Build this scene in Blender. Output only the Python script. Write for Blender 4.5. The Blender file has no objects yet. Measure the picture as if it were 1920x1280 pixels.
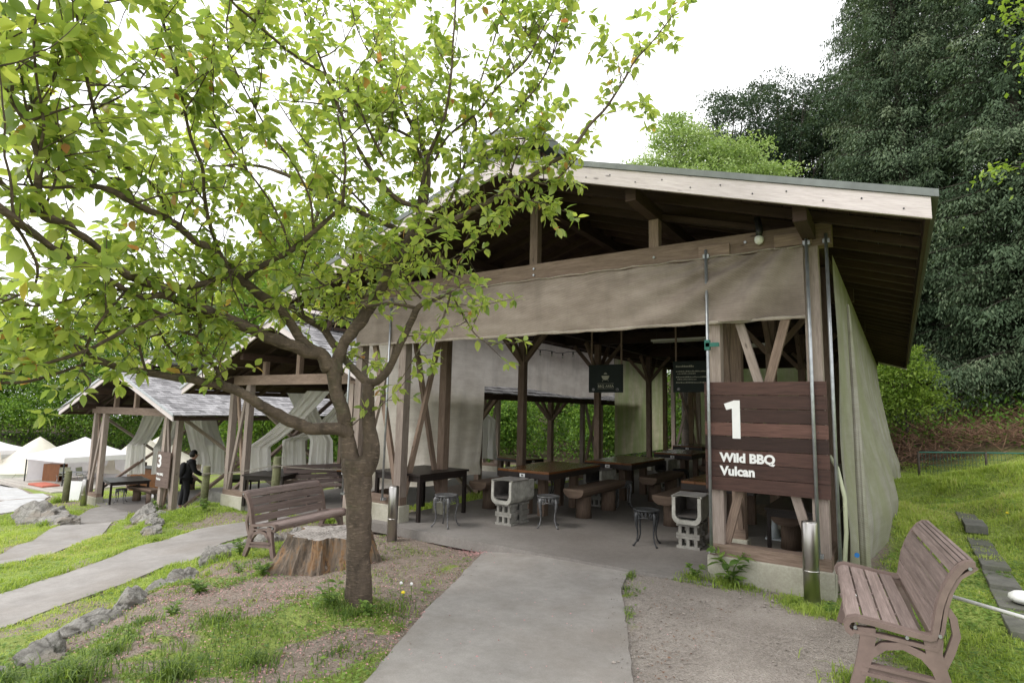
import bpy, math, random
import numpy as np
from mathutils import Vector, Matrix, noise as mnoise

random.seed(7)
RNG = np.random.default_rng(11)
scene = bpy.context.scene
COL = scene.collection
R = math.radians

# ------------------------------------------------------------------ mesh helpers
class MB:
    """collects verts/faces with uv (metres, u along the grain) and a tone per face"""
    def __init__(s, off=(0, 0, 0)):
        s.v = []; s.f = []; s.uv = []; s.t = []; s.off = Vector(off); s.smooth = []
    def face(s, idx, uvs, tone, smooth=False):
        s.f.append(tuple(idx)); s.uv.append(uvs); s.t.append(tone); s.smooth.append(smooth)
    def hexa(s, P, L=None, tone=None):
        """P: 8 points, 0-3 one end loop, 4-7 other end loop"""
        if tone is None: tone = random.random()
        b = len(s.v); P = [Vector(p) for p in P]; s.v += P
        du = random.random()*40; dv = random.random()*40
        L = (P[4]-P[0]).length
        acc = [0]
        for i in range(4): acc.append(acc[-1]+(P[(i+1) % 4]-P[i]).length)
        for i in range(4):
            j = (i+1) % 4
            s.face((b+i, b+j, b+4+j, b+4+i), [(du, dv+acc[i]), (du, dv+acc[i+1]), (du+L, dv+acc[i+1]), (du+L, dv+acc[i])], tone)
        e = [(du, dv), (du+.02, dv), (du+.02, dv+acc[1]), (du, dv+acc[1])]
        s.face((b+3, b+2, b+1, b), e, tone); s.face((b+4, b+5, b+6, b+7), e, tone)
        return s
    def beam(s, p0, p1, w, h, up=(0, 0, 1), tone=None, cut0=0, cut1=0):
        p0 = Vector(p0); p1 = Vector(p1); d = (p1-p0)
        dn = d.normalized(); up = Vector(up)
        if abs(dn.dot(up)) > .98: up = Vector((0, 1, 0))
        sd = dn.cross(up).normalized(); u2 = sd.cross(dn).normalized()
        a = sd*w/2; c = u2*h/2
        P = [p0-a-c, p0+a-c, p0+a+c, p0-a+c, p1-a-c, p1+a-c, p1+a+c, p1-a+c]
        return s.hexa(P, tone=tone)
    def box(s, x0, x1, y0, y1, z0, z1, tone=None, axis=None):
        d = (x1-x0, y1-y0, z1-z0)
        if axis is None: axis = d.index(max(d))
        if axis == 0:
            P = [(x0, y0, z0), (x0, y0, z1), (x0, y1, z1), (x0, y1, z0), (x1, y0, z0), (x1, y0, z1), (x1, y1, z1), (x1, y1, z0)]
        elif axis == 1:
            P = [(x0, y0, z0), (x1, y0, z0), (x1, y0, z1), (x0, y0, z1), (x0, y1, z0), (x1, y1, z0), (x1, y1, z1), (x0, y1, z1)]
        else:
            P = [(x0, y0, z0), (x0, y1, z0), (x1, y1, z0), (x1, y0, z0), (x0, y0, z1), (x0, y1, z1), (x1, y1, z1), (x1, y0, z1)]
        return s.hexa(P, tone=tone)
    def tube(s, pts, rad, n=10, tone=None, caps=True, smooth=True, jit=0):
        if tone is None: tone = random.random()
        pts = [Vector(p) for p in pts]
        if not hasattr(rad, '__len__'): rad = [rad]*len(pts)
        b = len(s.v); du = random.random()*30
        prev = None; L = 0
        Ls = []
        for i, p in enumerate(pts):
            if i: L += (p-pts[i-1]).length
            Ls.append(L)
            d = (pts[min(i+1, len(pts)-1)]-pts[max(i-1, 0)]).normalized()
            if prev is None:
                a = Vector((0, 0, 1)) if abs(d.z) < .9 else Vector((1, 0, 0))
                x = d.cross(a).normalized()
            else:
                x = (prev-d*prev.dot(d)).normalized()
            prev = x; y = d.cross(x)
            for k in range(n):
                an = 2*math.pi*k/n
                rr = rad[i]*(1+(random.random()-.5)*jit)
                s.v.append(p+(x*math.cos(an)+y*math.sin(an))*rr)
        for i in range(len(pts)-1):
            c = 2*math.pi*rad[i]
            for k in range(n):
                j = (k+1) % n
                s.face((b+i*n+k, b+i*n+j, b+(i+1)*n+j, b+(i+1)*n+k),
                       [(du+Ls[i], c*k/n), (du+Ls[i], c*(k+1)/n), (du+Ls[i+1], c*(k+1)/n), (du+Ls[i+1], c*k/n)], tone, smooth)
        if caps:
            uvc = [(rad[0]*math.cos(2*math.pi*k/n), rad[0]*math.sin(2*math.pi*k/n)) for k in range(n)]
            s.face([b+k for k in range(n)][::-1], uvc[::-1], tone)
            e = b+(len(pts)-1)*n
            s.face([e+k for k in range(n)], uvc, tone)
        return s
    def lathe(s, prof, c=(0, 0, 0), n=24, tone=.5, smooth=True):
        """prof: (r, z) list bottom to top"""
        b = len(s.v); c = Vector(c)
        for r, z in prof:
            for k in range(n):
                a = 2*math.pi*k/n
                s.v.append(c+Vector((r*math.cos(a), r*math.sin(a), z)))
        for i in range(len(prof)-1):
            for k in range(n):
                j = (k+1) % n
                s.face((b+i*n+k, b+i*n+j, b+(i+1)*n+j, b+(i+1)*n+k),
                       [(prof[i][1], k/n), (prof[i][1], (k+1)/n), (prof[i+1][1], (k+1)/n), (prof[i+1][1], k/n)], tone, smooth)
        for st, rev in ((b, True), (b+(len(prof)-1)*n, False)):
            idx = [st+k for k in range(n)]
            uv = [(math.cos(2*math.pi*k/n)*.2, math.sin(2*math.pi*k/n)*.2) for k in range(n)]
            if rev: idx = idx[::-1]
            s.face(idx, uv, tone)
        return s
    def prism(s, poly, th, fr, tone=.5):
        """poly: (a,b) list in the plane of frame fr=(origin, A, B, N); thickness along N, centred"""
        o, A, B, N = [Vector(q) for q in fr]
        b = len(s.v); n = len(poly)
        for sg in (-.5, .5):
            for (p, q) in poly: s.v.append(o+A*p+B*q+N*th*sg)
        uv = [(p, q) for p, q in poly]
        s.face([b+i for i in range(n)][::-1], uv[::-1], tone)
        s.face([b+n+i for i in range(n)], uv, tone)
        for i in range(n):
            j = (i+1) % n
            s.face((b+i, b+j, b+n+j, b+n+i), [uv[i], uv[j], uv[j], uv[i]], tone)
        return s
    def ribbon(s, path, width, th, fr, tone=.5, closed=False):
        """flat bar following a 2-D path (a,b) in frame fr; width in plane, th along N"""
        o, A, B, N = [Vector(q) for q in fr]
        n = len(path); b = len(s.v)
        if not hasattr(width, '__len__'): width = [width]*n
        for i, (p, q) in enumerate(path):
            i0 = (i-1) % n if closed else max(i-1, 0); i1 = (i+1) % n if closed else min(i+1, n-1)
            t = Vector((path[i1][0]-path[i0][0], path[i1][1]-path[i0][1])).normalized()
            nx, ny = -t.y, t.x
            w = width[i]/2
            for sg, nn in ((-1, -.5), (1, -.5), (1, .5), (-1, .5)):
                s.v.append(o+A*(p+nx*w*sg)+B*(q+ny*w*sg)+N*th*nn)
        m = n if closed else n-1
        for i in range(m):
            a0 = b+4*i; a1 = b+4*((i+1) % n)
            for k in range(4):
                l = (k+1) % 4
                s.face((a0+k, a0+l, a1+l, a1+k), [(i*.05, k*.05), (i*.05, l*.05), (i*.05+.05, l*.05), (i*.05+.05, k*.05)], tone)
        if not closed:
            s.face((b+3, b+2, b+1, b), [(0, 0)]*4, tone); e = b+4*(n-1)
            s.face((e, e+1, e+2, e+3), [(0, 0)]*4, tone)
        return s
    def grid(s, fn, nu, nv, tone=.5, smooth=True):
        b = len(s.v)
        for i in range(nu+1):
            for j in range(nv+1):
                s.v.append(Vector(fn(i/nu, j/nv)))
        W = nv+1
        for i in range(nu):
            for j in range(nv):
                q = (b+i*W+j, b+(i+1)*W+j, b+(i+1)*W+j+1, b+i*W+j+1)
                p0 = s.v[b]
                s.face(q, [((s.v[k]-p0).length if False else 0, 0) for k in q], tone, smooth)
        # uv by arc position
        return s
    def build(s, name, mat, parent=None, bevel=0, fixuv=False):
        me = bpy.data.meshes.new(name)
        me.from_pydata([tuple(v-s.off) for v in s.v], [], s.f)
        uvl = me.uv_layers.new(name='UVMap')
        flat = [c for f in s.uv for p in f for c in p]
        uvl.data.foreach_set('uv', flat)
        at = me.attributes.new('tone', 'FLOAT', 'FACE'); at.data.foreach_set('value', s.t)
        me.polygons.foreach_set('use_smooth', s.smooth)
        me.materials.append(mat); me.update()
        o = bpy.data.objects.new(name, me); COL.objects.link(o)
        if parent: o.parent = parent
        if bevel:
            m = o.modifiers.new('bev', 'BEVEL'); m.width = bevel; m.segments = 2; m.limit_method = 'ANGLE'; m.angle_limit = R(40)
        return o

def tag(o, label=None, cat=None, group=None, kind=None):
    if label: o['label'] = label
    if cat: o['category'] = cat
    if group: o['group'] = group
    if kind: o['kind'] = kind
    return o
def empty(name, loc=(0, 0, 0), rz=0):
    o = bpy.data.objects.new(name, None); COL.objects.link(o)
    o.empty_display_size = .2
    o.location = loc; o.rotation_euler = (0, 0, rz); return o
CH = {}
def copy_tree(o, parent=None):
    c = o.copy(); COL.objects.link(c); c.parent = parent
    for ch in list(o.children): copy_tree(ch, c)
    return c
def arrays(name, V, F, mat, tone=None, parent=None, smooth=False, uv=None):
    """V (N,3); F list of (M,k) int arrays; tone per vertex"""
    me = bpy.data.meshes.new(name)
    V = np.asarray(V, dtype=np.float32)
    if not isinstance(F, list): F = [F]
    nl = sum(f.size for f in F); nf = sum(len(f) for f in F)
    me.vertices.add(len(V)); me.vertices.foreach_set('co', V.ravel())
    me.loops.add(nl); me.loops.foreach_set('vertex_index', np.concatenate([f.ravel() for f in F]).astype(np.int32))
    me.polygons.add(nf)
    tot = np.concatenate([np.full(len(f), f.shape[1]) for f in F]).astype(np.int32)
    st = np.concatenate([[0], np.cumsum(tot)[:-1]]).astype(np.int32)
    me.polygons.foreach_set('loop_start', st)
    try: me.polygons.foreach_set('loop_total', tot)
    except Exception: pass
    me.polygons.foreach_set('use_smooth', np.full(nf, smooth))
    if tone is not None:
        at = me.attributes.new('tone', 'FLOAT', 'POINT'); at.data.foreach_set('value', np.asarray(tone, dtype=np.float32))
    me.update(calc_edges=True)
    me.materials.append(mat)
    o = bpy.data.objects.new(name, me); COL.objects.link(o)
    if parent: o.parent = parent
    return o

# ------------------------------------------------------------------ materials
def lin(c):
    return tuple(((x/255)/12.92 if x/255 <= .04045 else ((x/255+.055)/1.055)**2.4) for x in c)+(1,)
def newmat(name):
    m = bpy.data.materials.new(name); m.use_nodes = True
    nt = m.node_tree; nt.nodes.clear()
    return m, nt, nt.nodes, nt.links
def N(nt, t, **k):
    n = nt.nodes.new(t)
    for a, b in k.items():
        if a.startswith('i_'): n.inputs[a[2:].replace('_', ' ')].default_value = b
        else: setattr(n, a, b)
    return n
def mix(nt, fac, a, b, mode='MIX'):
    m = nt.nodes.new('ShaderNodeMix'); m.data_type = 'RGBA'; m.blend_type = mode
    for inp, val in ((m.inputs[0], fac), (m.inputs[6], a), (m.inputs[7], b)):
        if hasattr(val, 'links') or hasattr(val, 'is_linked'): nt.links.new(val, inp)
        else: inp.default_value = val
    return m.outputs[2]
def ramp(nt, src, stops):
    r = nt.nodes.new('ShaderNodeValToRGB'); e = r.color_ramp.elements
    while len(e) < len(stops): e.new(.5)
    for i, (p, c) in enumerate(stops):
        e[i].position = p; e[i].color = c if len(c) == 4 else tuple(c)+(1,)
    nt.links.new(src, r.inputs[0]); return r.outputs[0]
def vec(nt, kind='UV', scale=(1, 1, 1)):
    tc = nt.nodes.new('ShaderNodeTexCoord'); mp = nt.nodes.new('ShaderNodeMapping')
    nt.links.new(tc.outputs[kind], mp.inputs[0]); mp.inputs['Scale'].default_value = scale
    return mp.outputs[0]
def noi(nt, v, scale, detail=5, rough=.6, dist=0):
    n = nt.nodes.new('ShaderNodeTexNoise'); nt.links.new(v, n.inputs['Vector'])
    n.inputs['Scale'].default_value = scale; n.inputs['Detail'].default_value = detail
    n.inputs['Roughness'].default_value = rough; n.inputs['Distortion'].default_value = dist
    return n.outputs['Fac']
def attr(nt, name='tone'):
    a = nt.nodes.new('ShaderNodeAttribute'); a.attribute_name = name; return a.outputs['Fac']
def finish(nt, col, rough=.7, bump=None, bs=.3, bd=.01, metal=0, spec=.3, transl=0, tcol=None):
    b = nt.nodes.new('ShaderNodeBsdfPrincipled'); out = nt.nodes.new('ShaderNodeOutputMaterial')
    if hasattr(col, 'is_linked'): nt.links.new(col, b.inputs['Base Color'])
    else: b.inputs['Base Color'].default_value = col
    if hasattr(rough, 'is_linked'): nt.links.new(rough, b.inputs['Roughness'])
    else: b.inputs['Roughness'].default_value = rough
    b.inputs['Metallic'].default_value = metal
    b.inputs['Specular IOR Level'].default_value = spec
    if bump is not None:
        bp = nt.nodes.new('ShaderNodeBump'); bp.inputs['Strength'].default_value = bs; bp.inputs['Distance'].default_value = bd
        nt.links.new(bump, bp.inputs['Height']); nt.links.new(bp.outputs[0], b.inputs['Normal'])
    if transl:
        t = nt.nodes.new('ShaderNodeBsdfTranslucent'); mx = nt.nodes.new('ShaderNodeMixShader')
        tc = tcol if tcol is not None else col
        if hasattr(tc, 'is_linked'): nt.links.new(tc, t.inputs[0])
        else: t.inputs[0].default_value = tc
        mx.inputs[0].default_value = transl
        nt.links.new(b.outputs[0], mx.inputs[1]); nt.links.new(t.outputs[0], mx.inputs[2]); nt.links.new(mx.outputs[0], out.inputs[0])
    else: nt.links.new(b.outputs[0], out.inputs[0])
    return b
def wood(name, dark, light, rough=.75, tonev=.35, grain=1.0, streak=.5, knots=True, bs=.35):
    m, nt, ns, lk = newmat(name)
    v = vec(nt, 'UV', (1.2, 16*grain, 1))
    g = noi(nt, v, 3.0, 6, .65, .4)
    v2 = vec(nt, 'UV', (3, 60*grain, 1)); g2 = noi(nt, v2, 3, 3, .6)
    v3 = vec(nt, 'UV', (.5, 2.2, 1)); st = noi(nt, v3, 2.2, 5, .7)
    c = ramp(nt, g, [(.3, dark), (.68, light)])
    c = mix(nt, .35, c, ramp(nt, g2, [(.3, tuple(x*.55 for x in dark[:3])), (.7, light)]))
    c = mix(nt, ramp(nt, st, [(.4, (0, 0, 0)), (.75, (streak,)*3)]), c, tuple(x*.45 for x in dark[:3])+(1,))
    if knots:
        vo = N(nt, 'ShaderNodeTexVoronoi'); lk.new(vec(nt, 'UV', (1.1, 3.2, 1)), vo.inputs['Vector']); vo.inputs['Scale'].default_value = 2.2
        c = mix(nt, ramp(nt, vo.outputs['Distance'], [(.04, (.8,)*3), (.1, (0, 0, 0))]), c, tuple(x*.35 for x in dark[:3])+(1,))
    t = attr(nt)
    mr = N(nt, 'ShaderNodeMapRange'); lk.new(t, mr.inputs[0]); mr.inputs['To Min'].default_value = 1-tonev; mr.inputs['To Max'].default_value = 1+tonev*.6
    hs = N(nt, 'ShaderNodeHueSaturation'); lk.new(mr.outputs[0], hs.inputs['Value']); lk.new(c, hs.inputs['Color'])
    finish(nt, hs.outputs[0], rough, g2, bs, .004)
    return m
def simple(name, col, rough=.6, var=.25, scale=6, metal=0, spec=.4, bs=.15, bd=.004, stretch=(1, 1, 1), transl=0, kind='Object', col2=None):
    m, nt, ns, lk = newmat(name)
    n = noi(nt, vec(nt, kind, stretch), scale, 6, .65)
    c2 = col2 if col2 else tuple(max(0, x*(1-var*1.6)) for x in col[:3])+(1,)
    c = ramp(nt, n, [(.3, c2), (.65, col)])
    finish(nt, c, rough, n, bs, bd, metal, spec, transl)
    return m
M = {}
M['wood'] = wood('weathered_timber', (.15, .1, .074, 1), (.35, .26, .205, 1), .8, .3)
M['wood_grey'] = wood('greyed_timber', (.24, .185, .155, 1), (.44, .37, .325, 1), .85, .25)
M['wood_shade'] = wood('shade_toned_underside_timber', (.036, .021, .015, 1), (.088, .054, .039, 1), .8, .3)  # copy of the timber with under-roof shade put into its colour
M['fascia'] = wood('pale_fascia_board', (.52, .45, .445, 1), (.72, .655, .65, 1), .8, .08, streak=.12)
M['signwood'] = wood('stained_sign_board', (.042, .02, .015, 1), (.13, .066, .052, 1), .6, .75, knots=False, streak=.35)
M['benchwood'] = wood('resin_plank', (.2, .148, .132, 1), (.38, .3, .275, 1), .7, .3, grain=1.8, knots=False, streak=.75)
M['tabletop'] = wood('varnished_table', (.11, .042, .014, 1), (.26, .105, .036, 1), .22, .2, knots=False)
M['logwood'] = wood('rough_log', (.11, .075, .055, 1), (.24, .17, .125, 1), .8, .3)
M['darktable'] = wood('black_stained_table', (.018, .013, .012, 1), (.034, .025, .022, 1), .42, .2, knots=False)
M['shingle'] = wood('grey_shingles', (.2, .19, .195, 1), (.46, .45, .46, 1), .85, .45, grain=1, knots=False)
M['deckwood'] = wood('pale_decking', (.35, .32, .28, 1), (.55, .51, .46, 1), .8, .2, knots=False)
M['orangewood'] = wood('cabinet_ply', (.22, .085, .035, 1), (.33, .15, .07, 1), .5, .1, knots=False)
M['castresin'] = simple('cast_brown_frame', (.2, .145, .128, 1), .5, .2, 9)
M['metalroof'] = simple('grey_green_roof_metal', (.17, .185, .175, 1), .45, .2, 5, metal=.3)
M['steel'] = simple('brushed_steel', (.5, .48, .46, 1), .3, .25, 3, metal=1, stretch=(1, 1, .15), bs=.05)
M['galv'] = simple('galvanised_pipe', (.42, .44, .46, 1), .42, .2, 14, metal=.75, bs=.05)
M['black'] = simple('black_metal', (.02, .02, .02, 1), .45, .2)
M['iron'] = simple('cast_iron_grey', (.2, .2, .205, 1), .5, .5, 25, metal=.5, bs=.4)
M['irondark'] = simple('cast_iron_dark', (.06, .062, .066, 1), .5, .4, 25, metal=.5, bs=.3)
M['white'] = simple('white_paint', (.8, .8, .79, 1), .5, .05)
M['sign_dark'] = simple('dark_green_signboard', (.012, .02, .018, 1), .75, .2)
M['cream'] = simple('cream_print', (.42, .42, .33, 1), .6, .1)
M['cone'] = simple('pale_plastic', (.5, .55, .58, 1), .5, .1)
M['plasterrim'] = simple('grill_white_concrete', (.42, .41, .37, 1), .85, .35, 9, bs=.3)
M['soot'] = simple('soot_inside', (.09, .08, .075, 1), .9, .4, 8)
M['petal'] = simple('pink_petals', (.62, .33, .33, 1), .7, .2)
M['dandelion'] = simple('yellow_flower', (.75, .6, .03, 1), .6, .1)
M['canvas'] = simple('cream_canvas', (.82, .77, .66, 1), .85, .08, 3, transl=.25)
M['gazebo'] = simple('white_gazebo_cloth', (.82, .80, .82, 1), .7, .05, 3, transl=.2)
M['drape'] = simple('white_drape', (.86, .84, .8, 1), .85, .06, 4, transl=.45, stretch=(1, 1, .2))
M['matred'] = simple('red_mat', (.5, .14, .09, 1), .8, .2)
M['skin'] = simple('skin', (.5, .3, .22, 1), .6, .05)
M['hair'] = simple('black_hair', (.012, .01, .01, 1), .5, .1)
M['clothes'] = simple('black_clothes', (.014, .014, .017, 1), .85, .2)
M['greenwire'] = simple('green_mesh_wire', (.02, .13, .1, 1), .5, .1)
M['blue'] = simple('blue_plastic', (.03, .2, .55, 1), .4, .1)
M['hose'] = simple('pale_green_hose', (.36, .38, .26, 1), .5, .1)
M['rope'] = simple('rope', (.2, .18, .145, 1), .9, .2, 30)
M['glass'] = simple('lamp_glass', (.7, .7, .65, 1), .1, .05, spec=.8)
M['tube'] = simple('fluorescent_tube_cover', (.55, .54, .5, 1), .4, .05)

# concrete with stains
def concrete(name, a, b, c2, rough=.85, scale=1.4, bs=.25, fine=60):
    m, nt, ns, lk = newmat(name)
    v = vec(nt, 'Object')
    n1 = noi(nt, v, scale, 8, .65); n2 = noi(nt, v, fine, 4, .7); n3 = noi(nt, v, scale*.35, 3, .5)
    c = ramp(nt, n1, [(.3, a), (.66, b)])
    c = mix(nt, ramp(nt, n3, [(.45, (0, 0, 0)), (.7, (.75,)*3)]), c, c2)
    c = mix(nt, .35, c, ramp(nt, n2, [(.3, (.4, .4, .4)), (.7, (1, 1, 1))]), 'MULTIPLY')
    n4 = noi(nt, v, 13, 5, .75)
    c = mix(nt, .22, c, ramp(nt, n4, [(.35, (.5, .48, .46)), (.6, (1, 1, 1))]), 'MULTIPLY')
    finish(nt, c, rough, n2, bs, .006)
    return m
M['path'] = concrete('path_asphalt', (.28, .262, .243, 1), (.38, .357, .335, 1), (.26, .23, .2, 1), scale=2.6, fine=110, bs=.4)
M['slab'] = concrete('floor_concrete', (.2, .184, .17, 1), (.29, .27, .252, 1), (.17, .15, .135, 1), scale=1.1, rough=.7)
M['footing'] = concrete('footing_concrete', (.36, .34, .27, 1), (.5, .48, .4, 1), (.3, .29, .2, 1), scale=3)
M['block'] = concrete('cinder_block', (.22, .21, .19, 1), (.36, .35, .32, 1), (.2, .19, .17, 1), scale=8, bs=.5)
M['rock'] = concrete('boulder_stone', (.07, .066, .06, 1), (.3, .285, .265, 1), (.17, .14, .1, 1), scale=7, bs=1, fine=22)
def rockmat():
    m, nt, ns, lk = newmat('craggy_stone')
    v = vec(nt, 'Object'); n1 = noi(nt, v, 6, 9, .72, .5); n2 = noi(nt, v, 22, 6, .75); n3 = noi(nt, v, 2.2, 3, .5)
    c = ramp(nt, n1, [(.28, (.1, .093, .085, 1)), (.43, (.3, .285, .26, 1)), (.7, (.52, .5, .465, 1))])
    c = mix(nt, .45, c, ramp(nt, n2, [(.3, (.25, .24, .22)), (.65, (1, 1, 1))]), 'MULTIPLY')
    c = mix(nt, ramp(nt, n3, [(.5, (0, 0, 0)), (.68, (.6,)*3)]), c, (.26, .2, .145, 1))
    vo = N(nt, 'ShaderNodeTexVoronoi'); vo.feature = 'DISTANCE_TO_EDGE'; lk.new(v, vo.inputs['Vector']); vo.inputs['Scale'].default_value = 3.2
    c = mix(nt, ramp(nt, vo.outputs['Distance'], [(.0, (.5,)*3), (.035, (0, 0, 0))]), c, (.03, .028, .024, 1))
    ad = N(nt, 'ShaderNodeMath', operation='ADD'); lk.new(n1, ad.inputs[0]); lk.new(n2, ad.inputs[1])
    finish(nt, c, .9, ad.outputs[0], 1.0, .04); return m
M['rock'] = rockmat()
M['whitegravel'] = concrete('white_gravel', (.42, .42, .42, 1), (.6, .6, .6, 1), (.48, .47, .45, 1), scale=3)

# open-weave mesh cloth
def cloth(name, a, b, transl, weave=150, algae=None, tear=.3):
    m, nt, ns, lk = newmat(name)
    v = vec(nt, 'Object')
    n1 = noi(nt, vec(nt, 'Object', (1, 1, 2.5)), 1.6, 6, .65)
    w = N(nt, 'ShaderNodeTexWave'); lk.new(vec(nt, 'Object', (.35, .35, 1)), w.inputs['Vector'])
    w.bands_direction = 'DIAGONAL'; w.inputs['Scale'].default_value = weave/5; w.inputs['Distortion'].default_value = 1.2; w.inputs['Detail'].default_value = 2; w.inputs['Detail Scale'].default_value = 3
    n4 = noi(nt, vec(nt, 'Object', (.5, .5, 26)), 3, 3, .6)
    c = ramp(nt, n1, [(.3, a), (.68, b)])
    c = mix(nt, .22, c, ramp(nt, w.outputs['Fac'], [(.2, (.5, .46, .42)), (.8, (1, 1, 1))]), 'MULTIPLY')
    c = mix(nt, .16, c, ramp(nt, n4, [(.35, (.5, .48, .45)), (.65, (1, 1, 1))]), 'MULTIPLY')
    st_ = noi(nt, vec(nt, 'Object', (1, 1, .22)), 3.2, 4, .6)
    c = mix(nt, ramp(nt, st_, [(.5, (0, 0, 0)), (.7, (.35,)*3)]), c, tuple(x*.55 for x in a[:3])+(1,))
    if algae:
        z = N(nt, 'ShaderNodeSeparateXYZ'); lk.new(v, z.inputs[0])
        n3 = noi(nt, vec(nt, 'Object', (1, 1, .3)), 2.2, 5, .6)
        c = mix(nt, ramp(nt, n3, [(.36, (0, 0, 0)), (.62, (.65,)*3)]), c, algae)
    finish(nt, c, .9, w.outputs['Fac'], .35, .005, transl=transl)
    return m
M['frontcloth'] = cloth('taupe_mesh_cloth', (.215, .172, .145, 1), (.365, .31, .27, 1), .12)
M['leftcloth'] = cloth('beige_mesh_cloth', (.66, .6, .53, 1), (.88, .83, .76, 1), .72)
M['rightcloth'] = cloth('algae_mesh_cloth', (.33, .31, .26, 1), (.48, .46, .41, 1), .3, algae=(.27, .29, .15, 1))
M['backcloth'] = cloth('green_tinged_cloth', (.5, .46, .32, 1), (.7, .66, .48, 1), .62, algae=(.3, .4, .15, 1))

# bark
M['drain'] = concrete('drain_cover', (.1, .1, .09, 1), (.19, .185, .165, 1), (.12, .13, .08, 1), scale=6, bs=.6)
def bark(name, a, b, scale=7):
    m, nt, ns, lk = newmat(name)
    v = vec(nt, 'Object', (1, 1, .6)); n1 = noi(nt, v, scale, 7, .7, .3)
    vb = vec(nt, 'Object', (1, 1, 4)); n2 = noi(nt, vb, scale*2.2, 4, .6)
    n3 = noi(nt, vec(nt, 'Object'), 3, 4, .6)
    c = ramp(nt, n1, [(.3, a), (.7, b)])
    c = mix(nt, ramp(nt, n2, [(.56, (0, 0, 0)), (.7, (.55,)*3)]), c, tuple(min(1, x*1.7) for x in b[:3])+(1,))
    c = mix(nt, ramp(nt, n3, [(.58, (0, 0, 0)), (.72, (.5,)*3)]), c, (.07, .085, .04, 1))
    ad = N(nt, 'ShaderNodeMath', operation='ADD'); lk.new(n1, ad.inputs[0]); lk.new(n2, ad.inputs[1])
    finish(nt, c, .85, ad.outputs[0], .9, .012)
    return m
M['bark'] = bark('cherry_bark', (.04, .03, .023, 1), (.15, .112, .085, 1))
M['darkbark'] = bark('forest_bark', (.04, .032, .026, 1), (.1, .085, .07, 1), 3)
M['postbark'] = bark('mossy_post', (.07, .075, .04, 1), (.2, .2, .11, 1), 6)

def leafmat(name, stops, transl=.45, rough=.45, spec=.35, tmul=(1.25, 1.3, .7)):
    m, nt, ns, lk = newmat(name)
    c = ramp(nt, attr(nt), stops)
    t = mix(nt, 1.0, c, tuple(tmul)+(1,), 'MULTIPLY')
    finish(nt, c, rough, transl=transl, tcol=t, spec=spec)
    return m
M['cherry'] = leafmat('cherry_leaf', [(0, (.13, .21, .06, 1)), (.4, (.32, .41, .1, 1)), (.86, (.5, .54, .15, 1)), (.93, (.46, .33, .1, 1)), (1, (.5, .2, .1, 1))], .62, .34, .6, (1.3, 1.3, .85))
M['grass'] = leafmat('grass_blade', [(0, (.085, .145, .04, 1)), (.45, (.3, .4, .08, 1)), (.85, (.46, .54, .14, 1)), (1, (.55, .5, .25, 1))], .45, .5, .3)
M['weed'] = leafmat('weed_leaf', [(0, (.08, .15, .035, 1)), (1, (.25, .37, .085, 1))], .42, .5)
M['maple'] = leafmat('maple_leaf', [(0, (.035, .085, .014, 1)), (.5, (.085, .17, .025, 1)), (1, (.2, .31, .045, 1))], .35, .55, .2)
M['lightleaf'] = leafmat('pale_dogwood_leaf', [(0, (.16, .24, .07, 1)), (.6, (.28, .38, .13, 1)), (1, (.42, .5, .24, 1))], .35, .55, .2)
M['brightleaf'] = leafmat('bright_maple_leaf', [(0, (.12, .2, .03, 1)), (1, (.28, .37, .07, 1))], .45, .5, .25)
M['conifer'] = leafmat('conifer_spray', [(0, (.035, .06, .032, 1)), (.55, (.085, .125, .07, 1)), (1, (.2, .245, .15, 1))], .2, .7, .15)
M['pine'] = leafmat('dark_pine_needles', [(0, (.03, .052, .032, 1)), (.6, (.06, .095, .055, 1)), (1, (.12, .16, .08, 1))], .2, .7, .15)
M['deadtwig'] = simple('brown_brush', (.22, .125, .08, 1), .9, .4)
M['gravelst'] = simple('small_stones', (.34, .3, .265, 1), .9, .35, 12)

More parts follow.
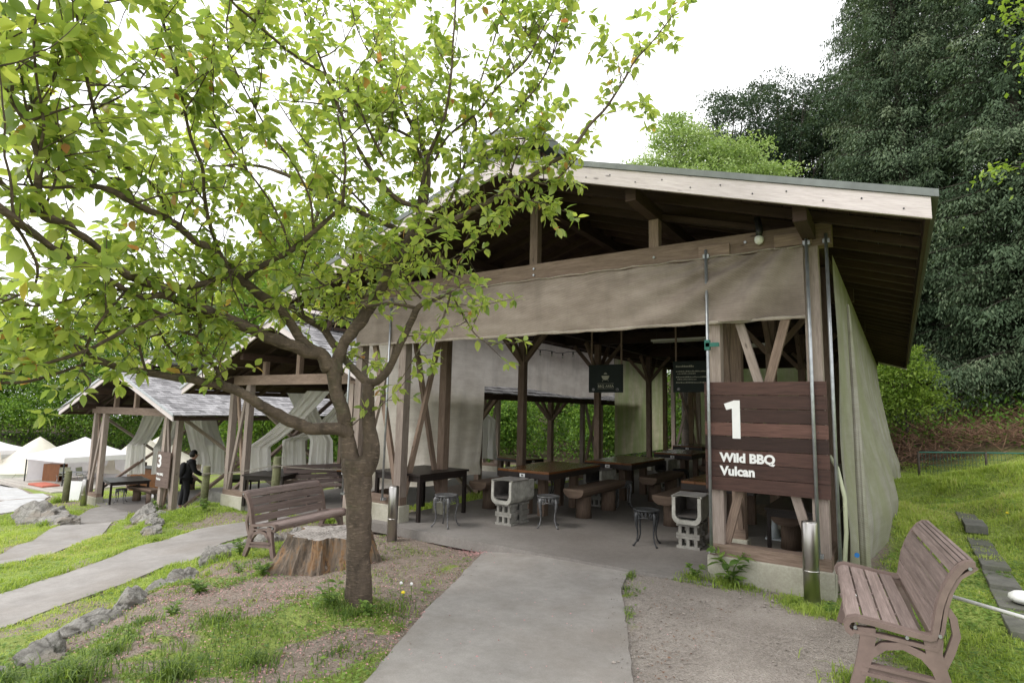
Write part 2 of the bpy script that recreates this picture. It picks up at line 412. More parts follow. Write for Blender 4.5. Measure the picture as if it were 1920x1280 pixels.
# ------------------------------------------------------------------ terrain height
HP = np.array([
 (0,0,0),(-1.5,1,0),(-3,0,-.05),(2,0,.05),(-2,3,0),(-1,5,0),(-.7,5.9,0),(-3,6,-.03),(-3,9,-.05),(-3,13,-.05),(-3,18,-.05),(-1,8,0),(-1,12,0),(-1,18,0),
 (-5.5,5.5,-.1),(-6.2,5.6,-.13),(-6.9,6.0,-.15),(-7.2,8,-.2),(-7.2,11,-.25),(-7.2,16,-.3),(-7,20,-.3),(-3.7,3.4,0),(-4.5,4.4,-.05),(-5.4,3.6,-.14),(-5.6,4.6,-.2),
 (-6.6,4.2,-.27),(-7.1,4.8,-.3),(-6.4,5.0,-.25),(-4.6,2.4,-.05),(-4.0,1.5,-.05),(-5.2,1.6,-.25),(-5.2,2.6,-.14),(-5.9,3.1,-.2),(-4.9,.9,-.25),
 (-6.2,1.9,-.52),(-6.7,2.6,-.55),(-7.3,3.3,-.56),(-8.3,4.6,-.58),(-7.4,2.1,-.6),(-8.4,2.5,-.62),(-9.5,4.2,-.62),(-10,6,-.64),(-8.6,6,-.6),(-7.8,5.4,-.42),(-8,7.4,-.62),(-12.8,7.4,-.68),(-10,10,-.66),(-10,16,-.66),(-8,17,-.66),(-7,1,-.6),(-6,0,-.55),(-13,12,-.68),
 (-10.5,3.2,-.85),(-11.5,4.6,-.95),(-12,6,-.9),(-10,1,-.85),(-13.3,3.8,-1.2),(-14.5,5.6,-1.3),(-17,7.5,-1.5),(-14.6,7.6,-1.1),(-19,9,-1.6),(-22,9,-1.6),(-19,14,-1.6),(-16,10,-1.5),(-14,1,-1.3),(-18,4,-1.5),(-24,6,-1.75),(-23.5,9,-1.75),(-28,9,-2.3),(-31,12,-2.7),(-36,13,-3.1),(-42,15,-3.45),(-50,16,-3.7),(-60,20,-3.8),(-40,6,-3.0),(-30,2,-2.2),(-60,6,-3.6),(-38,24,-2.6),(-45,32,-1.5),(-60,45,1),(-30,-10,-1.8),(-85,25,-2),(-90,-10,-4),
 (.3,5.5,.04),(.9,6.5,.1),(.8,8.5,.15),(.7,10.5,.2),(.3,12,.12),(.2,16,.05),(.6,20,0),(1.8,7,.3),(2.2,9.5,.7),(.55,12,.3),(1.05,12.6,.55),(1.8,13,.85),(2.6,13.2,1.08),(1.5,10.8,.5),(1.2,15.5,.4),(3.6,12,1.3),(3.2,9,.9),(5,10,1.3),(5,14,1.25),(4,18,.5),(2,18,.15),(6,20,.9),(3,5,.45),(5,5,.9),
 (-8,24,-.8),(-3,26,.3),(2,24,.9),(5,26,1.6),(12,20,2.2),(0,32,3.5),(8,32,5),(-8,34,1),(-14,30,-.5),(-20,34,0),(5,42,8),(20,40,12),(-10,50,6),(-30,60,5),(10,60,14),(40,60,20),(25,15,5),(30,0,3),(0,-15,0),(15,-10,1)], dtype=float)
def hgt(x, y):
    x = np.asarray(x, float); y = np.asarray(y, float); sh = x.shape
    x = x.ravel(); y = y.ravel(); out = np.empty_like(x)
    for a in range(0, len(x), 20000):
        d2 = (x[a:a+20000, None]-HP[None, :, 0])**2+(y[a:a+20000, None]-HP[None, :, 1])**2
        dm = d2.min(1)
        w = 1/(d2+.04+dm[:, None]*.1)**1.9
        out[a:a+20000] = (w*HP[None, :, 2]).sum(1)/w.sum(1)
    return out.reshape(sh)
def h1(x, y): return float(hgt(np.array([x]), np.array([y]))[0])

# ------------------------------------------------------------------ world, sun, camera
w = bpy.data.worlds.new('World'); scene.world = w; w.use_nodes = True
nt = w.node_tree; nt.nodes.clear()
sky = nt.nodes.new('ShaderNodeTexSky'); sky.sky_type = 'NISHITA'; sky.sun_disc = False
SUN_EL, SUN_AZ = 48, 215          # azimuth clockwise from +Y
sky.sun_elevation = R(SUN_EL); sky.sun_rotation = R(SUN_AZ)
sky.air_density = 1; sky.dust_density = 3
cl = nt.nodes.new('ShaderNodeTexNoise'); cl.inputs['Scale'].default_value = 2.2; cl.inputs['Detail'].default_value = 4
tcw = nt.nodes.new('ShaderNodeTexCoord'); nt.links.new(tcw.outputs['Generated'], cl.inputs['Vector'])
cr = ramp(nt, cl.outputs['Fac'], [(.3, (12.6, 12.8, 13.2)), (.7, (14.5, 14.5, 14.6))])   # cloud deck
sc = mix(nt, .93, sky.outputs[0], cr)
bg = nt.nodes.new('ShaderNodeBackground'); bg.inputs[1].default_value = .1
ow = nt.nodes.new('ShaderNodeOutputWorld'); nt.links.new(sc, bg.inputs[0]); nt.links.new(bg.outputs[0], ow.inputs[0])
sl = bpy.data.lights.new('sun', 'SUN'); sl.energy = 1.1; sl.angle = R(18); sl.color = (1, .96, .9)
so = bpy.data.objects.new('sun', sl); COL.objects.link(so)
sd = Vector((math.sin(R(SUN_AZ))*math.cos(R(SUN_EL)), math.cos(R(SUN_AZ))*math.cos(R(SUN_EL)), math.sin(R(SUN_EL))))
so.rotation_euler = sd.to_track_quat('Z', 'Y').to_euler(); so.location = sd*30
cam = bpy.data.cameras.new('camera'); co = bpy.data.objects.new('camera', cam); COL.objects.link(co)
cam.sensor_width = 36; cam.lens = 36*1074/1920; cam.clip_end = 600; cam.clip_start = .05
Xc = Vector((.83087437, .55603138, .02183779)); Yc = -Vector((-.04830583, .11116793, -.99262694)); Zc = -Vector((-.55435939, .82369339, .11922614))
mt = Matrix((Xc, Yc, Zc)).transposed().to_4x4(); mt.translation = (0, 0, 1.6); co.matrix_world = mt
scene.camera = co
scene.view_settings.view_transform = 'Standard'; scene.view_settings.look = 'None'; scene.view_settings.gamma = 1
scene.view_settings.exposure = .62
scene.render.engine = 'CYCLES'

# ------------------------------------------------------------------ ground cover zones
PATH1 = [(-1.9, .9), (-2.69, 2.51), (-4.21, 5.73), (-4.21, 6.0), (-2.45, 6.0), (-2.21, 5.18), (-1.39, 3.45), (-.5, 1.5), (-.2, .9)]
PATH2 = [(-8.3, 1.2), (-8.55, 2.43), (-8.94, 3.1), (-9.62, 4.1), (-10.35, 5.1), (-10.9, 6.2), (-11.0, 7.4), (-9.2, 7.4), (-9.35, 6.2), (-8.9, 5.25), (-8.2, 4.4), (-7.75, 3.5), (-7.47, 2.6), (-7.2, 1.9), (-7.0, 1.2)]
PATH3 = [(-12.6, 3.0), (-14.5, 4.46), (-16.1, 5.4), (-18.6, 6.83), (-20.6, 7.9), (-19.6, 8.6), (-17.9, 7.75), (-15.2, 6.15), (-12.9, 4.85), (-11.6, 3.9), (-11.0, 3.0)]
FARG = [(-19.0, 2.5), (-20.0, 5.4), (-21.2, 6.4), (-23.6, 7.6), (-27, 9.0), (-32.1, 10.5), (-38, 11.2), (-46, 12.0), (-60, 13), (-70, 2), (-40, -4), (-22, -2)]
def sdf(poly, x, y):
    """signed distance (negative inside), vectorised"""
    x = np.asarray(x, float); y = np.asarray(y, float)
    d = np.full(x.shape, 1e9); ins = np.zeros(x.shape, bool); n = len(poly)
    for i in range(n):
        ax, ay = poly[i]; bx, by = poly[(i+1) % n]
        ex, ey = bx-ax, by-ay
        t = np.clip(((x-ax)*ex+(y-ay)*ey)/(ex*ex+ey*ey), 0, 1)
        d = np.minimum(d, np.hypot(x-ax-t*ex, y-ay-t*ey))
        c = ((ay > y) != (by > y)) & (x < (bx-ax)*(y-ay)/((by-ay) if by != ay else 1e-9)+ax)
        ins ^= c
    return np.where(ins, -d, d)
def vnoise(x, y, s, seed=0):
    """cheap smooth value noise"""
    rg = np.random.default_rng(seed); T = rg.random((64, 64))
    X = x/s+1000; Y = y/s+1000; xi = np.floor(X).astype(int); yi = np.floor(Y).astype(int)
    fx = X-xi; fy = Y-yi; fx = fx*fx*(3-2*fx); fy = fy*fy*(3-2*fy)
    a = T[xi % 64, yi % 64]; b = T[(xi+1) % 64, yi % 64]; c = T[xi % 64, (yi+1) % 64]; d = T[(xi+1) % 64, (yi+1) % 64]
    return (a*(1-fx)+b*fx)*(1-fy)+(c*(1-fx)+d*fx)*fy
def ss(a, b, x): t = np.clip((x-a)/(b-a), 0, 1); return t*t*(3-2*t)
RL = [(-5.0, .9), (-5.3, 1.6), (-5.9, 2.4), (-6.75, 3.15), (-7.3, 3.95), (-7.9, 4.6), (-8.3, 5.4)]      # rock border
def rockside(x, y):
    """>0 on the low (left) side of the rock border"""
    yy = np.clip(y, .9, 5.4)
    rx = np.interp(yy, [p[1] for p in RL], [p[0] for p in RL])
    return rx-x
SLAB = [(-6.3, 5.76), (-1.45, 5.76), (-1.45, 6.6), (-.6, 6.6), (-.6, 21.2), (-6.3, 21.2)]
def smoothpoly(P, k=2):
    for _ in range(k):
        Q = []
        for i in range(len(P)):
            a, b = P[i], P[(i+1) % len(P)]; Q += [(a[0]*.75+b[0]*.25, a[1]*.75+b[1]*.25), (a[0]*.25+b[0]*.75, a[1]*.25+b[1]*.75)]
        P = Q
    return P
PATH2 = smoothpoly(PATH2); PATH3 = smoothpoly(PATH3); FARG = smoothpoly(FARG)
def cover(x, y):
    """returns (grass amount, gravel amount)"""
    n = vnoise(x, y, .55, 1)*.6+vnoise(x, y, .2, 2)*.4; nb = vnoise(x, y, 1.6, 3)
    low = ss(-.05, .15, rockside(x, y))*ss(6.2, 5.2, y)
    low = np.maximum(low, ss(-8.2, -8.6, x))
    # dirt bed between main path and rocks
    bed = ss(-.2, .15, -rockside(x, y))*ss(-.2, -.6, x)*ss(6.0, 5.8, y)
    near = ss(3.6, 2.0, y-(x+3.7)*.4)
    n6 = vnoise(x, y, .09, 14)
    gbed = ss(.47, .63, n*.62+near*.17+nb*.1+n6*.14)*.8
    d1 = sdf(PATH1, x, y)
    gbed = np.maximum(gbed, ss(.22, .08, d1)*ss(-2.4, -2.9, x)*ss(.25, .45, n)*.9)
    gbed = np.maximum(gbed, ss(.75, .3, np.hypot(x+3.8, y-3.3))*ss(.2, .5, n))
    gbed = gbed*(1-ss(4.0, 4.7, y)*ss(-6.2, -5.6, x)*.9)
    gbed = np.maximum(gbed, ss(.9, .2, np.hypot(x+7.1, y-4.6))*.9)
    gbed = np.maximum(gbed, ss(.36, .14, d1)*ss(5.6, 5.3, y)*ss(.32, .48, n))
    # right of the path
    rgt = ss(-2.4, -1.9, x+.47*(y-3.45)*0)
    lawn = ss(-.35, .05, x-.12*np.clip(5.2-y, 0, 3))*ss(.1, .35, n+.15)
    lawn = np.where(y < 4.6, lawn*ss(-.25, .35, x+.1*(n-.5)), lawn)
    foot = ss(.4, .12, np.hypot((x+1.62)*.8, (y-5.85)*1.6)) + ss(.5, .2, np.hypot(x+.6, y-5.75))
    lawn = np.maximum(lawn, ss(.1, .03, d1)*ss(.5, .62, vnoise(x, y, .3, 17)))
    gr = np.where(x+.47*(y-3.45) > -1.5, np.maximum(lawn, np.clip(foot, 0, 1)), gbed)
    gr = np.where(low > .5, .55+.45*ss(.25, .5, n), gr)
    left = ss(-6.3, -6.5, x)*ss(5.9, 6.6, y)
    gr = np.where((left > .5) & (x > -8.6), .5+.5*n, gr)
    # bare sandy patches
    bare = ss(.8, .3, np.hypot((x+8.6)/1.4, (y-6.6)/.9))+ss(.9, .3, np.hypot((x+19.5)/2, (y-7.0)/.8))*0+ss(.6, .2, np.hypot((x+21)/1.2, (y-6.9)/.6))
    bare = bare+ss(1.0, .5, np.hypot((x+11.3)/1.5, (y-6.9)/.6))+ss(.62, .75, vnoise(x, y, .7, 19))*ss(-5, -5.5, x)*.75
    bare = bare+ss(.55, .62, vnoise(x, y, 1.1, 9))*ss(.2, .0, np.abs(x+6.7-.3*(y-2)))*.6
    gr = gr*(1-np.clip(bare, 0, 1)*.85)
    gr = np.where((y > 23.5) | ((y > 19) & (x < -9)), .25*nb, gr)
    for P in (PATH1, PATH2, PATH3): gr = gr*ss(-.02, .05, sdf(P, x, y))
    gr = gr*ss(-.1, .5, sdf(FARG, x, y))*ss(-.02, .06, sdf(SLAB, x, y))
    gr = gr*(1-ss(.25, -.2, sdf([(-12.4, 7.8), (-8.2, 7.8), (-8.2, 17.5), (-12.4, 17.5)], x, y)))
    gr = gr*(1-ss(.25, -.2, sdf([(-21.2, 8.2), (-16.6, 8.2), (-16.6, 17), (-21.2, 17)], x, y)))
    grav = ((x+.47*(y-3.45) > -1.5) & (y < 6.3))*ss(.5, -.2, x)*(1-gr)
    return np.clip(gr, 0, 1), np.clip(grav, 0, 1)

def graded(lo, hi, a, b, fine, grow):
    c = list(np.arange(a, b+1e-6, fine)); s = fine; v = b
    while v < hi: s = min(s*grow, 6); v += s; c.append(v)
    s = fine; v = a
    while v > lo: s = min(s*grow, 6); v -= s; c.insert(0, v)
    return np.array(c)
gx = graded(-110, 70, -13.5, 3.5, .12, 1.06); gy = graded(-22, 120, .5, 12, .12, 1.06)
GX, GY = np.meshgrid(gx, gy, indexing='ij')
GZ = hgt(GX, GY)
GZ += (vnoise(GX, GY, .5, 21)-.5)*.03+(vnoise(GX, GY, .17, 22)-.5)*.012
for P in (PATH1, PATH2, PATH3, SLAB):
    s = sdf(P, GX, GY); GZ -= .035*ss(.05, -.12, s)
gr, gv = cover(GX, GY)
n0, n1 = GX.shape
I = np.arange(n0*n1).reshape(n0, n1)
Fq = np.stack([I[:-1, :-1], I[1:, :-1], I[1:, 1:], I[:-1, 1:]], -1).reshape(-1, 4)
def groundmat():
    m, nt, ns, lk = newmat('ground_soil_grass')
    v = vec(nt, 'Object')
    g = attr(nt, 'tone'); gvl = attr(nt, 'gravel')
    n1 = noi(nt, v, 9, 6, .7); n2 = noi(nt, v, 45, 5, .7); n3 = noi(nt, v, 1.5, 4, .6)
    dirt = ramp(nt, n1, [(.28, (.19, .155, .125, 1)), (.7, (.34, .29, .245, 1))])
    vo = N(nt, 'ShaderNodeTexVoronoi'); lk.new(v, vo.inputs['Vector']); vo.inputs['Scale'].default_value = 55
    debris = ramp(nt, vo.outputs['Color'], [(.2, (.16, .11, .085, 1)), (.5, (.3, .25, .205, 1)), (.85, (.42, .32, .28, 1))])
    dirt = mix(nt, .38, dirt, debris)
    vg = N(nt, 'ShaderNodeTexVoronoi'); lk.new(v, vg.inputs['Vector']); vg.inputs['Scale'].default_value = 70
    grv = ramp(nt, vg.outputs['Color'], [(.1, (.24, .21, .185, 1)), (.6, (.36, .325, .29, 1)), (.95, (.46, .42, .38, 1))])
    grv = mix(nt, .5, grv, ramp(nt, n3, [(.35, (.21, .18, .155, 1)), (.65, (.4, .355, .315, 1))]))
    c = mix(nt, gvl, dirt, grv)
    grass = ramp(nt, n2, [(.3, (.17, .23, .05, 1)), (.7, (.35, .43, .11, 1))])
    grass = mix(nt, ramp(nt, n3, [(.42, (0, 0, 0)), (.72, (.55,)*3)]), grass, (.2, .21, .075, 1))
    ad = N(nt, 'ShaderNodeMath', operation='ADD'); lk.new(g, ad.inputs[0])
    mu = N(nt, 'ShaderNodeMath', operation='MULTIPLY_ADD'); lk.new(n1, mu.inputs[0]); mu.inputs[1].default_value = .9; mu.inputs[2].default_value = -.45
    lk.new(mu.outputs[0], ad.inputs[1])
    f = ramp(nt, ad.outputs[0], [(.35, (0, 0, 0)), (.62, (1, 1, 1))])
    c = mix(nt, f, c, grass)
    hum = ramp(nt, n1, [(.3, (.03, .022, .014, 1)), (.7, (.085, .058, .036, 1))])
    c = mix(nt, attr(nt, 'humus'), c, hum)
    bp = N(nt, 'ShaderNodeMath', operation='ADD'); lk.new(n2, bp.inputs[0]); lk.new(vg.outputs['Distance'], bp.inputs[1])
    finish(nt, c, .95, bp.outputs[0], .8, .02, spec=.15)
    return m
M['ground'] = groundmat()
gobj = arrays('ground', np.stack([GX, GY, GZ], -1).reshape(-1, 3), Fq, M['ground'], tone=gr.ravel(), smooth=True)
at = gobj.data.attributes.new('gravel', 'FLOAT', 'POINT'); at.data.foreach_set('value', gv.ravel().astype(np.float32))
fo = np.maximum(ss(20.2, 21.4, GY-.35*np.clip(GX, -2, 8)-.2), ss(-9, -11, GX)*ss(18.5, 20.5, GY-.1*np.clip(-GX-20, 0, 40)))
at = gobj.data.attributes.new('humus', 'FLOAT', 'POINT'); at.data.foreach_set('value', fo.ravel().astype(np.float32))
tag(gobj, 'uneven ground of dirt, gravel and lawn rising to a hillside', 'ground', kind='structure')

def inside_pts(poly, step):
    xs = [p[0] for p in poly]; ys = [p[1] for p in poly]
    X, Y = np.meshgrid(np.arange(min(xs), max(xs), step), np.arange(min(ys), max(ys), step), indexing='ij')
    return X, Y
def drape_poly(name, poly, mat, lift, step=.12, edge=.0, zfix=None, label=None, cat=None):
    """sheet over the terrain inside poly, built as a triangulated grid whose border follows poly"""
    import bmesh
    bm = bmesh.new()
    vs = [bm.verts.new((x, y, 0)) for x, y in poly]
    bm.faces.new(vs)
    xs = [p[0] for p in poly]; ys = [p[1] for p in poly]
    for ax, lo, hi in ((0, min(xs), max(xs)), (1, min(ys), max(ys))):
        k = lo+step
        while k < hi:
            nrm = (1, 0, 0) if ax == 0 else (0, 1, 0); pt = (k, 0, 0) if ax == 0 else (0, k, 0)
            bmesh.ops.bisect_plane(bm, geom=bm.verts[:]+bm.edges[:]+bm.faces[:], plane_co=pt, plane_no=nrm, dist=1e-5)
            k += step
    X = np.array([v.co.x for v in bm.verts]); Y = np.array([v.co.y for v in bm.verts])
    Z = hgt(X, Y)+lift if zfix is None else np.full(len(X), zfix)
    jit = ((vnoise(X, Y, .35, 5)-.5)*.05 if step > .1 else 0)+(vnoise(X, Y, .1, 6)-.5)*.016
    for v, z, j in zip(bm.verts, Z, jit):
        v.co.z = z
        if v.is_boundary and zfix is None: v.co.x += j; v.co.y += j
    r = bmesh.ops.extrude_face_region(bm, geom=bm.faces[:])
    for g in r['geom']:
        if isinstance(g, bmesh.types.BMVert): g.co.z -= .12
    bmesh.ops.recalc_face_normals(bm, faces=bm.faces[:])
    me = bpy.data.meshes.new(name); bm.to_mesh(me); bm.free(); me.materials.append(mat)
    o = bpy.data.objects.new(name, me); COL.objects.link(o)
    tag(o, label, cat, kind='structure'); return o
drape_poly('path', PATH1, M['path'], .012, .07, label='wide grey path leading into the open pavilion', cat='path')
drape_poly('path', PATH2, M['path'], .015, .25, label='grey path sloping past the row of boulders on the left', cat='path')
drape_poly('path', PATH3, M['path'], .015, .4, label='grey path to the farther shingled shelter', cat='path')
drape_poly('gravel_yard', FARG, M['whitegravel'], .03, 1.5, label='pale gravel yard at the far left edge', cat='gravel')
sb = MB(); P = SLAB
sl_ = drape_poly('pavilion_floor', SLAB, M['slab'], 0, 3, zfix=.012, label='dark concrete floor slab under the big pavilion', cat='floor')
for nm, P, z in (('shelter_floor', [(-12.75, 7.5), (-8.1, 7.5), (-8.1, 17.3), (-12.75, 17.3)], -.6), ('shelter_floor', [(-21.5, 8.0), (-16.3, 8.0), (-16.3, 15.6), (-21.5, 15.6)], -1.53)):
    drape_poly(nm, P, M['slab'], 0, 5, zfix=z, label='concrete floor of the %s shelter' % ('middle' if z > -1 else 'far left'), cat='floor')

# ------------------------------------------------------------------ pavilions
def pavilion(name, label, xl, xr, yf, yb, zf, hb, slope, ovs, ovf, ovb, tw, ps, rows, roofmat, roofz, thick, foot=.24, raf=.45, cup=None, small=False):
    """xl/xr outer faces; yf/yb front/back faces; zf floor; hb tie-beam underside height; roofz z of fascia top at the eave"""
    xc = (xl+xr)/2; root = empty(name, (xc, (yf+yb)/2, zf)); off = (xc, (yf+yb)/2, zf)
    tag(root, label, 'pavilion')
    def P(nm, mb, mat, bevel=0): mb.off = Vector(off); return mb.build(nm, mat, root, bevel)
    zb = zf+hb; bh = .21
    hw = (xr-xl)/2+ovs; y0 = yf-ovf; y1 = yb+ovb
    zr = roofz+slope*hw
    rz = lambda x: zr-slope*abs(x-xc)
    # towers at four corners, each with posts, sill, footing and X braces
    for sx, xo in ((1, xl), (-1, xr)):
        for sy, yo in ((1, yf), (-1, yb)):
            xi = xo+sx*tw; yi = yo+sy*tw
            bx = sorted((xo, xo+sx*ps)); ix = sorted((xi-sx*ps, xi)); by = sorted((yo, yo+sy*ps)); iy = sorted((yi-sy*ps, yi))
            for a in (bx, ix):
                for b in ((by,) if small else (by, iy)):
                    P('post', MB().box(a[0], a[1], b[0], b[1], zf+foot+.1, zb), M['wood_grey'] if b is by else M['wood'])
            # footing: L-shaped concrete upstand
            X0, X1 = sorted((xo-sx*.03, xi+sx*.03)); Y0, Y1 = sorted((yo-sy*.03, yo+sy*(ps+.05)))
            P('footing', MB().box(X0, X1, Y0, Y1, zf-.3, zf+foot), M['footing'], .012)
            P('sill', MB().box(X0+.02, X1-.02, *sorted((yo-sy*.004, yo+sy*(ps+.004))), zf+foot, zf+foot+.11), M['wood'])
            if small: pass
            Y2, Y3 = sorted((yo+sy*(ps+.052), yi+sy*.03)); X2, X3 = sorted((xo-sx*.03, xo+sx*(ps+.05)))
            if not small: P('footing', MB().box(X2, X3, Y2, Y3, zf-.3, zf+foot), M['footing'], .012)
            if not small: P('footing', MB().box(*sorted((xi-sx*(ps+.03), xi+sx*.03)), *sorted((yi-sy*(ps+.03), yi+sy*.03)), zf-.3, zf+foot), M['footing'], .012)
            if not small: P('sill', MB().box(*sorted((xo-sx*.004, xo+sx*(ps+.004))), *sorted((yo+sy*(ps+.006), yi)), zf+foot, zf+foot+.11), M['wood'])
            if not small: P('pad', MB().box(*sorted((xi-sx*(ps+.004), xi+sx*.004)), *sorted((yi-sy*(ps+.004), yi+sy*.004)), zf+foot, zf+foot+.1), M['wood'])
            a, b = xo+sx*ps, xi-sx*ps; zlo = zf+foot+.12; zhi = zb-.02
            ym = yo+sy*ps*.32; ym2 = yo+sy*ps*.72
            P('brace', MB().beam((a, ym, zlo), (b, ym, zhi), ps*.62, ps*.4, up=(0, 1, 0)), M['wood_grey'])
            P('brace', MB().beam((b, ym2, zlo), (a, ym2, zhi), ps*.62, ps*.4, up=(0, 1, 0)), M['wood'])
            if small: continue
            a, b = yo+sy*ps, yi-sy*ps; xm = xi-sx*ps*.3; xm2 = xi-sx*ps*.72
            P('brace', MB().beam((xm, a, zlo), (xm, b, zhi), ps*.6, ps*.38, up=(1, 0, 0)), M['wood'])
            P('brace', MB().beam((xm2, b, zlo), (xm2, a, zhi), ps*.6, ps*.38, up=(1, 0, 0)), M['wood'])
    # columns with knee braces
    cxl = xl+tw-ps/2; cxr = xr-tw+ps/2
    if small:
        cxl = xl+ps/2; cxr = xr-ps/2
        for cx in (cxl, cxr):
            ya, yb2 = yf+ps+.02, rows[0]-ps*.5
            P('side_brace', MB().beam((cx-.03, ya, zf+foot), (cx-.03, yb2, zb-.05), ps*.5, ps*.8, up=(1, 0, 0)), M['wood'])
            P('side_brace', MB().beam((cx+.035, yb2, zf+foot), (cx+.035, ya, zb-.05), ps*.5, ps*.8, up=(1, 0, 0)), M['wood_grey'])
    kb = .62
    for y in rows:
        for cx in (cxl, cxr):
            P('column', MB().box(cx-ps/2, cx+ps/2, y-ps/2, y+ps/2, zf+foot, zb), M['wood'])
            P('column_base', MB().box(cx-ps*.75, cx+ps*.75, y-ps*.75, y+ps*.75, zf-.1, zf+foot), M['footing'], .01)
            for dx, dy in ((1, 0), (-1, 0), (0, 1), (0, -1)):
                P('knee_brace', MB().beam((cx+dx*ps*.4, y+dy*ps*.4, zb-kb-.05), (cx+dx*kb, y+dy*kb, zb-.02), ps*.55, ps*.6), M['wood'])
    # beams
    for i, y in enumerate([yf+ps/2]+list(rows)+[yb-ps/2]):
        fr = i == 0
        P('tie_beam', MB().box(xl-.12, xr+.12, y-ps/2-(.012 if fr else 0), y+ps/2, zb, zb+bh), M['wood'] if fr else M['wood_shade'])
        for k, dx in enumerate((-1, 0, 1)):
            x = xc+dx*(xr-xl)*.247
            P('strut', MB().box(x-ps*.42, x+ps*.42, y-ps*.4, y+ps*.4, zb+bh, rz(x)-.16), M['wood'] if fr else M['wood_shade'])
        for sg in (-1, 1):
            if fr: P('strut_brace', MB().beam((xc+sg*(xr-xl)*.24, y+.1, rz(xc+(xr-xl)*.24)-.2), (xc+sg*(xr-xl)*.46, y+.1, zb+bh), .08, .06), M['wood_shade'])
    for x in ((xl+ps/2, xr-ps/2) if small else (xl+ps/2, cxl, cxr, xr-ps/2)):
        P('wall_plate', MB().box(x-ps*.45, x+ps*.45, yf+ps, yb-ps, zb+.03, zb+bh-.03, axis=1), M['wood_shade'])
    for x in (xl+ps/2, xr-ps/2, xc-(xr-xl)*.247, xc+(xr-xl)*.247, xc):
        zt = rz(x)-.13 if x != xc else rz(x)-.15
        P('purlin', MB().box(x-.055, x+.055, y0+.12, y1-.05, zt-.14, zt, axis=1), M['wood_shade'])
    # rafters and roof
    n = int((y1-y0-.2)/raf)
    for sg in (-1, 1):
        xe = xc+sg*hw
        for k in range(n+1):
            y = y0+.12+k*(y1-y0-.24)/n
            P('rafter', MB().beam((xc+sg*.03, y, zr-.075), (xe-sg*.04, y, rz(xe)-.07), .05, .11, up=(0, 1, 0)).v and MB().hexa([
                (xc+sg*.03, y-.025, zr-.13), (xc+sg*.03, y+.025, zr-.13), (xc+sg*.03, y+.025, zr-.03), (xc+sg*.03, y-.025, zr-.03),
                (xe-sg*.05, y-.025, rz(xe)-.12), (xe-sg*.05, y+.025, rz(xe)-.12), (xe-sg*.05, y+.025, rz(xe)-.03), (xe-sg*.05, y-.025, rz(xe)-.03)]), M['wood_shade'])
        # boards of the roof deck (one part per slope)
        d = MB(); nb = 22 if raf < .5 else 12
        for k in range(nb):
            xa = xc+sg*(hw*k/nb+.002); xb = xc+sg*(hw*(k+1)/nb-.006)
            za, zb2 = rz(xa), rz(xb)
            d.hexa([(xa, y0, za-.03), (xb, y0, zb2-.03), (xb, y0, zb2-.004), (xa, y0, za-.004), (xa, y1, za-.03), (xb, y1, zb2-.03), (xb, y1, zb2-.004), (xa, y1, za-.004)])
        P('roof_deck', d, M['wood_shade'])
        t = MB(); xe2 = xe+sg*.05
        if roofmat == 'shingle':
            nr = 22
            for k in range(nr):
                xa = xc+sg*(hw+.05)*k/nr; xb = xc+sg*((hw+.05)*(k+1)/nr+.03)
                yy = y0-.04
                while yy < y1+.04:
                    wd = random.uniform(.1, .24); ye = min(yy+wd-.006, y1+.04)
                    h = random.uniform(.0, .012)
                    za = rz(xa)+.012+h*.3; zc = rz(xb)+.03+h; j = random.uniform(-.012, .012)
                    t.hexa([(xa, yy, za), (xa, ye, za), (xa, ye, za+.015), (xa, yy, za+.015), (xb+j, yy, zc-.012), (xb+j, ye, zc-.012), (xb+j, ye, zc+.008), (xb+j, yy, zc+.008)])
                    yy += wd
            P('shingle_covering', t, M['shingle'])
            e = MB()
            for (ya, ybb) in ((y0-.06, y0-.042), (y1+.042, y1+.06)):
                e = MB(); e.hexa([(xc, ya, zr-.02), (xc, ybb, zr-.02), (xc, ybb, zr+.05), (xc, ya, zr+.05), (xe2, ya, rz(xe2)-.02), (xe2, ybb, rz(xe2)-.02), (xe2, ybb, rz(xe2)+.05), (xe2, ya, rz(xe2)+.05)])
                P('rake_trim', e, M['galv'])
        else:
            t.hexa([(xc, y0-.05, zr), (xc, y1+.05, zr), (xc, y1+.05, zr+thick), (xc, y0-.05, zr+thick), (xe2, y0-.05, rz(xe2)), (xe2, y1+.05, rz(xe2)), (xe2, y1+.05, rz(xe2)+thick), (xe2, y0-.05, rz(xe2)+thick)], tone=.5)
            P('roof_sheet', t, M['metalroof'])
            # standing seams
            sm = MB(); k = 0
            while y0+.4+k*.42 < y1:
                y = y0+.4+k*.42; k += 1
                sm.hexa([(xc, y, zr+thick), (xc, y+.025, zr+thick), (xc, y+.025, zr+thick+.03), (xc, y, zr+thick+.03), (xe2, y, rz(xe2)+thick), (xe2, y+.025, rz(xe2)+thick), (xe2, y+.025, rz(xe2)+thick+.03), (xe2, y, rz(xe2)+thick+.03)], tone=.5)
            P('roof_seams', sm, M['metalroof'])
        for ya, yb_ in ((y0-.035, y0-.002), (y1+.002, y1+.035)):
            fh = .17 if hb > 3 else .15
            P('bargeboard', MB().hexa([(xc+sg*.002, ya, zr-fh-.005), (xc+sg*.002, yb_, zr-fh-.005), (xc+sg*.002, yb_, zr-.004), (xc+sg*.002, ya, zr-.004),
                (xe, ya, rz(xe)-fh), (xe, yb_, rz(xe)-fh), (xe, yb_, rz(xe)-.004), (xe, ya, rz(xe)-.004)]), M['fascia'])
        xe3 = sorted((xe-sg*.035, xe-sg*.004))
        P('eaves_board', MB().box(xe3[0], xe3[1], y0+.001, y1-.001, rz(xe)-.135, rz(xe)-.033, axis=1), M['wood_shade'])
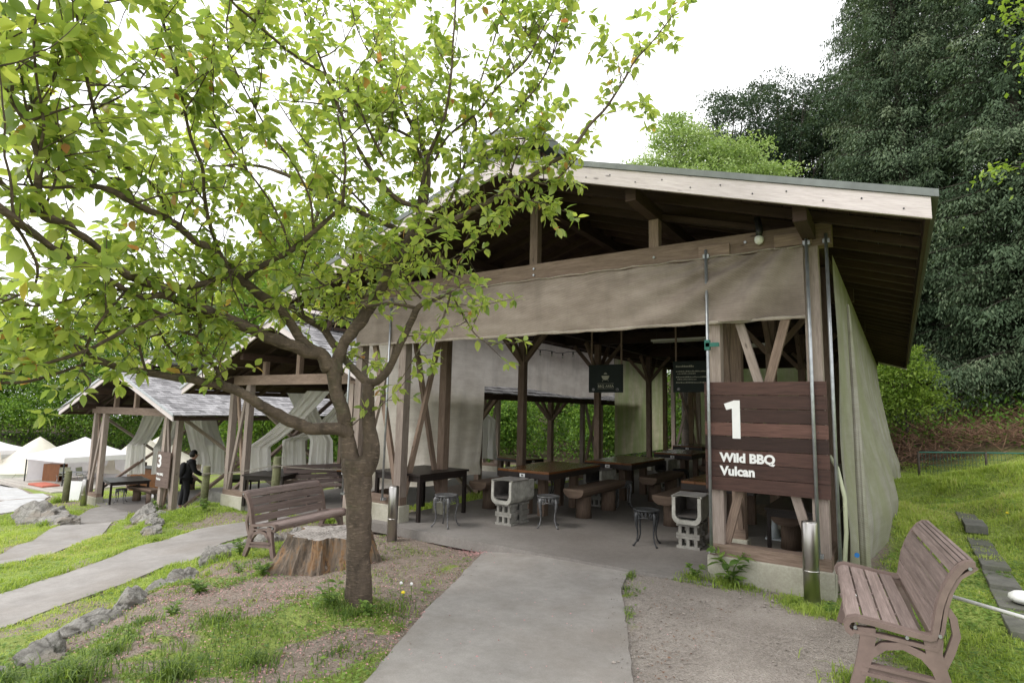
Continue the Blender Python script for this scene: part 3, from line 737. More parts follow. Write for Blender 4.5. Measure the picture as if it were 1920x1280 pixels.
    # raised ridge vent
    if cup:
        w, h, ca, cb = cup; sp = .16
        for sg in (-1, 1):
            P('vent_roof', MB().hexa([(xc, ca, zr+h+sp*w), (xc, cb, zr+h+sp*w), (xc, cb, zr+h+sp*w+.1), (xc, ca, zr+h+sp*w+.1), (xc+sg*w, ca, zr+h-.03), (xc+sg*w, cb, zr+h-.03), (xc+sg*w, cb, zr+h+.1), (xc+sg*w, ca, zr+h+.1)], tone=.5), M['metalroof'])
            xa, xb = sorted((xc+sg*(w-.16), xc+sg*(w-.13)))
            lv = MB()
            for q in range(3):
                zz = rz(xa)+.08+q*.11
                if zz+.07 < zr+h-.02: lv.box(xa, xb, ca+.35, cb-.35, zz, zz+.07, axis=1)
            if lv.v: P('vent_louvre', lv, M['wood_shade'])
        for y in np.arange(ca+.3, cb, 1.6):
            for sg in (-1, 1):
                x = xc+sg*(w-.22)
                P('vent_post', MB().box(x-.04, x+.04, y-.04, y+.04, rz(x)+thick, zr+h+.02), M['wood_shade'])
        for ya in (ca-.03,):
            for sg in (-1, 1):
                P('vent_bargeboard', MB().hexa([(xc, ya, zr+h+sp*w-.11), (xc, ya+.025, zr+h+sp*w-.11), (xc, ya+.025, zr+h+sp*w-.005), (xc, ya, zr+h+sp*w-.005), (xc+sg*w, ya, zr+h-.14), (xc+sg*w, ya+.025, zr+h-.14), (xc+sg*w, ya+.025, zr+h-.035), (xc+sg*w, ya, zr+h-.035)]), M['fascia'])
    return root, off, P

random.seed(3)
p1, off1, P1 = pavilion('pavilion', 'large open timber pavilion with pale gable boards and cloth side screens behind the cherry tree', -6.9, -.56, 5.97, 20.9, 0, 3.21, .308, .84, .77, .3, 1.04, .13, (9.2, 12.5, 15.9), 'metal', 3.26, .06, cup=(.5, .2, 5.2, 17))
gbm = MB()
for k in range(60):
    x = -6.9+k*.1057
    gbm.box(x+.002, x+.104, 20.93, 20.955, 3.2, 4.49-.308*abs(x+.05+3.73)-.1, axis=2)
P1('sky_gap_boards', gbm, M['wood_shade'])  # added boards that block the bright sky showing through the back gable
random.seed(4)
p2, off2, P2 = pavilion('pavilion', 'smaller timber shelter with steep gable and white drapes behind the left bench', -12.85, -8.0, 7.45, 17.3, -.66, 2.7, .42, .85, .65, .5, .78, .13, (10.7, 14.0), 'shingle', 1.95, .05, raf=.6, cup=(.6, .28, 7.6, 16), small=True)
random.seed(5)
p3, off3, P3 = pavilion('pavilion', 'farthest timber shelter on the left, grey shingled roof and number three board', -21.6, -16.2, 8.0, 15.6, -1.6, 2.82, .34, .96, .6, .5, .8, .14, (11.8,), 'shingle', 1.29, .05, raf=.6, cup=(.6, .28, 8.3, 14.5), small=True)

# cloth screens of the big pavilion
def clothmesh(name, fn, nu, nv, mat, P=P1, hem=None):
    mb = MB(); mb.grid(fn, nu, nv)
    return P(name, mb, mat)
def bell(x, c, w): return math.exp(-((x-c)/w)**2)
def front(u, v):
    x = -6.87+u*6.19; top = 3.205+.012*math.sin(u*60); bot = 2.53+.003*math.sin(u*26)+.003*math.sin(u*61)
    z = top+(bot-top)*v
    rr = bell(u, .97, .17)
    ang = math.atan2(1.0-u, .15+v*.5)*1.0
    y = 5.925+.005*math.sin(u*38+v*3)*v-.035*math.sin(v*math.pi)*.6+rr*.075*math.sin(ang*30)*(.3+v)-.0012*math.sin(v*30+math.sin(u*50)*.8)+.006*math.sin(u*7+v*2)*v
    return (x, y, z)
clothmesh('front_screen', front, 220, 26, M['frontcloth'])
P1('front_screen_hem', MB().tube([(-6.87+i/60*6.19, 5.915+.006*math.sin(i*1.3), 2.53+.003*math.sin(i/60*26)+.003*math.sin(i/60*61)) for i in range(61)], [.016+.004*math.sin(i*2.1) for i in range(61)], 8, tone=.6), M['leftcloth'])
P1('front_screen_cord', MB().tube([(-6.87+i/40*6.19, 5.912, 3.212+.008*math.sin(i*2.2)) for i in range(41)], .007, 6, tone=.6), M['leftcloth'])
def left1(u, v):
    y = 6.02+u*3.3; z = 3.2+(.3+.05*math.sin(u*9)-3.2)*v
    x = -6.96+.02*math.sin(u*22+v*2)*v+.05*math.sin(v*math.pi)+.015*math.sin(u*51+v*5)*v+.25*bell(v, 1, .12)*bell(u, .15, .22)+.03*math.sin(v*40)*bell(v, 1, .1)
    return (x, y, z)
clothmesh('side_screen', left1, 70, 60, M['leftcloth'])
def left2(u, v):
    y = 9.33+u*6.5; z = 3.2+(2.07+.05*math.sin(u*7)+.04*math.sin(u*3.14)*-1-3.2)*v
    return (-6.97+.015*math.sin(u*40+v*3)*v, y, z)
clothmesh('side_screen', left2, 90, 24, M['leftcloth'])
def left3(u, v):
    y = 15.86+u*4.2; z = 3.2+(.35-3.2)*v
    return (-6.97+.02*math.sin(u*24+v*3)*v, y, z)
clothmesh('side_screen', left3, 40, 30, M['backcloth'])
def back1(u, v):
    x = -6.2+u*4.6; z = 3.2+(.5-3.2)*v
    return (x, 21.0+.02*math.sin(u*30+v*3)*v, z)
clothmesh('back_screen', back1, 40, 30, M['backcloth'])
def right1(u, v):
    y = 6.35+u*14.0; z = 3.2+(.03-3.2)*v
    b = ss(-.05, .32, u)*.46+.06*math.sin(u*9)*min(1, u*6)
    x = -.47+b*(max(0, v)**1.7)*(1-.25*ss(.85, 1, v))+.03*math.sin(u*60+v*4)*v+.012*math.sin(u*140+v*9)*v+.05*math.sin(v*9+u*5)*v*v
    y2 = y+.12*math.sin(v*5)*v-.1*v*(1-u)
    return (x, y2, z)
clothmesh('side_screen', right1, 200, 70, M['rightcloth'])
def right0(u, v):      # bunched edge tied by the corner post
    a = u*2*math.pi; r = .05+.03*math.sin(v*9)+.03*v
    z = 2.7+(.0-2.7)*v; r = .008+.03*v**.6
    return (-.36+.05*v+r*math.cos(a)*(1+.3*math.sin(5*a+v*4)), 6.42+.03*math.sin(v*6)+r*math.sin(a)*(1+.25*math.sin(4*a+v*7)), z)
clothmesh('gathered_screen', right0, 30, 50, M['rightcloth'])

# pipes that guide the screens
for (x, z0, z1, y) in ((-1.575, .27, 3.29, 5.895), (-.645, .36, 3.30, 5.895), (-.485, .31, 3.31, 5.95), (-6.12, .3, 3.2, 5.895), (-6.93, .3, 3.2, 5.87)):
    pp = P1('screen_pipe', MB().tube([(x, y, z0), (x, y, z1)], .016, 10, tone=.5), M['galv'])
    bm_ = MB(Vector(off1)).box(x-.03, x+.03, y-.01, y+.05, z1-.09, z1-.05, tone=.5); bm_.box(x-.025, x+.035, y-.012, y+.05, z0, z0+.035, tone=.5)
    bm_.build('pipe_bracket', M['galv'], pp)
for x0, x1, z0 in ((-1.66, -1.35, 3.22), (-.93, -.6, 3.23)):
    P1('mounting_block', MB().box(x0, x1, 5.932, 5.957, z0, z0+.12), M['wood'])
P1('clamp', MB().box(-1.59, -1.46, 5.87, 5.9, 2.28, 2.32, tone=.5).box(-1.6, -1.55, 5.87, 5.92, 2.25, 2.35, tone=.5), M['greenwire'])
# bolts on the tie beam
bt = MB()
for (x, z) in ((-3.7, 3.28), (-3.7, 3.36), (-2.15, 3.30), (-1.2, 3.33), (-5.2, 3.3)):
    bt.tube([(x, 5.958, z), (x, 5.942, z)], .013, 8, tone=.5)
P1('beam_bolts', bt, M['galv'])
# screws in the boards
st = MB()
for i in range(14):
    x = -3.4+i*.27; z = 4.49-.308*abs(x+3.73)-.06-.05*(i % 2)
    st.tube([(x, 5.166, z), (x, 5.16, z)], .007, 6, tone=.2)
P1('board_screws', st, M['irondark'])

# ------------------------------------------------------------------ lettering helper
def lettering(name, text, size, loc, mat, parent, weight=.012, rot=(math.pi/2, 0, 0), th=.003, space=1.0, off=(0, 0, 0)):
    cu = bpy.data.curves.new(name, 'FONT'); cu.body = text; cu.size = size; cu.offset = weight*size; cu.extrude = th
    cu.space_character = space; cu.resolution_u = 4
    ob = bpy.data.objects.new(name, cu); COL.objects.link(ob)
    dg = bpy.context.evaluated_depsgraph_get(); me = bpy.data.meshes.new_from_object(ob.evaluated_get(dg))
    bpy.data.objects.remove(ob)
    o = bpy.data.objects.new(name, me); COL.objects.link(o); me.materials.clear(); me.materials.append(mat)
    o.parent = parent; o.location = Vector(loc)-Vector(off); o.rotation_euler = rot
    return o
# number board one
sx0, sx1, sz0, sz1 = -1.625, -.53, .865, 1.925; sy = 5.94
sg = empty('sign_board', ((sx0+sx1)/2, sy, sz0)); SO = Vector(sg.location)
tag(sg, 'big brown plank board with large white 1 and Wild BBQ Vulcan', 'sign')
bh = (sz1-sz0)/8; tn = [.55, .35, .25, .95, .12, .6, .35, .45]
sm = MB(SO)
for k in range(8):
    z1_ = sz1-k*bh; z0_ = z1_-bh+.005
    sm.hexa([(sx0, sy-.012, z0_), (sx0, sy+.012, z0_), (sx0, sy+.012, z1_), (sx0, sy-.012, z1_), (sx1, sy-.012, z0_), (sx1, sy+.012, z0_), (sx1, sy+.012, z1_), (sx1, sy-.012, z1_)], tone=tn[k])
sm.build('planks', M['signwood'], sg, .002)
bat = MB(SO)
for x in (sx0+.06, sx1-.1): bat.box(x, x+.05, sy+.0125, sy+.029, sz0+.02, sz1-.02)
bat.build('battens', M['wood'], sg)
scw = MB(SO)
for k in range(8):
    for x in (sx0+.09, sx1-.08): scw.tube([(x, sy-.0125, sz1-(k+.5)*bh), (x, sy-.014, sz1-(k+.5)*bh)], .005, 6, tone=.5)
scw.build('screws', M['irondark'], sg)
# numeral 1 as its own outline
one = [(-.03, 0), (.045, 0), (.045, .37), (-.01, .37), (-.105, .335), (-.083, .275), (-.03, .29)]
n1_ = MB(SO); n1_.prism(one, .004, ((-1.33, sy-.015, 1.375), (1, 0, 0), (0, 0, 1), (0, 1, 0)), tone=.5); n1_.build('numeral', M['white'], sg)
lettering('lettering', 'Wild BBQ', .118, (-1.48, sy-.0155, 1.15), M['white'], sg, .045, off=SO)
lettering('lettering', 'Vulcan', .118, (-1.48, sy-.0155, 1.022), M['white'], sg, .045, off=SO)
# number board three on the far shelter
s3 = empty('sign_board', (-16.6, 7.955, -.68)); S3 = Vector(s3.location)
tag(s3, 'small faded plank board with white 3 on the farthest shelter', 'sign')
s3m = MB(S3)
for k in range(7):
    z0_ = -.68+k*.136; s3m.box(-17.03, -16.33, 7.93, 7.955, z0_, z0_+.131, tone=.9)
s3m.build('planks', wood('faded_sign_board', (.09, .06, .05, 1), (.19, .14, .12, 1), .75, .3, knots=False), s3)
lettering('numeral', '3', .46, (-17.0, 7.926, -.14), M['white'], s3, .03, off=S3)
lettering('lettering', 'Wild BBQ', .085, (-16.99, 7.926, -.36), M['white'], s3, .03, off=S3)
lettering('lettering', 'Vulcan', .085, (-16.99, 7.926, -.49), M['white'], s3, .03, off=S3)

# hanging information boards
def hang(x0, x1, z0, z1, y, ztop, label):
    r = empty('hanging_sign', ((x0+x1)/2, y, z0)); O = Vector(r.location)
    tag(r, label, 'hanging sign', 'dark boards hanging in the big pavilion')
    MB(O).box(x0, x1, y-.01, y+.01, z0, z1, tone=.5).build('board', M['sign_dark'], r, .003)
    for x in (x0+.03, x1-.05):
        MB(O).box(x, x+.025, y+.011, y+.035, z1-.03, ztop).build('hanger', M['wood'], r)
    return r, O
h1_, HO = hang(-4.43, -3.8, 1.935, 2.41, 9.0, 3.22, 'dark green hanging board with grill picture and BBQ AREA')
ic = MB(HO); cx_, cz_ = -4.115, 2.2
bowl = [(-.07+.14*i/10, 0) for i in range(11)]+[(.07*math.cos(a), -.075*math.sin(a)) for a in [math.pi*i/10 for i in range(1, 10)]]
ic.prism(bowl[::-1], .004, ((cx_, 8.987, cz_+.02), (1, 0, 0), (0, 0, 1), (0, 1, 0)), tone=.5)
for s in (-1, 1): ic.beam((cx_+s*.035, 8.987, cz_-.035), (cx_+s*.055, 8.987, cz_-.075), .01, .004)
ic.box(cx_-.03, cx_+.03, 8.985, 8.989, cz_+.045, cz_+.055).box(cx_-.018, cx_+.018, 8.985, 8.989, cz_+.062, cz_+.07)
for z in (2.085, 2.0): ic.box(cx_-.15, cx_+.15, 8.985, 8.989, z, z+.004)
ic.build('printed_mark', M['cream'], h1_)
lettering('lettering', 'BBQ AREA', .058, (cx_-.14, 8.986, 2.023), M['cream'], h1_, .01, space=1.1, off=HO)
for x in (-4.34, -3.9): MB(HO).lathe([(.028, 0), (.028, .012)], (0, 0, 0), 10) and MB(HO).tube([(x, 8.989, 1.985), (x, 8.984, 1.985)], .026, 12, tone=.5).build('round_mark', M['iron'], h1_)
h2_, HO2 = hang(-2.95, -2.2, 1.94, 2.43, 9.0, 3.22, 'dark green hanging board covered in small lines of text')
tx = MB(HO2)
for (z, x0, x1, hh) in ((2.335, -2.9, -2.62, .03), (2.26, -2.9, -2.3, .018), (2.225, -2.88, -2.6, .016), (2.17, -2.9, -2.28, .018), (2.135, -2.88, -2.58, .016), (2.085, -2.9, -2.25, .018)):
    x = x0; tx = MB(HO2)
    while x < x1:
        wd = random.uniform(.012, .022)
        tx.box(x, x+wd, 8.985, 8.989, z, z+hh*random.uniform(.5, 1)); x += wd+.008
    tx.build('printed_line', M['cream'], h2_)
MB(HO2).tube([(-2.86, 8.989, 1.99), (-2.86, 8.984, 1.99)], .026, 12, tone=.5).build('round_mark', M['iron'], h2_)

# ------------------------------------------------------------------ park benches
def make_bench(L=1.4):
    r = empty('park_bench')
    prof = [(-.235, .355), (-.262, .375), (-.268, .402), (-.25, .43), (-.215, .441), (-.12, .43), (0, .412), (.09, .402)]
    back = [(.15, .425), (.163, .5), (.18, .58), (.208, .66), (.245, .735), (.285, .79), (.315, .812), (.345, .812)]
    def slat_set(P, cuts, th):
        mb = MB()
        S = [0]
        for a, b in zip(P, P[1:]): S.append(S[-1]+math.hypot(b[0]-a[0], b[1]-a[1]))
        def pt(s):
            for i in range(len(P)-1):
                if s <= S[i+1] or i == len(P)-2:
                    t = (s-S[i])/(S[i+1]-S[i]); return (P[i][0]+(P[i+1][0]-P[i][0])*t, P[i][1]+(P[i+1][1]-P[i][1])*t)
        T = S[-1]
        for k, (a, b) in enumerate(cuts):
            a *= T; b *= T; n = 6; tone = random.random()
            pts = [pt(a+(b-a)*i/n) for i in range(n+1)]
            for i in range(n):
                (y0, z0), (y1, z1) = pts[i], pts[i+1]
                dx, dz = y1-y0, z1-z0; l = math.hypot(dx, dz); ny, nz = dz/l*th, -dx/l*th
                X = L/2-.03
                bi = len(mb.v)
                mb.hexa([(-X, y0+ny, z0+nz), (-X, y1+ny, z1+nz), (-X, y1, z1), (-X, y0, z0), (X, y0+ny, z0+nz), (X, y1+ny, z1+nz), (X, y1, z1), (X, y0, z0)], tone=tone)
        # cross connectors that break the slots
        for j in range(1, 4):
            x = -L/2+L*j/4
            pts = [pt(T*(.04+.92*i/12)) for i in range(13)]
            mb.ribbon([(p[0]+(.012 if th < 0 else 0), p[1]-(0 if th < 0 else .014)) for p in pts], .012, .02, ((x, 0, 0), (0, 1, 0), (0, 0, 1), (1, 0, 0)), tone=.5)
        return mb
    slat_set(prof, [(0, .36), (.39, .58), (.61, .79), (.82, 1)], .022).build('seat', M['benchwood'], r)
    slat_set(back, [(0, .2), (.235, .45), (.485, .70), (.735, 1)], -.02).build('backrest', M['benchwood'], r)
    for s in (-1, 1):
        x = s*(L/2-.008)
        e = MB(); fr = ((x, 0, 0), (0, 1, 0), (0, 0, 1), (1, 0, 0))
        path = prof+[(.125, .4), (.143, .408)]+back
        e.ribbon(path, .03, .06, fr)
        e.ribbon([(-.235, .37), (-.15, .37), (-.02, .362), (.1, .35), (.16, .345)], .02, .05, fr)
        e.ribbon([(.155, .35), (.185, .45), (.205, .56), (.235, .66), (.275, .735), (.325, .775), (.352, .8)], .018, .05, fr)
        e.build('end_frame', M['castresin'], r)
        leg = MB()
        leg.ribbon([(-.17, .4), (-.165, .34), (-.185, .24), (-.215, .13), (-.24, .05), (-.255, 0)], [.09, .075, .07, .06, .055, .055], .045, fr)
        leg.build('leg', M['castresin'], r)
        leg = MB()
        leg.ribbon([(.14, .4), (.14, .32), (.165, .22), (.2, .12), (.235, .04), (.25, 0)], [.09, .075, .07, .06, .055, .055], .045, fr)
        leg.ribbon([(.19, .6), (.235, .52), (.245, .43), (.215, .34), (.18, .26)], [.03, .035, .035, .035, .035], .04, fr)
        leg.build('leg', M['castresin'], r)
        ar = MB()
        ar.ribbon([(-.2, .17), (-.16, .26), (-.09, .315), (0, .335), (.09, .3), (.15, .235)], [.05, .045, .04, .04, .04, .045], .045, fr)
        ar.ribbon([(-.195, .2), (-.1, .195), (.02, .188), (.17, .18)], .018, .05, fr)
        ar.ribbon([(-.205, .155), (-.1, .15), (.02, .143), (.185, .135)], .02, .05, fr)
        ar.ribbon([(-.2, .178), (0, .168), (.18, .158)], .03, .02, fr)
        ar.build('arch_stretcher', M['castresin'], r)
        for (y, z) in ((-.225, .395), (.02, .385), (.17, .42), (.32, .79)): MB().tube([(x+s*.02, y, z), (x+s*.034, y, z)], .009, 8, tone=.5).build('bolt', M['galv'], r)
    st = MB().beam((-L/2+.02, .16, .37), (L/2-.02, .16, .37), .03, .045); st.build('rail', M['castresin'], r)
    return r
bench = make_bench(1.38)
bench.location = (-.12, 4.68, h1(-.1, 4.7)+.0); bench.rotation_euler = (0, 0, R(-90)+R(6.5))
tag(bench, 'brown slatted park bench seen end-on in the right foreground beside the steel bollard', 'bench', 'brown slatted park benches')
MB(Vector((0, 0, 0))).box(-.55, -.5, .171, .173, .5, .535, tone=.5).build('maker_plate', M['white'], bench)
b2 = copy_tree(bench); pa = Vector((-6.75, 4.05, 0)); 
tag(b2, 'brown slatted park bench behind the sawn tree stump', 'bench', 'brown slatted park benches')
for c in list(b2.children):
    if c.name.startswith('maker_plate'): bpy.data.objects.remove(c)
BL0 = Vector((-6.79, 4.04)); BL1 = Vector((-6.72, 5.41))
b2.scale = (.94, .94, .94); b2.location = (-6.72, 4.98, -.26); b2.rotation_euler = (0, 0, R(101))
b3 = copy_tree(b2); tag(b3, 'brown slatted park bench inside the middle shelter beyond the rope posts', 'bench', 'brown slatted park benches')
b3.scale = (1, 1, 1); b3.location = (-11.2, 8.75, -.598); b3.rotation_euler = (0, 0, R(70))

# ------------------------------------------------------------------ bollards
def make_bollard(h=.72, rad=.065):
    r = empty('bollard')
    MB().lathe([(rad, -.1), (rad, h-.012), (rad-.004, h-.004)], n=28).build('body', M['steel'], r)
    MB().lathe([(rad-.004, h-.0038), (rad-.016, h+.002), (.02, h+.004)], n=28).build('cap', M['steel'], r)
    MB().lathe([(rad+.002, h*.42), (rad+.002, h*.42+.012)], n=28).build('band', M['steel'], r)
    return r
bo = make_bollard()
bo.location = (-.69, 5.72, -.02); tag(bo, 'stainless steel bollard beside the number one board and right bench', 'bollard', 'short round bollards')
for loc, lb, sc_ in (((-5.5, 5.5, -.13), 'stainless steel bollard at the left corner post, right of the cherry trunk', 1.0), ((-21.0, 7.75, -1.6), 'weathered grey bollard in front of the farthest shelter', 1.1), ((-19.35, 9.0, -1.68), 'short steel bollard cut off by the boulder below the number three board', .65)):
    c = copy_tree(bo); c.location = loc; c.scale = (1.0, 1.0, sc_) if sc_ != 1.1 else (1.3, 1.3, 1.1); tag(c, lb, 'bollard', 'short round bollards')

# ------------------------------------------------------------------ iron stools
def make_stool(mat, legn=4):
    r = empty('garden_stool'); h = .42
    MB().lathe([(.02, h-.012), (.15, h-.014), (.162, h-.006), (.16, h+.006), (.135, h+.004), (.13, h-.002), (.03, h-.002)], n=28).build('seat', mat, r)
    sk = MB()
    for k in range(40):
        a0 = 2*math.pi*k/40; a1 = 2*math.pi*(k+1)/40
        d0 = .045+.03*abs(math.sin(a0*2))**.5*0+.028*(1-abs(math.cos(a0*2)))**1
        for (aa, bb) in ((a0, a1),):
            rr0, rr1 = .152, .148
            if k % 2 == 0:
                sk.hexa([(rr0*math.cos(aa), rr0*math.sin(aa), h-.015), (rr0*math.cos(bb), rr0*math.sin(bb), h-.015), ((rr0-.008)*math.cos(bb), (rr0-.008)*math.sin(bb), h-.015), ((rr0-.008)*math.cos(aa), (rr0-.008)*math.sin(aa), h-.015),
                         (rr1*math.cos(aa), rr1*math.sin(aa), h-.02-d0), (rr1*math.cos(bb), rr1*math.sin(bb), h-.02-d0), ((rr1-.008)*math.cos(bb), (rr1-.008)*math.sin(bb), h-.02-d0), ((rr1-.008)*math.cos(aa), (rr1-.008)*math.sin(aa), h-.02-d0)])
    for q in range(4):
        for s in (-1, 1):
            a = math.pi/4+q*math.pi/2+s*.32
            sk.tube([(.15*math.cos(a+.1*math.cos(t)), .15*math.sin(a+.1*math.cos(t)), h-.05+.022*math.sin(t)) for t in [i*2*math.pi/10 for i in range(11)]], .006, 5, caps=False)
    sk.tube([(.149*math.cos(t), .149*math.sin(t), h-.09+.012*math.cos(4*t)) for t in [i*2*math.pi/32 for i in range(33)]], .006, 6, caps=False)
    sk.build('skirt', mat, r)
    for q in range(legn):
        a = math.pi/4+q*2*math.pi/legn; ca, sa = math.cos(a), math.sin(a)
        P = [(.135, h-.02), (.15, h-.06), (.158, h-.11), (.148, h-.18), (.135, h-.25), (.135, h-.31), (.155, h-.37), (.185, h-.405), (.2, .008)]
        Rr = [.022, .026, .023, .015, .011, .009, .009, .011, .014]
        MB().tube([(p*ca, p*sa, z) for p, z in P], Rr, 8).build('leg', mat, r)
    return r
s0 = make_stool(M['iron']); s1 = make_stool(M['irondark'])
SG = 'ornate cast iron garden stools'
def put(o, x, y, rz, label, z=.012, first=False):
    c = o if first else copy_tree(o); c.location = (x, y, z); c.rotation_euler = (0, 0, rz); tag(c, label, 'stool', SG); return c
put(s0, -5.2, 6.2, .1, 'pale ornate iron stool in front of the black table', first=True)
put(s0, -4.1, 7.08, .5, 'pale ornate iron stool right beside the nearest trough grill on the left')
put(s1, -2.62, 6.93, .2, 'dark grey iron stool nearest the pavilion entrance, left of the rust stained grill', first=True)
put(s0, -3.98, 9.42, .6, 'pale iron stool between the second trough grill and second log bench')
put(s1, -5.55, 9.95, .3, 'black iron stool seen under the nearest varnished table')
put(s1, -3.9, 12.3, .9, 'dark iron stool in the shade before the third varnished table')
put(s0, -20.35, 8.5, .9, 'grey iron stool under the table of the farthest shelter', z=-1.525)

# ------------------------------------------------------------------ trough grills on cinder blocks
def make_grill():
    r = empty('concrete_grill')
    W, Hh, t, L = .34, .31, .04, .6; z0 = .29
    out = [(-W/2, Hh), (-W/2, .07), (-W/2+.02, .03), (-W/2+.06, 0), (W/2-.06, 0), (W/2-.02, .03), (W/2, .07), (W/2, Hh)]
    inn = [(W/2-t, Hh), (W/2-t, .1), (W/2-t-.02, .065), (W/2-t-.055, .045), (-W/2+t+.055, .045), (-W/2+t+.02, .065), (-W/2+t, .1), (-W/2+t, Hh)]
    m = MB()
    n = len(out)
    for i in range(n-1):      # thick U wall as quads strips, front/back rims and shells
        o0, o1 = out[i], out[i+1]; i0, i1 = inn[n-1-i], inn[n-2-i]
        m.hexa([(o0[0], 0, o0[1]+z0), (o1[0], 0, o1[1]+z0), (i1[0], 0, i1[1]+z0), (i0[0], 0, i0[1]+z0), (o0[0], L, o0[1]+z0), (o1[0], L, o1[1]+z0), (i1[0], L, i1[1]+z0), (i0[0], L, i0[1]+z0)], tone=.5)
    m.build('trough', M['plasterrim'], r)
    MB().box(-W/2+t+.004, W/2-t-.004, .03, L-.02, z0+.075, z0+.095, tone=.3).build('ash_bed', M['soot'], r)
    MB().box(-W/2+t+.003, W/2-t-.003, L-.04, L-.01, z0+.1, z0+Hh-.05).build('end_brick', M['soot'], r)
    MB().box(-W/2+t+.001, -W/2+t+.005, .015, L-.05, z0+.1, z0+Hh-.015, tone=.2).build('soot_lining', M['soot'], r)
    MB().box(W/2-t-.005, W/2-t-.001, .015, L-.05, z0+.1, z0+Hh-.015, tone=.2).build('soot_lining', M['soot'], r)
    for k in range(2):
        zz = k*.145
        b = MB(); bw = .27
        for yb in (.06, .36):
            b.box(-bw/2, bw/2, yb, yb+.17, zz, zz+.03); b.box(-bw/2, bw/2, yb, yb+.17, zz+.112, zz+.142)
            for x in (-bw*.34, 0, bw*.34): b.box(x-.018, x+.018, yb+.003, yb+.167, zz+.031, zz+.111)
        b.build('cinder_block', M['block'], r)
    g = MB()
    for s in (-1, 1): g.box(s*W/2-.012, s*W/2+.012, .01, L*.72, z0+Hh+.002, z0+Hh+.014, axis=1)
    for k in range(15): g.box(-W/2, W/2, .02+k*.03, .027+k*.03, z0+Hh+.015, z0+Hh+.021, axis=0)
    g.build('grate', M['steel'], r)
    return r
g0 = make_grill(); GG = 'white concrete trough grills on cinder blocks'
for k, (x, y, rz, lb) in enumerate(((-4.65, 6.72, 0, 'white concrete trough grill at the near end of the first varnished table'), (-2.15, 6.98, R(4), 'rust stained concrete trough grill nearest the number one board'), (-4.38, 9.05, 0, 'concrete trough grill before the second varnished table'), (-4.3, 12.2, 0, 'concrete trough grill before the third varnished table'))):
    o = g0 if k == 0 else copy_tree(g0); o.location = (x, y, .012); o.rotation_euler = (0, 0, rz); tag(o, lb, 'grill', GG)

# ------------------------------------------------------------------ thick tables and log benches
def make_table(W, L, H=.7):
    r = empty('picnic_table'); m = MB()
    nb = 5
    for k in range(nb): m.box(-W/2+k*W/nb+.002, -W/2+(k+1)*W/nb-.002, 0, L, H-.035, H, axis=1)
    m.build('table_top', M['tabletop'], r, .004)
    e = MB().box(-W/2, W/2, .0, .05, H-.115, H-.036, axis=0).box(-W/2, W/2, L-.05, L, H-.115, H-.036, axis=0).box(-W/2, -W/2+.05, .051, L-.051, H-.115, H-.036, axis=1).box(W/2-.05, W/2, .051, L-.051, H-.115, H-.036, axis=1)
    e.build('apron', M['darktable'], r)
    MB().box(-.045, .045, -.006, -.001, H-.1, H-.05, tone=.5).build('number_tag', M['white'], r)
    MB().box(-.018, -.002, -.008, -.0065, H-.09, H-.06, tone=.5).box(.004, .02, -.008, -.0065, H-.09, H-.06, tone=.5).build('tag_mark', M['black'], r)
    for y in (.32, L-.42):
        MB().box(-.2, -.08, y, y+.12, 0, H-.116).build('leg', M['logwood'], r); MB().box(.08, .2, y, y+.12, 0, H-.116).build('leg', M['logwood'], r)
        MB().box(-.28, .28, y+.01, y+.11, H-.16, H-.1165, axis=0).build('bearer', M['logwood'], r)
    return r
t0 = make_table(.92, 1.75); TG = 'thick varnished tables in two rows'
for k, (x, y, sc_, lb) in enumerate(((-4.74, 7.4, 1, 'varnished thick table nearest on the left row, close behind the first trough grill'), (-4.42, 9.75, 1, 'varnished thick table second in the left row, reflecting green light'), (-4.3, 13.0, .95, 'varnished thick table third in the left row, farthest inside'), (-2.02, 7.85, 1, 'varnished thick table partly hidden behind the number one board'), (-5.0, 16.4, .9, 'dark thick table at the back beside the green tinged screen'), (-2.6, 12.6, 1, 'dark thick table in the shadowed right row behind the hanging board'))):
    o = t0 if k == 0 else copy_tree(t0); o.location = (x, y, .012); o.scale = (sc_, sc_, 1); tag(o, lb, 'table', TG)
def make_logbench(L=1.6):
    r = empty('log_bench'); m = MB(); W, H, T = .33, .45, .13
    n = 9
    P = [(-W/2, H), (-W/2-.005, H-.05), (-W/2+.03, H-.1), (-W/2+.09, H-T), (W/2-.09, H-T), (W/2-.03, H-.1), (W/2+.005, H-.05), (W/2, H)]
    m.prism([(a, b) for a, b in P], L, ((0, L/2, 0), (1, 0, 0), (0, 0, 1), (0, 1, 0)), tone=.5)
    m.build('seat', M['logwood'], r, .01)
    for y in (.35, L-.35): MB().tube([(0, y, 0), (0, y, .12), (0, y, H-T-.002)], [.125, .115, .12], 14).build('pedestal', M['logwood'], r)
    return r
l0 = make_logbench(); LG = 'rough log benches beside the tables'
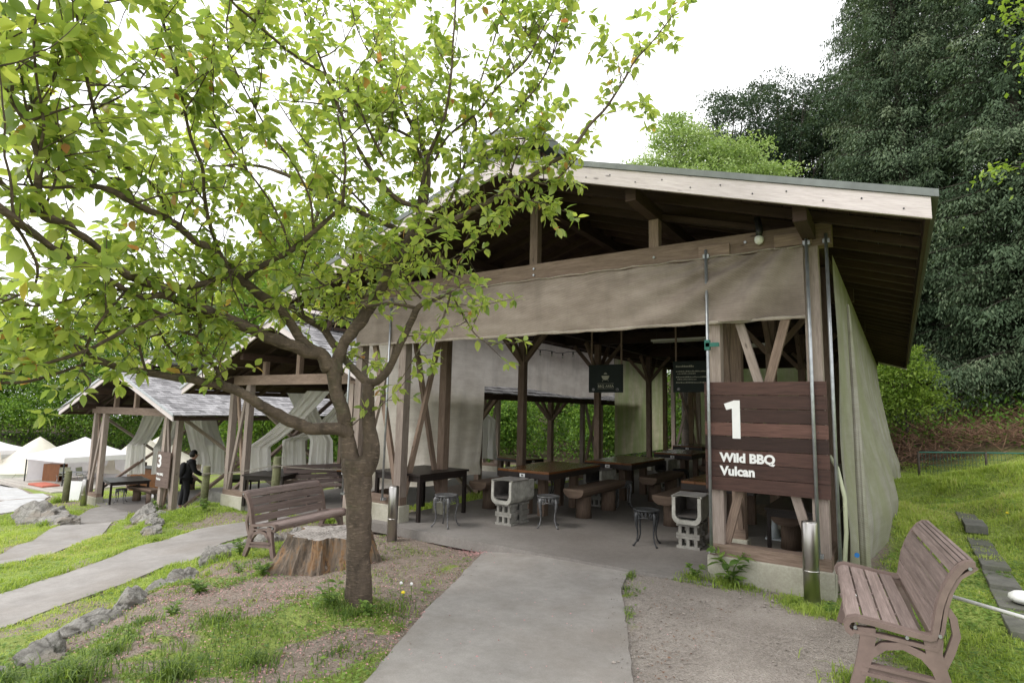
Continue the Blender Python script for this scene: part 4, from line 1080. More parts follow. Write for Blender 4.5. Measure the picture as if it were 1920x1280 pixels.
for k, (x, y, rz, sc_, lb) in enumerate(((-4.05, 7.72, 0, 1, 'rough log bench on the right of the nearest varnished table'), (-5.62, 7.45, 0, 1, 'rough log bench left of the nearest table by the beige screen'), (-3.78, 10.05, 0, 1, 'rough log bench on the right of the second varnished table'), (-3.62, 13.2, 0, .95, 'rough log bench beside the third varnished table'), (-1.15, 7.5, 0, 1.1, 'log bench seen low between the braces under the number one board'), (-2.78, 8.0, 0, 1, 'log bench left of the table hidden by the number one board'), (-5.1, 10.1, 0, 1, 'log bench left of the second varnished table'), (-19.2, 9.0, 1.57, 1, 'log bench behind the number three board'), (-21.3, 11.2, 1.2, 1, 'log bench deep inside the farthest shelter'))):
    o = l0 if k == 0 else copy_tree(l0); o.location = (x, y, .012 if x > -10 else -1.525); o.rotation_euler = (0, 0, rz); o.scale = (1, sc_, 1); tag(o, lb, 'bench', LG)

# ------------------------------------------------------------------ black tables
def make_black(W, L, H):
    r = empty('black_table')
    MB().box(-W/2, W/2, -L/2, L/2, H-.03, H, axis=1).build('table_top', M['darktable'], r, .004)
    MB().box(-W/2+.03, W/2-.03, -L/2+.03, -L/2+.055, H-.11, H-.031, axis=0).box(-W/2+.03, W/2-.03, L/2-.055, L/2-.03, H-.11, H-.031, axis=0).box(-W/2+.03, -W/2+.055, -L/2+.056, L/2-.056, H-.11, H-.031, axis=1).box(W/2-.055, W/2-.03, -L/2+.056, L/2-.056, H-.11, H-.031, axis=1).build('apron', M['darktable'], r)
    for sx in (-1, 1):
        for sy in (-1, 1):
            a, b = sorted((sx*(W/2-.026), sx*(W/2-.075))); c, d = sorted((sy*(L/2-.026), sy*(L/2-.075)))
            MB().box(a, b, c, d, 0, H-.0305).build('leg', M['darktable'], r)
    return r
k0 = make_black(.95, 1.12, .66); k0.location = (-6.1, 6.68, .012); tag(k0, 'black stained table by the beige screen right of the cherry trunk', 'table', 'black stained tables')
for (x, y, z, rz, s, lb) in ((-11.95, 8.25, -.598, .5, (1, 1.35, 1.02), 'black stained table just inside the middle shelter'), (-20.7, 8.75, -1.525, 1.35, (1.15, 1.3, 1.02), 'black stained table at the front of the farthest shelter'), (-18.9, 11.6, -1.525, 1.2, (1, 1.3, 1), 'black stained table beside the person with a backpack'), (-.95, 7.75, .012, 0, (.75, 1.2, .86), 'low black table glimpsed below the number one board')):
    c = copy_tree(k0); c.location = (x, y, z); c.rotation_euler = (0, 0, rz); c.scale = s; tag(c, lb, 'table', 'black stained tables')
k3 = copy_tree(t0); k3.location = (-11.0, 9.3, -.598); k3.rotation_euler = (0, 0, .1); tag(k3, 'orange topped table in the middle shelter just left of the trunk', 'table')
k4 = copy_tree(t0); k4.location = (-9.6, 15.6, -.598); k4.rotation_euler = (0, 0, 1.3); tag(k4, 'pale topped table far back seen through the side opening', 'table')

# small clutter
o = MB().box(-.1, .1, -.1, .1, 0, .018, tone=.5).lathe([(.075, .018), (.045, .13), (.03, .2), (.022, .24)], n=18).build('traffic_cone', M['cone']); o.location = (-1.42, 8.35, .012); tag(o, 'small pale cone on the floor behind the braces', 'cone')
def thingmesh(name, mb, mat, loc, label, cat, group=None, rz=0, bevel=0):
    o = mb.build(name, mat, None, bevel); o.location = loc; o.rotation_euler = (0, 0, rz); tag(o, label, cat, group); return o
# outdoor lamp under the gable
lm = empty('flood_lamp', (-1.06, 5.9, 3.36)); tag(lm, 'round bulb lamp hanging under the gable rafters above the right corner', 'lamp')
MB().tube([(.0, 0, .0), (.005, .01, .06), (-.02, .06, .2)], [.03, .034, .03], 12, tone=.5).build('holder', M['black'], lm)
MB().lathe([(.012, -.085), (.035, -.07), (.045, -.045), (.042, -.015), (.028, .0)], n=18).build('bulb', M['glass'], lm)
for (x, y, z, lb) in ((-3.4, 10.9, 2.98, 'long fluorescent lamp on the ceiling beams left of the text board'), (-2.35, 11.2, 2.85, 'fluorescent lamp on the ceiling beams behind the text board')):
    f_ = empty('strip_lamp', (x, y, z)); tag(f_, lb, 'lamp', 'ceiling strip lamps')
    MB().box(-.6, .6, -.04, .04, .03, .07, tone=.5).build('housing', M['white'], f_); MB().tube([(-.57, 0, .01), (.57, 0, .01)], .014, 8, tone=.5).build('tube', M['tube'], f_)
    for xx in (-.5, .5): MB().box(xx-.005, xx+.005, -.005, .005, .07, 3.21-z, tone=.5).build('hanger', M['black'], f_)
# string lights on the side screen
sl2 = empty('string_lights', (-6.3, 10.8, 2.9)); tag(sl2, 'thin black string with small hanging bulbs before the beige side screen', 'string lights')
wp = [(0, -1.6+i*.25, .18*((i-6.4)/6.4)**2-.02*math.sin(i*1.7)) for i in range(14)]
MB().tube(wp, .007, 5, tone=.5).build('wire', M['black'], sl2)
for i in range(1, 13, 2):
    p = wp[i]; b_ = MB().tube([(p[0], p[1], p[2]), (p[0], p[1], p[2]-.06)], .014, 6, tone=.5).build('socket', M['black'], sl2)
    MB().lathe([(.006, -.12), (.022, -.1), (.02, -.075), (.012, -.061)], (p[0], p[1], p[2]), 10).build('bulb', M['glass'], sl2)
# hose and tap at the corner
hz = empty('garden_hose', (-.42, 6.05, .2)); tag(hz, 'pale green hose hanging by the right corner post', 'hose')
MB().tube([(-.12, -.02, 1.05), (-.06, -.06, .95), (-.01, -.08, .7), (-.01, -.09, .4), (-.03, -.09, .16), (-.04, -.08, .12)], .018, 10, tone=.5).build('tube', M['hose'], hz)
MB().tube([(-.04, -.085, .13), (-.04, -.085, -.06)], .034, 10, tone=.5).build('nozzle', M['irondark'], hz)
wt = empty('water_tap', (-.41, 5.84, .12)); tag(wt, 'small blue and white tap fitting between the bollard and right bench', 'tap')
MB().tube([(0, .12, .02), (0, 0, .02), (.03, -.04, .0), (.04, -.05, -.1)], .018, 8, tone=.5).build('spout', M['white'], wt)
MB().box(-.025, .025, -.02, .02, .04, .055, tone=.5).build('handle', M['blue'], wt); MB().tube([(.04, -.05, -.1), (.045, -.05, -.17)], .022, 8, tone=.5).build('connector', M['blue'], wt)
thingmesh('valve_cap', MB().tube([(0, 0, 0), (.0, -.025, 0)], .02, 12, tone=.5), M['blue'], (-.37, 6.18, .38), 'round blue valve cap on the gathered screen', 'cap')
# pipe on short stakes and the garden spot lamp on the lawn
pr = empty('pipe_rail', (.3, 5.3, .3)); tag(pr, 'thin white metal pipe running over the lawn behind the right bench', 'pipe')
MB(Vector(pr.location)).tube([(.12, 5.38, .36), (1.6, 4.3, .36)], .013, 10, tone=.5).build('pipe', M['white'], pr)
MB(Vector(pr.location)).tube([(.2, 5.32, .35), (.2, 5.32, .0)], .01, 8, tone=.5).build('stake', M['galv'], pr)
MB(Vector(pr.location)).tube([(1.5, 4.37, .35), (1.5, 4.37, .0)], .01, 8, tone=.5).build('stake', M['galv'], pr)
sp = empty('ground_spotlight', (.77, 6.35, .12)); tag(sp, 'white domed ground lamp on the drain cover at the right edge', 'lamp')
MB().lathe([(.07, .03), (.1, .06), (.095, .085), (.06, .11), (.015, .12)], n=22).build('hood', M['white'], sp); MB().lathe([(.06, -.03), (.05, .03)], n=18).build('base', M['irondark'], sp)
c = copy_tree(sp); c.location = (.83, 6.1, .06); c.scale = (.8, .8, .7); tag(c, 'lower small domed ground lamp at the right edge below the larger one', 'lamp')
# drain slabs in the lawn
dr = empty('drain_channel', (.7, 8.2, .1)); tag(dr, 'narrow dark concrete drain cover slabs running across the lawn', 'drain')
y = 5.6
while y < 10.6:
    x = .72+.008*(y-8); z = max(h1(x-.12, y+.3), h1(x+.12, y+.3), h1(x, y+.3))
    MB(Vector(dr.location)).box(x-.11, x+.11, y, y+.57, z-.06, z+.03+random.uniform(0, .008), tone=random.random(), axis=1).build('cover_slab', M['drain'], dr, .006); y += .6

# ------------------------------------------------------------------ stump
def stump():
    c = Vector((-5.28, 4.36, -.17)); n = 72; rows = 12
    rg = random.Random(5)
    lob = [(rg.uniform(0, 6.28), rg.uniform(.06, .16), rg.uniform(.14, .35)) for _ in range(9)]
    def rad(a, t):
        r = .385+.11*(1-t)**1.3
        for (p, am, w) in lob:
            d = abs((a-p+math.pi) % (2*math.pi)-math.pi); r += am*math.exp(-(d/w)**2)*((1-t)**1.3+.25)
        r += .018*math.sin(a*31+t*3)+.012*math.sin(a*53-t*5)-.03*max(0, math.sin(a*6+2))**8+.03*math.sin(a*9+t)+.03*(abs(math.sin(a*3.5+1))**.3-.8)*(1.2-t)
        return r
    H = .39
    mb = MB()
    for i in range(rows+1):
        t = i/rows
        for k in range(n):
            a = 2*math.pi*k/n; r = rad(a, t)
            mb.v.append(Vector((r*math.cos(a)*1.05, r*math.sin(a), -.12+t*(H+.12)+(.012*math.sin(a*5) if i == rows else 0))))
    for i in range(rows):
        for k in range(n):
            j = (k+1) % n; tone = .5+.5*math.sin(k*.37)*math.sin(k*.11+1)
            mb.face((i*n+k, i*n+j, (i+1)*n+j, (i+1)*n+k), [(i*.05, k*.05), (i*.05, k*.05+.05), (i*.05+.05, k*.05+.05), (i*.05+.05, k*.05)], tone, False)
    m, nt, ns, lk = newmat('stump_bark')
    v = vec(nt, 'Object', (1, 1, .35)); a1 = noi(nt, v, 7, 6, .7, .3); a2 = noi(nt, vec(nt, 'Object', (1, 1, .12)), 28, 4, .7)
    cc = ramp(nt, a1, [(.28, (.035, .028, .022, 1)), (.42, (.11, .088, .068, 1)), (.5, (.2, .16, .125, 1)), (.6, (.27, .16, .08, 1)), (.65, (.1, .06, .04, 1)), (.72, (.27, .235, .195, 1))])
    cc = mix(nt, .5, cc, ramp(nt, a2, [(.3, (.35, .3, .28, 1)), (.7, (1, 1, 1, 1))]), 'MULTIPLY')
    finish(nt, cc, .85, a2, .9, .02)
    r = empty('tree_stump', c); r.rotation_euler = (0, 0, .3)
    tag(r, 'wide sawn tree stump with flaking orange bark behind the cherry trunk', 'tree stump')
    mb.build('bark', m, r)
    m2, nt, ns, lk = newmat('stump_top')
    w = N(nt, 'ShaderNodeTexWave', wave_type='RINGS'); w.rings_direction = 'Z'; lk.new(vec(nt, 'Object'), w.inputs['Vector']); w.inputs['Scale'].default_value = 9; w.inputs['Distortion'].default_value = 2.5; w.inputs['Detail'].default_value = 3
    n_ = noi(nt, vec(nt, 'Object'), 12, 6, .7)
    cc = mix(nt, .25, ramp(nt, n_, [(.3, (.11, .095, .085, 1)), (.7, (.4, .37, .345, 1))]), ramp(nt, w.outputs[0], [(.3, (.2, .17, .15, 1)), (.7, (.45, .42, .38, 1))]))
    finish(nt, cc, .9, n_, .7, .015)
    top = MB()
    for q in range(6):
        rr = 1-q/6
        for k in range(n):
            a = 2*math.pi*k/n; r0 = rad(a, 1)*rr
            top.v.append(Vector((r0*math.cos(a)*1.05, r0*math.sin(a), H+.012*math.sin(a*5)*rr+(.006*math.sin(a*17+q) if q else -.002))))
    for q in range(5):
        for k in range(n): j = (k+1) % n; top.face((q*n+k, q*n+j, (q+1)*n+j, (q+1)*n+k), [(0, 0)]*4, .5)
    top.face([5*n+k for k in range(n)], [(0, 0)]*n, .5)
    top.build('cut_face', m2, r)
    return r
stump()

# ------------------------------------------------------------------ boulders
def boulder(loc, size, seed, label, rz=0, group='boulders edging the upper bed'):
    import bmesh
    bm = bmesh.new(); bmesh.ops.create_icosphere(bm, subdivisions=5, radius=1)
    rg = random.Random(seed); o = Vector((rg.uniform(-50, 50),)*3)
    for v in bm.verts:
        p = v.co.copy()
        q = 1+.38*mnoise.noise(p*1.1+o)+.24*mnoise.noise(p*2.6+o)+.13*mnoise.noise(p*6+o)+.05*mnoise.noise(p*13+o)
        p = p*q
        for k in range(5):        # flat facets
            nrm = Vector((math.sin(k*2.1+seed), math.cos(k*1.7+seed*2), .6*math.sin(k+seed))).normalized(); d = p.dot(nrm)
            if d > .72: p -= nrm*(d-.72)*.8
        v.co = Vector((p.x*size[0], p.y*size[1], p.z*size[2]))
    me = bpy.data.meshes.new('boulder'); bm.to_mesh(me); bm.free(); me.materials.append(M['rock'])
    for p in me.polygons: p.use_smooth = True
    ob = bpy.data.objects.new('boulder', me); COL.objects.link(ob); ob.location = loc; ob.rotation_euler = (0, 0, rz)
    tag(ob, label, 'boulder', group); return ob
BR = [((-4.92, 1.28), (.26, .34, .2), 'dark boulder under tall grass in the bottom left corner of the border'),
 ((-5.22, 1.78), (.2, .24, .17), 'bluish flat topped boulder, second from the bottom left in the border'),
 ((-5.62, 2.26), (.22, .32, .17), 'brown boulder half buried in grass, third from the bottom left'),
 ((-6.05, 2.72), (.2, .3, .18), 'long brownish boulder in the middle of the border by the path bend'),
 ((-6.5, 3.18), (.22, .27, .2), 'pale grey pointed boulder midway along the border'),
 ((-6.83, 3.6), (.2, .24, .2), 'rounded grey boulder next above the pale pointed one'),
 ((-7.25, 4.15), (.22, .28, .2), 'grey boulder below the gap left of the bench'),
 ((-7.62, 4.62), (.28, .3, .14), 'flat tan boulder at the upper end of the border'),
 ((-7.75, 5.2), (.4, .36, .25), 'large smooth grey boulder just left of the bench leg'),
 ((-7.9, 5.8), (.22, .22, .2), 'small dark boulder behind the large smooth one'),
 ((-7.3, 4.75), (.16, .16, .1), 'small white stone against the large smooth boulder')]
for k, ((x, y), s, lb) in enumerate(BR):
    s = (s[0]*.85, s[1]*.9, s[2]*.82)
    boulder((x, y, h1(x, y)-.02), s, k+3, lb, k*1.3)
BR2 = [((-15.3, 7.0), (.3, .28, .24), 0, 'rounded dark boulder below the number three board'), ((-14.85, 6.75), (.26, .3, .18), 0, 'tan boulder against the rounded dark one'), ((-14.4, 6.95), (.2, .22, .16), 0, 'small stone behind the tan boulder'), ((-13.9, 6.6), (.22, .24, .16), 0, 'pink grey boulder in the middle of the far bank'),
 ((-13.3, 6.2), (.22, .24, .15), 0, 'grey boulder near the lower middle of the far bank'), ((-12.7, 6.0), (.2, .2, .14), 0, 'small grey stone below the grey boulder on the far bank'), ((-12.0, 5.6), (.22, .2, .13), 0, 'lowest boulder of the far bank beside the path')]
for k, ((x, y), s, z, lb) in enumerate(BR2): boulder((x, y, h1(x, y)+.03), s, k+30, lb, k*1.1, 'boulders on the far bank between the paths')
boulder((-18.4, 5.9, h1(-18.4, 5.9)), (.75, .55, .42), 61, 'large angular mossy rock beside the pale gravel yard', .4, None)
boulder((-17.3, 5.95, h1(-17.3, 5.95)), (.5, .5, .25), 62, 'low mossy rock right of the large angular one', .9, None)

# ------------------------------------------------------------------ rope fence posts
rf = empty('rope_fence', (-9, 7.1, -.6)); tag(rf, 'mossy log posts joined by rope behind the left bench', 'rope fence')
FP = [(-10.13, 6.93, .6, -.62), (-7.4, 7.25, .72, -.5), (-13.05, 7.15, .2, -.75)]
for (x, y, zt, zb) in FP:
    MB(Vector(rf.location)).tube([(x-.02, y, zb-.2), (x, y, zt-.3), (x+.01, y, zt)], [.08, .078, .074], 14).build('post', M['postbark'], rf)
for (a, b) in ((0, 1), (2, 0)):
    A, B = FP[a], FP[b]
    MB(Vector(rf.location)).tube([(A[0]+(B[0]-A[0])*t, A[1]+(B[1]-A[1])*t-.07, A[2]-.16+(B[2]-A[2])*t-.05*math.sin(math.pi*t)) for t in [i/14 for i in range(15)]], .008, 6).build('rope', M['rope'], rf)
for (x, y, zt, zb) in FP:
    MB(Vector(rf.location)).tube([(x+.088*math.cos(a), y+.088*math.sin(a), zt-.16-.01*a/3) for a in [i*.5 for i in range(26)]], .008, 6, caps=False).build('rope_knot', M['rope'], rf)
p_ = MB(); p_.tube([(0, 0, -.2), (.02, 0, .5), (.05, 0, .95)], [.1, .095, .09], 12); thingmesh('wooden_post', p_, M['postbark'], (-22.4, 7.75, -1.6), 'mossy leaning log post by the deck left of the farthest shelter', 'post')

# ------------------------------------------------------------------ drapes
def drape(pts, w, label, dirn=(0, 1, 0), mat='drape'):
    """cloth strip: pts polyline, width w along dirn"""
    o0 = Vector(pts[0]); D = Vector(dirn).normalized()
    P = [Vector(p)-o0 for p in pts]
    S = [0]
    for a, b in zip(P, P[1:]): S.append(S[-1]+(b-a).length)
    def at_(s):
        for i in range(len(P)-1):
            if s <= S[i+1] or i == len(P)-2: return P[i].lerp(P[i+1], (s-S[i])/(S[i+1]-S[i]))
    ph = random.uniform(0, 6)
    def fn(u, v):
        p = at_(u*S[-1]); q = p+D*(v-.5)*w*(1-.12*math.sin(u*3.1))
        n = D.cross(Vector((0, 0, 1))).normalized()
        return q+n*(.05*math.sin(v*19+ph)+.03*math.sin(v*33+u*3))*min(1, .25+u*1.2)
    mb = MB(); mb.grid(fn, 40, 30)
    o = mb.build('cloth_drape', M[mat]); o.location = o0; tag(o, label, 'drape', 'white cloth drapes in the shelters')
sag = lambda a, b, k, n=7: [tuple(a[i]+(b[i]-a[i])*t-(k*math.sin(math.pi*t) if i == 2 else 0) for i in range(3)) for t in [j/n for j in range(n+1)]]
drape(sag((-19.9, 9.05, 1.2), (-21.6, 9.35, .15), .15)+[(-21.66, 9.4, -.83)], .6, 'white drape sagging left to a hanging end, farther from the number three board', (.5, .85, 0))
drape(sag((-19.3, 9.4, 1.2), (-21.0, 9.9, .1), .2)+[(-21.05, 9.95, -.82)], .55, 'second white drape hanging end closest to the number three board', (.5, .85, 0))
drape(sag((-19.5, 10.4, 1.2), (-20.85, 11.6, .1), .05)+[(-20.9, 11.65, -.95)], .85, 'wide white drape hanging right of the farthest shelter braces', (.8, .55, 0))
drape(sag((-18.85, 9.7, 1.2), (-19.35, 10.35, .0), .05)+[(-19.3, 10.4, -.4)], .6, 'short twisted white drape slanting down above the person', (.8, .55, 0))
drape(sag((-11.3, 8.7, 1.95), (-12.5, 8.05, .62), .12)+[(-12.5, 8.1, -.02)], .55, 'white drape slanting behind the left braces of the middle shelter', (.8, .55, 0))
drape(sag((-10.9, 9.6, 2.0), (-12.5, 8.95, .75), .25)+[(-12.5, 9.0, .0)], .6, 'white drape hanging above the black table of the middle shelter', (.8, .55, 0))
drape(sag((-12.3, 8.9, 1.9), (-11.6, 9.1, .78), .05)+[(-11.62, 9.12, .1)], .6, 'white drape hanging behind the second rope post', (.8, .55, 0))
drape([(-9.3, 11.9, 1.6), (-9.0, 12.1, 1.35), (-8.98, 12.1, .35)], .75, 'short square white drape just left of the forked trunk', (1, .3, 0))

# ------------------------------------------------------------------ tents, gazebos, deck
def bell_tent(loc, rad, h, wall, label, rz=0):
    r = empty('bell_tent', loc, rz); tag(r, label, 'tent', 'cream bell tents')
    n = 40
    def fn(u, v):
        a = u*2*math.pi; s = abs(math.cos(a*4))**.5
        t = v; rr = rad*(1-t)**1.0*(1-.10*math.sin(math.pi*t))*(.965+.035*s)
        return (rr*math.cos(a), rr*math.sin(a), wall+(h-wall)*t-.16*math.sin(math.pi*t)*(1-t))
    m = MB(); m.grid(fn, 64, 16); m.build('canvas_roof', M['canvas'], r)
    m = MB(); m.grid(lambda u, v: ((rad*.95+.02*math.sin(u*90))*math.cos(u*2*math.pi), (rad*.95+.02*math.sin(u*90))*math.sin(u*2*math.pi), v*(wall+.03)), 80, 4); m.build('canvas_wall', M['gazebo'], r)
    e = MB(); e.prism([(-.55, 0), (.55, 0), (.0, 1.75)], .6, ((rad*.74, 0, 0), (0, 1, 0), (0, 0, 1), (1, 0, 0)), tone=.5); e.build('entrance_hood', M['canvas'], r)
    g = MB()
    for k in range(8):
        a = math.pi*2*k/8; g.tube([(rad*math.cos(a), rad*math.sin(a), wall), (rad*1.5*math.cos(a), rad*1.5*math.sin(a), 0)], .012, 4)
    g.build('guy_lines', M['rope'], r)
def gazebo(loc, w, hleg, hpk, label, rz=0, walls=(1, 2)):
    r = empty('gazebo', loc, rz); tag(r, label, 'gazebo', 'white pop up gazebos')
    H = w/2; val = .28
    c = [(-H, -H), (H, -H), (H, H), (-H, H)]
    m = MB()
    def face(u, v, i):
        (x0, y0), (x1, y1) = c[i], c[(i+1) % 4]; x = x0+(x1-x0)*u; y = y0+(y1-y0)*u
        return (x*(1-v), y*(1-v), hleg+(hpk-hleg)*v-.13*math.sin(math.pi*v)*(1-v*.3))
    for i in range(4): m.grid(lambda u, v, i=i: face(u, v, i), 12, 12)
    m.build('canopy', M['gazebo'], r)
    m = MB()
    for i in range(4):
        (x0, y0), (x1, y1) = c[i], c[(i+1) % 4]
        m.grid(lambda u, v: (x0+(x1-x0)*u, y0+(y1-y0)*u, hleg-val*v), 16, 2, smooth=False)
    m.build('valance', M['gazebo'], r)
    for (x, y) in c: MB().box(x*.985-.025, x*.985+.025, y*.985-.025, y*.985+.025, 0, hleg-.02, tone=.5).build('leg', M['irondark'], r)
    for i in walls:
        (x0, y0), (x1, y1) = c[i], c[(i+1) % 4]
        m = MB(); m.grid(lambda u, v: ((x0+(x1-x0)*u)*.97+.03*math.sin(u*25+v*4), (y0+(y1-y0)*u)*.97+.03*math.sin(u*21), .02+v*(hleg-.2)), 30, 4); m.build('side_wall', M['gazebo'], r)
    return r
HD = math.atan2(14.46-0, -33)    # direction towards the tents
bell_tent((-50.6, 15.6, -3.72), 3.4, 2.75, .5, 'cream bell tent left of the white gazebo', 4.9)
bell_tent((-41.7, 18.4, -3.25), 3.0, 2.75, .5, 'cream bell tent seen through the farthest shelter', 5.2)
bell_tent((-46.3, 21.6, -3.2), 2.8, 2.3, .5, 'cream bell tent behind the gazebo at the back of the camp', 5.2)
gz = gazebo((-40.0, 14.5, -3.0), 3.9, 1.5, 2.5, 'white gazebo with a cabinet and folding chairs on the deck', R(8), walls=(2, 3))
gazebo((-52.6, 13.0, -3.66), 4.2, 1.8, 2.7, 'white gazebo cut off by the left edge', R(15), walls=(2,))
dk = empty('wooden_deck', (-39.3, 14.6, -3.06)); dk.rotation_euler = (0, 0, R(2)); tag(dk, 'pale raised plank deck under the white gazebo', 'deck')
m = MB()
for k in range(30): m.box(-4.6, 3.3, -2.9+k*.19, -2.9+k*.19+.18, .0, .035, axis=0)
m.build('planks', M['deckwood'], dk); MB().box(-4.6, 3.3, -2.93, -2.902, -.14, .03, axis=0).box(3.301, 3.33, -2.93, 2.8, -.14, .03, axis=1).build('edge_board', M['deckwood'], dk)
for k in range(12): MB().box(-4.5+k*.68, -4.4+k*.68, -2.8, -2.68, -.5, -.002).build('support_block', M['block'], dk)
cb = empty('cabinet', (-40.9, 13.5, -3.02)); cb.rotation_euler = (0, 0, R(25)); tag(cb, 'orange wooden cabinet standing under the white gazebo', 'cabinet')
MB().box(-.55, .55, -.25, -.23, 0, .95, axis=2).box(-.55, .55, .23, .25, 0, .95, axis=2).box(-.55, .55, -.229, .229, .93, .95, axis=0).box(-.55, .55, -.229, .229, 0, .02, axis=0).box(-.55, -.53, -.229, .229, .021, .929, axis=2).box(.0, .02, -.229, .229, .021, .929, axis=2).build('carcass', M['orangewood'], cb)
MB().box(-.529, -.001, -.252, -.251, .03, .92, axis=2).build('door', M['orangewood'], cb); MB().box(.021, .54, -.2, .2, .45, .47, axis=0).build('shelf', M['orangewood'], cb)
def fold_chair(loc, rz, label):
    r = empty('folding_chair', loc, rz); tag(r, label, 'chair', 'folding chairs on the deck')
    for s in (-1, 1):
        f = MB().tube([(s*.25, -.25, 0), (s*.25, .25, .45)], .014, 6, tone=.5); f.tube([(s*.25, .25, 0), (s*.25, -.25, .45)], .014, 6, tone=.5); f.tube([(s*.25, .22, .42), (s*.25, .3, .85)], .014, 6, tone=.5); f.build('side_frame', M['galv'], r)
    m = MB(); m.grid(lambda u, v: (-.24+.48*u, -.24+.48*v, .44-.05*math.sin(math.pi*v)), 6, 6); m.build('seat', M['hose'], r)
    m = MB(); m.grid(lambda u, v: (-.24+.48*u, .24+.06*v, .5+.35*v), 6, 4); m.build('backrest', M['hose'], r)
    return r
fold_chair((-39.4, 13.4, -3.02), 1.0, 'pale green folding chair right of the cabinet')
fold_chair((-38.9, 14.2, -3.02), 2.2, 'pale green folding chair by the camping table')
ct = empty('camping_table', (-38.4, 13.6, -3.02)); ct.rotation_euler = (0, 0, .8); tag(ct, 'grey folding camping table on the deck', 'table')
MB().box(-.6, .6, -.35, .35, .66, .68, axis=0, tone=.5).build('table_top', M['galv'], ct)
for s in (-1, 1): MB().tube([(s*.5, -.3, 0), (s*.5, .3, .655)], .015, 6).tube([(s*.5, .3, 0), (s*.5, -.3, .655)], .015, 6).build('leg_frame', M['galv'], ct)
thingmesh('floor_mat', MB().box(-.9, .9, -.4, .4, 0, .09, tone=.5, axis=0), M['matred'], (-38.9, 12.4, -3.02), 'low orange red crate mat on the deck edge', 'mat', rz=.05, bevel=.02)
an = empty('a_frame_sign', (-23.2, 8.3, -1.72), .6); tag(an, 'small white standing board on the grass by the deck', 'sign')
MB().beam((0, -.12, 0), (0, 0, .62), .42, .02, up=(0, 1, 0), tone=.5).build('panel', M['white'], an); MB().beam((0, .14, 0), (0, .02, .62), .42, .02, up=(0, 1, 0), tone=.5).build('panel', M['white'], an)
bx = empty('storage_counter', (-22.2, 10.3, -1.53), .25); tag(bx, 'dark brown wooden counter inside the farthest shelter', 'counter')
MB().box(-.8, .8, -.3, .3, .0, .8, axis=0).build('body', M['tabletop'], bx, .01); MB().box(-.85, .85, -.34, .34, .801, .83, axis=0).build('top', M['darktable'], bx); MB().box(-.98, -.801, -.3, .3, 0, .95).build('end_post', M['wood'], bx)
# low retaining wall of far shelter
thingmesh('low_wall', MB().box(-2.1, 2.1, -.09, .09, -.2, .38, axis=0), M['block'], (-14.6, 9.5, -1.25), 'low dark concrete wall between the middle and farthest shelters', 'wall', rz=.18, bevel=.01)

# green mesh fence at the lawn edge
gf = empty('mesh_fence', (3, 21.5, 0)); tag(gf, 'low dark green wire fence along the top of the lawn', 'fence')
pts = [(.4, 19.6), (2.0, 21.2), (4.2, 23.0), (7.2, 24.8)]
for i in range(len(pts)-1):
    (x0, y0), (x1, y1) = pts[i], pts[i+1]; L_ = math.hypot(x1-x0, y1-y0); n = int(L_/1.2)
    for k in range(n):
        t = k/n; x = x0+(x1-x0)*t; y = y0+(y1-y0)*t
        MB(Vector(gf.location)).tube([(x, y, h1(x, y)-.1), (x, y, .72)], .03, 8, tone=.5).build('post', M['greenwire'] if k % 2 else M['darkbark'], gf)
    wr = MB(Vector(gf.location)).tube([(x0, y0, .7), (x1, y1, .7)], .022, 6, tone=.5)
    q = 0
    while q < L_:
        t = q/L_; x = x0+(x1-x0)*t; y = y0+(y1-y0)*t
        wr.tube([(x, y, min(h1(x, y), .6)), (x, y, .7)], .004, 3, tone=.5); q += .12
    for z in (.2, .35, .5): wr.tube([(x0, y0, z), (x1, y1, z)], .004, 3, tone=.5)
    wr.build('wire_mesh', M['greenwire'], gf)

# ------------------------------------------------------------------ person with a backpack in the far shelter
def skin_mesh(name, verts, edges, radii, mat, parent, sub=2, root=0):
    me = bpy.data.meshes.new(name); me.from_pydata(verts, edges, []); o = bpy.data.objects.new(name, me); COL.objects.link(o)
    o.modifiers.new('skin', 'SKIN'); sv = me.skin_vertices[0].data
    for i, r_ in enumerate(radii): sv[i].radius = (r_, r_) if not isinstance(r_, tuple) else r_; sv[i].use_root = i == root
    m = o.modifiers.new('sub', 'SUBSURF'); m.levels = sub; m.render_levels = sub
    dg = bpy.context.evaluated_depsgraph_get(); e = bpy.data.meshes.new_from_object(o.evaluated_get(dg))
    bpy.data.objects.remove(o)
    e.materials.clear(); e.materials.append(mat)
    for p in e.polygons: p.use_smooth = True
    ob = bpy.data.objects.new(name, e); COL.objects.link(ob); ob.parent = parent; return ob
pe = empty('person', (-17.75, 9.15, -1.53), R(158))
tag(pe, 'person in dark clothes with short black hair leaning over a table in the farthest shelter', 'person')
V_ = [(0, .02, .93), (0, .0, 1.05), (0, -.04, 1.22), (0, -.1, 1.38), (0, -.13, 1.46), (0, -.16, 1.55), (0, -.17, 1.64),
      (-.1, .02, .86), (-.11, -.02, .5), (-.11, .03, .09), (-.11, -.1, .03), (.1, .02, .86), (.12, .06, .5), (.13, .12, .09), (.13, -.01, .03),
      (-.18, -.09, 1.37), (-.25, -.17, 1.12), (-.2, -.38, 1.0), (.18, -.09, 1.37), (.26, -.16, 1.12), (.2, -.38, 1.0), (-.19, -.45, .98), (.19, -.45, .98)]
E_ = [(0, 1), (1, 2), (2, 3), (3, 4), (4, 5), (5, 6), (0, 7), (7, 8), (8, 9), (9, 10), (0, 11), (11, 12), (12, 13), (13, 14), (3, 15), (15, 16), (16, 17), (3, 18), (18, 19), (19, 20), (17, 21), (20, 22)]
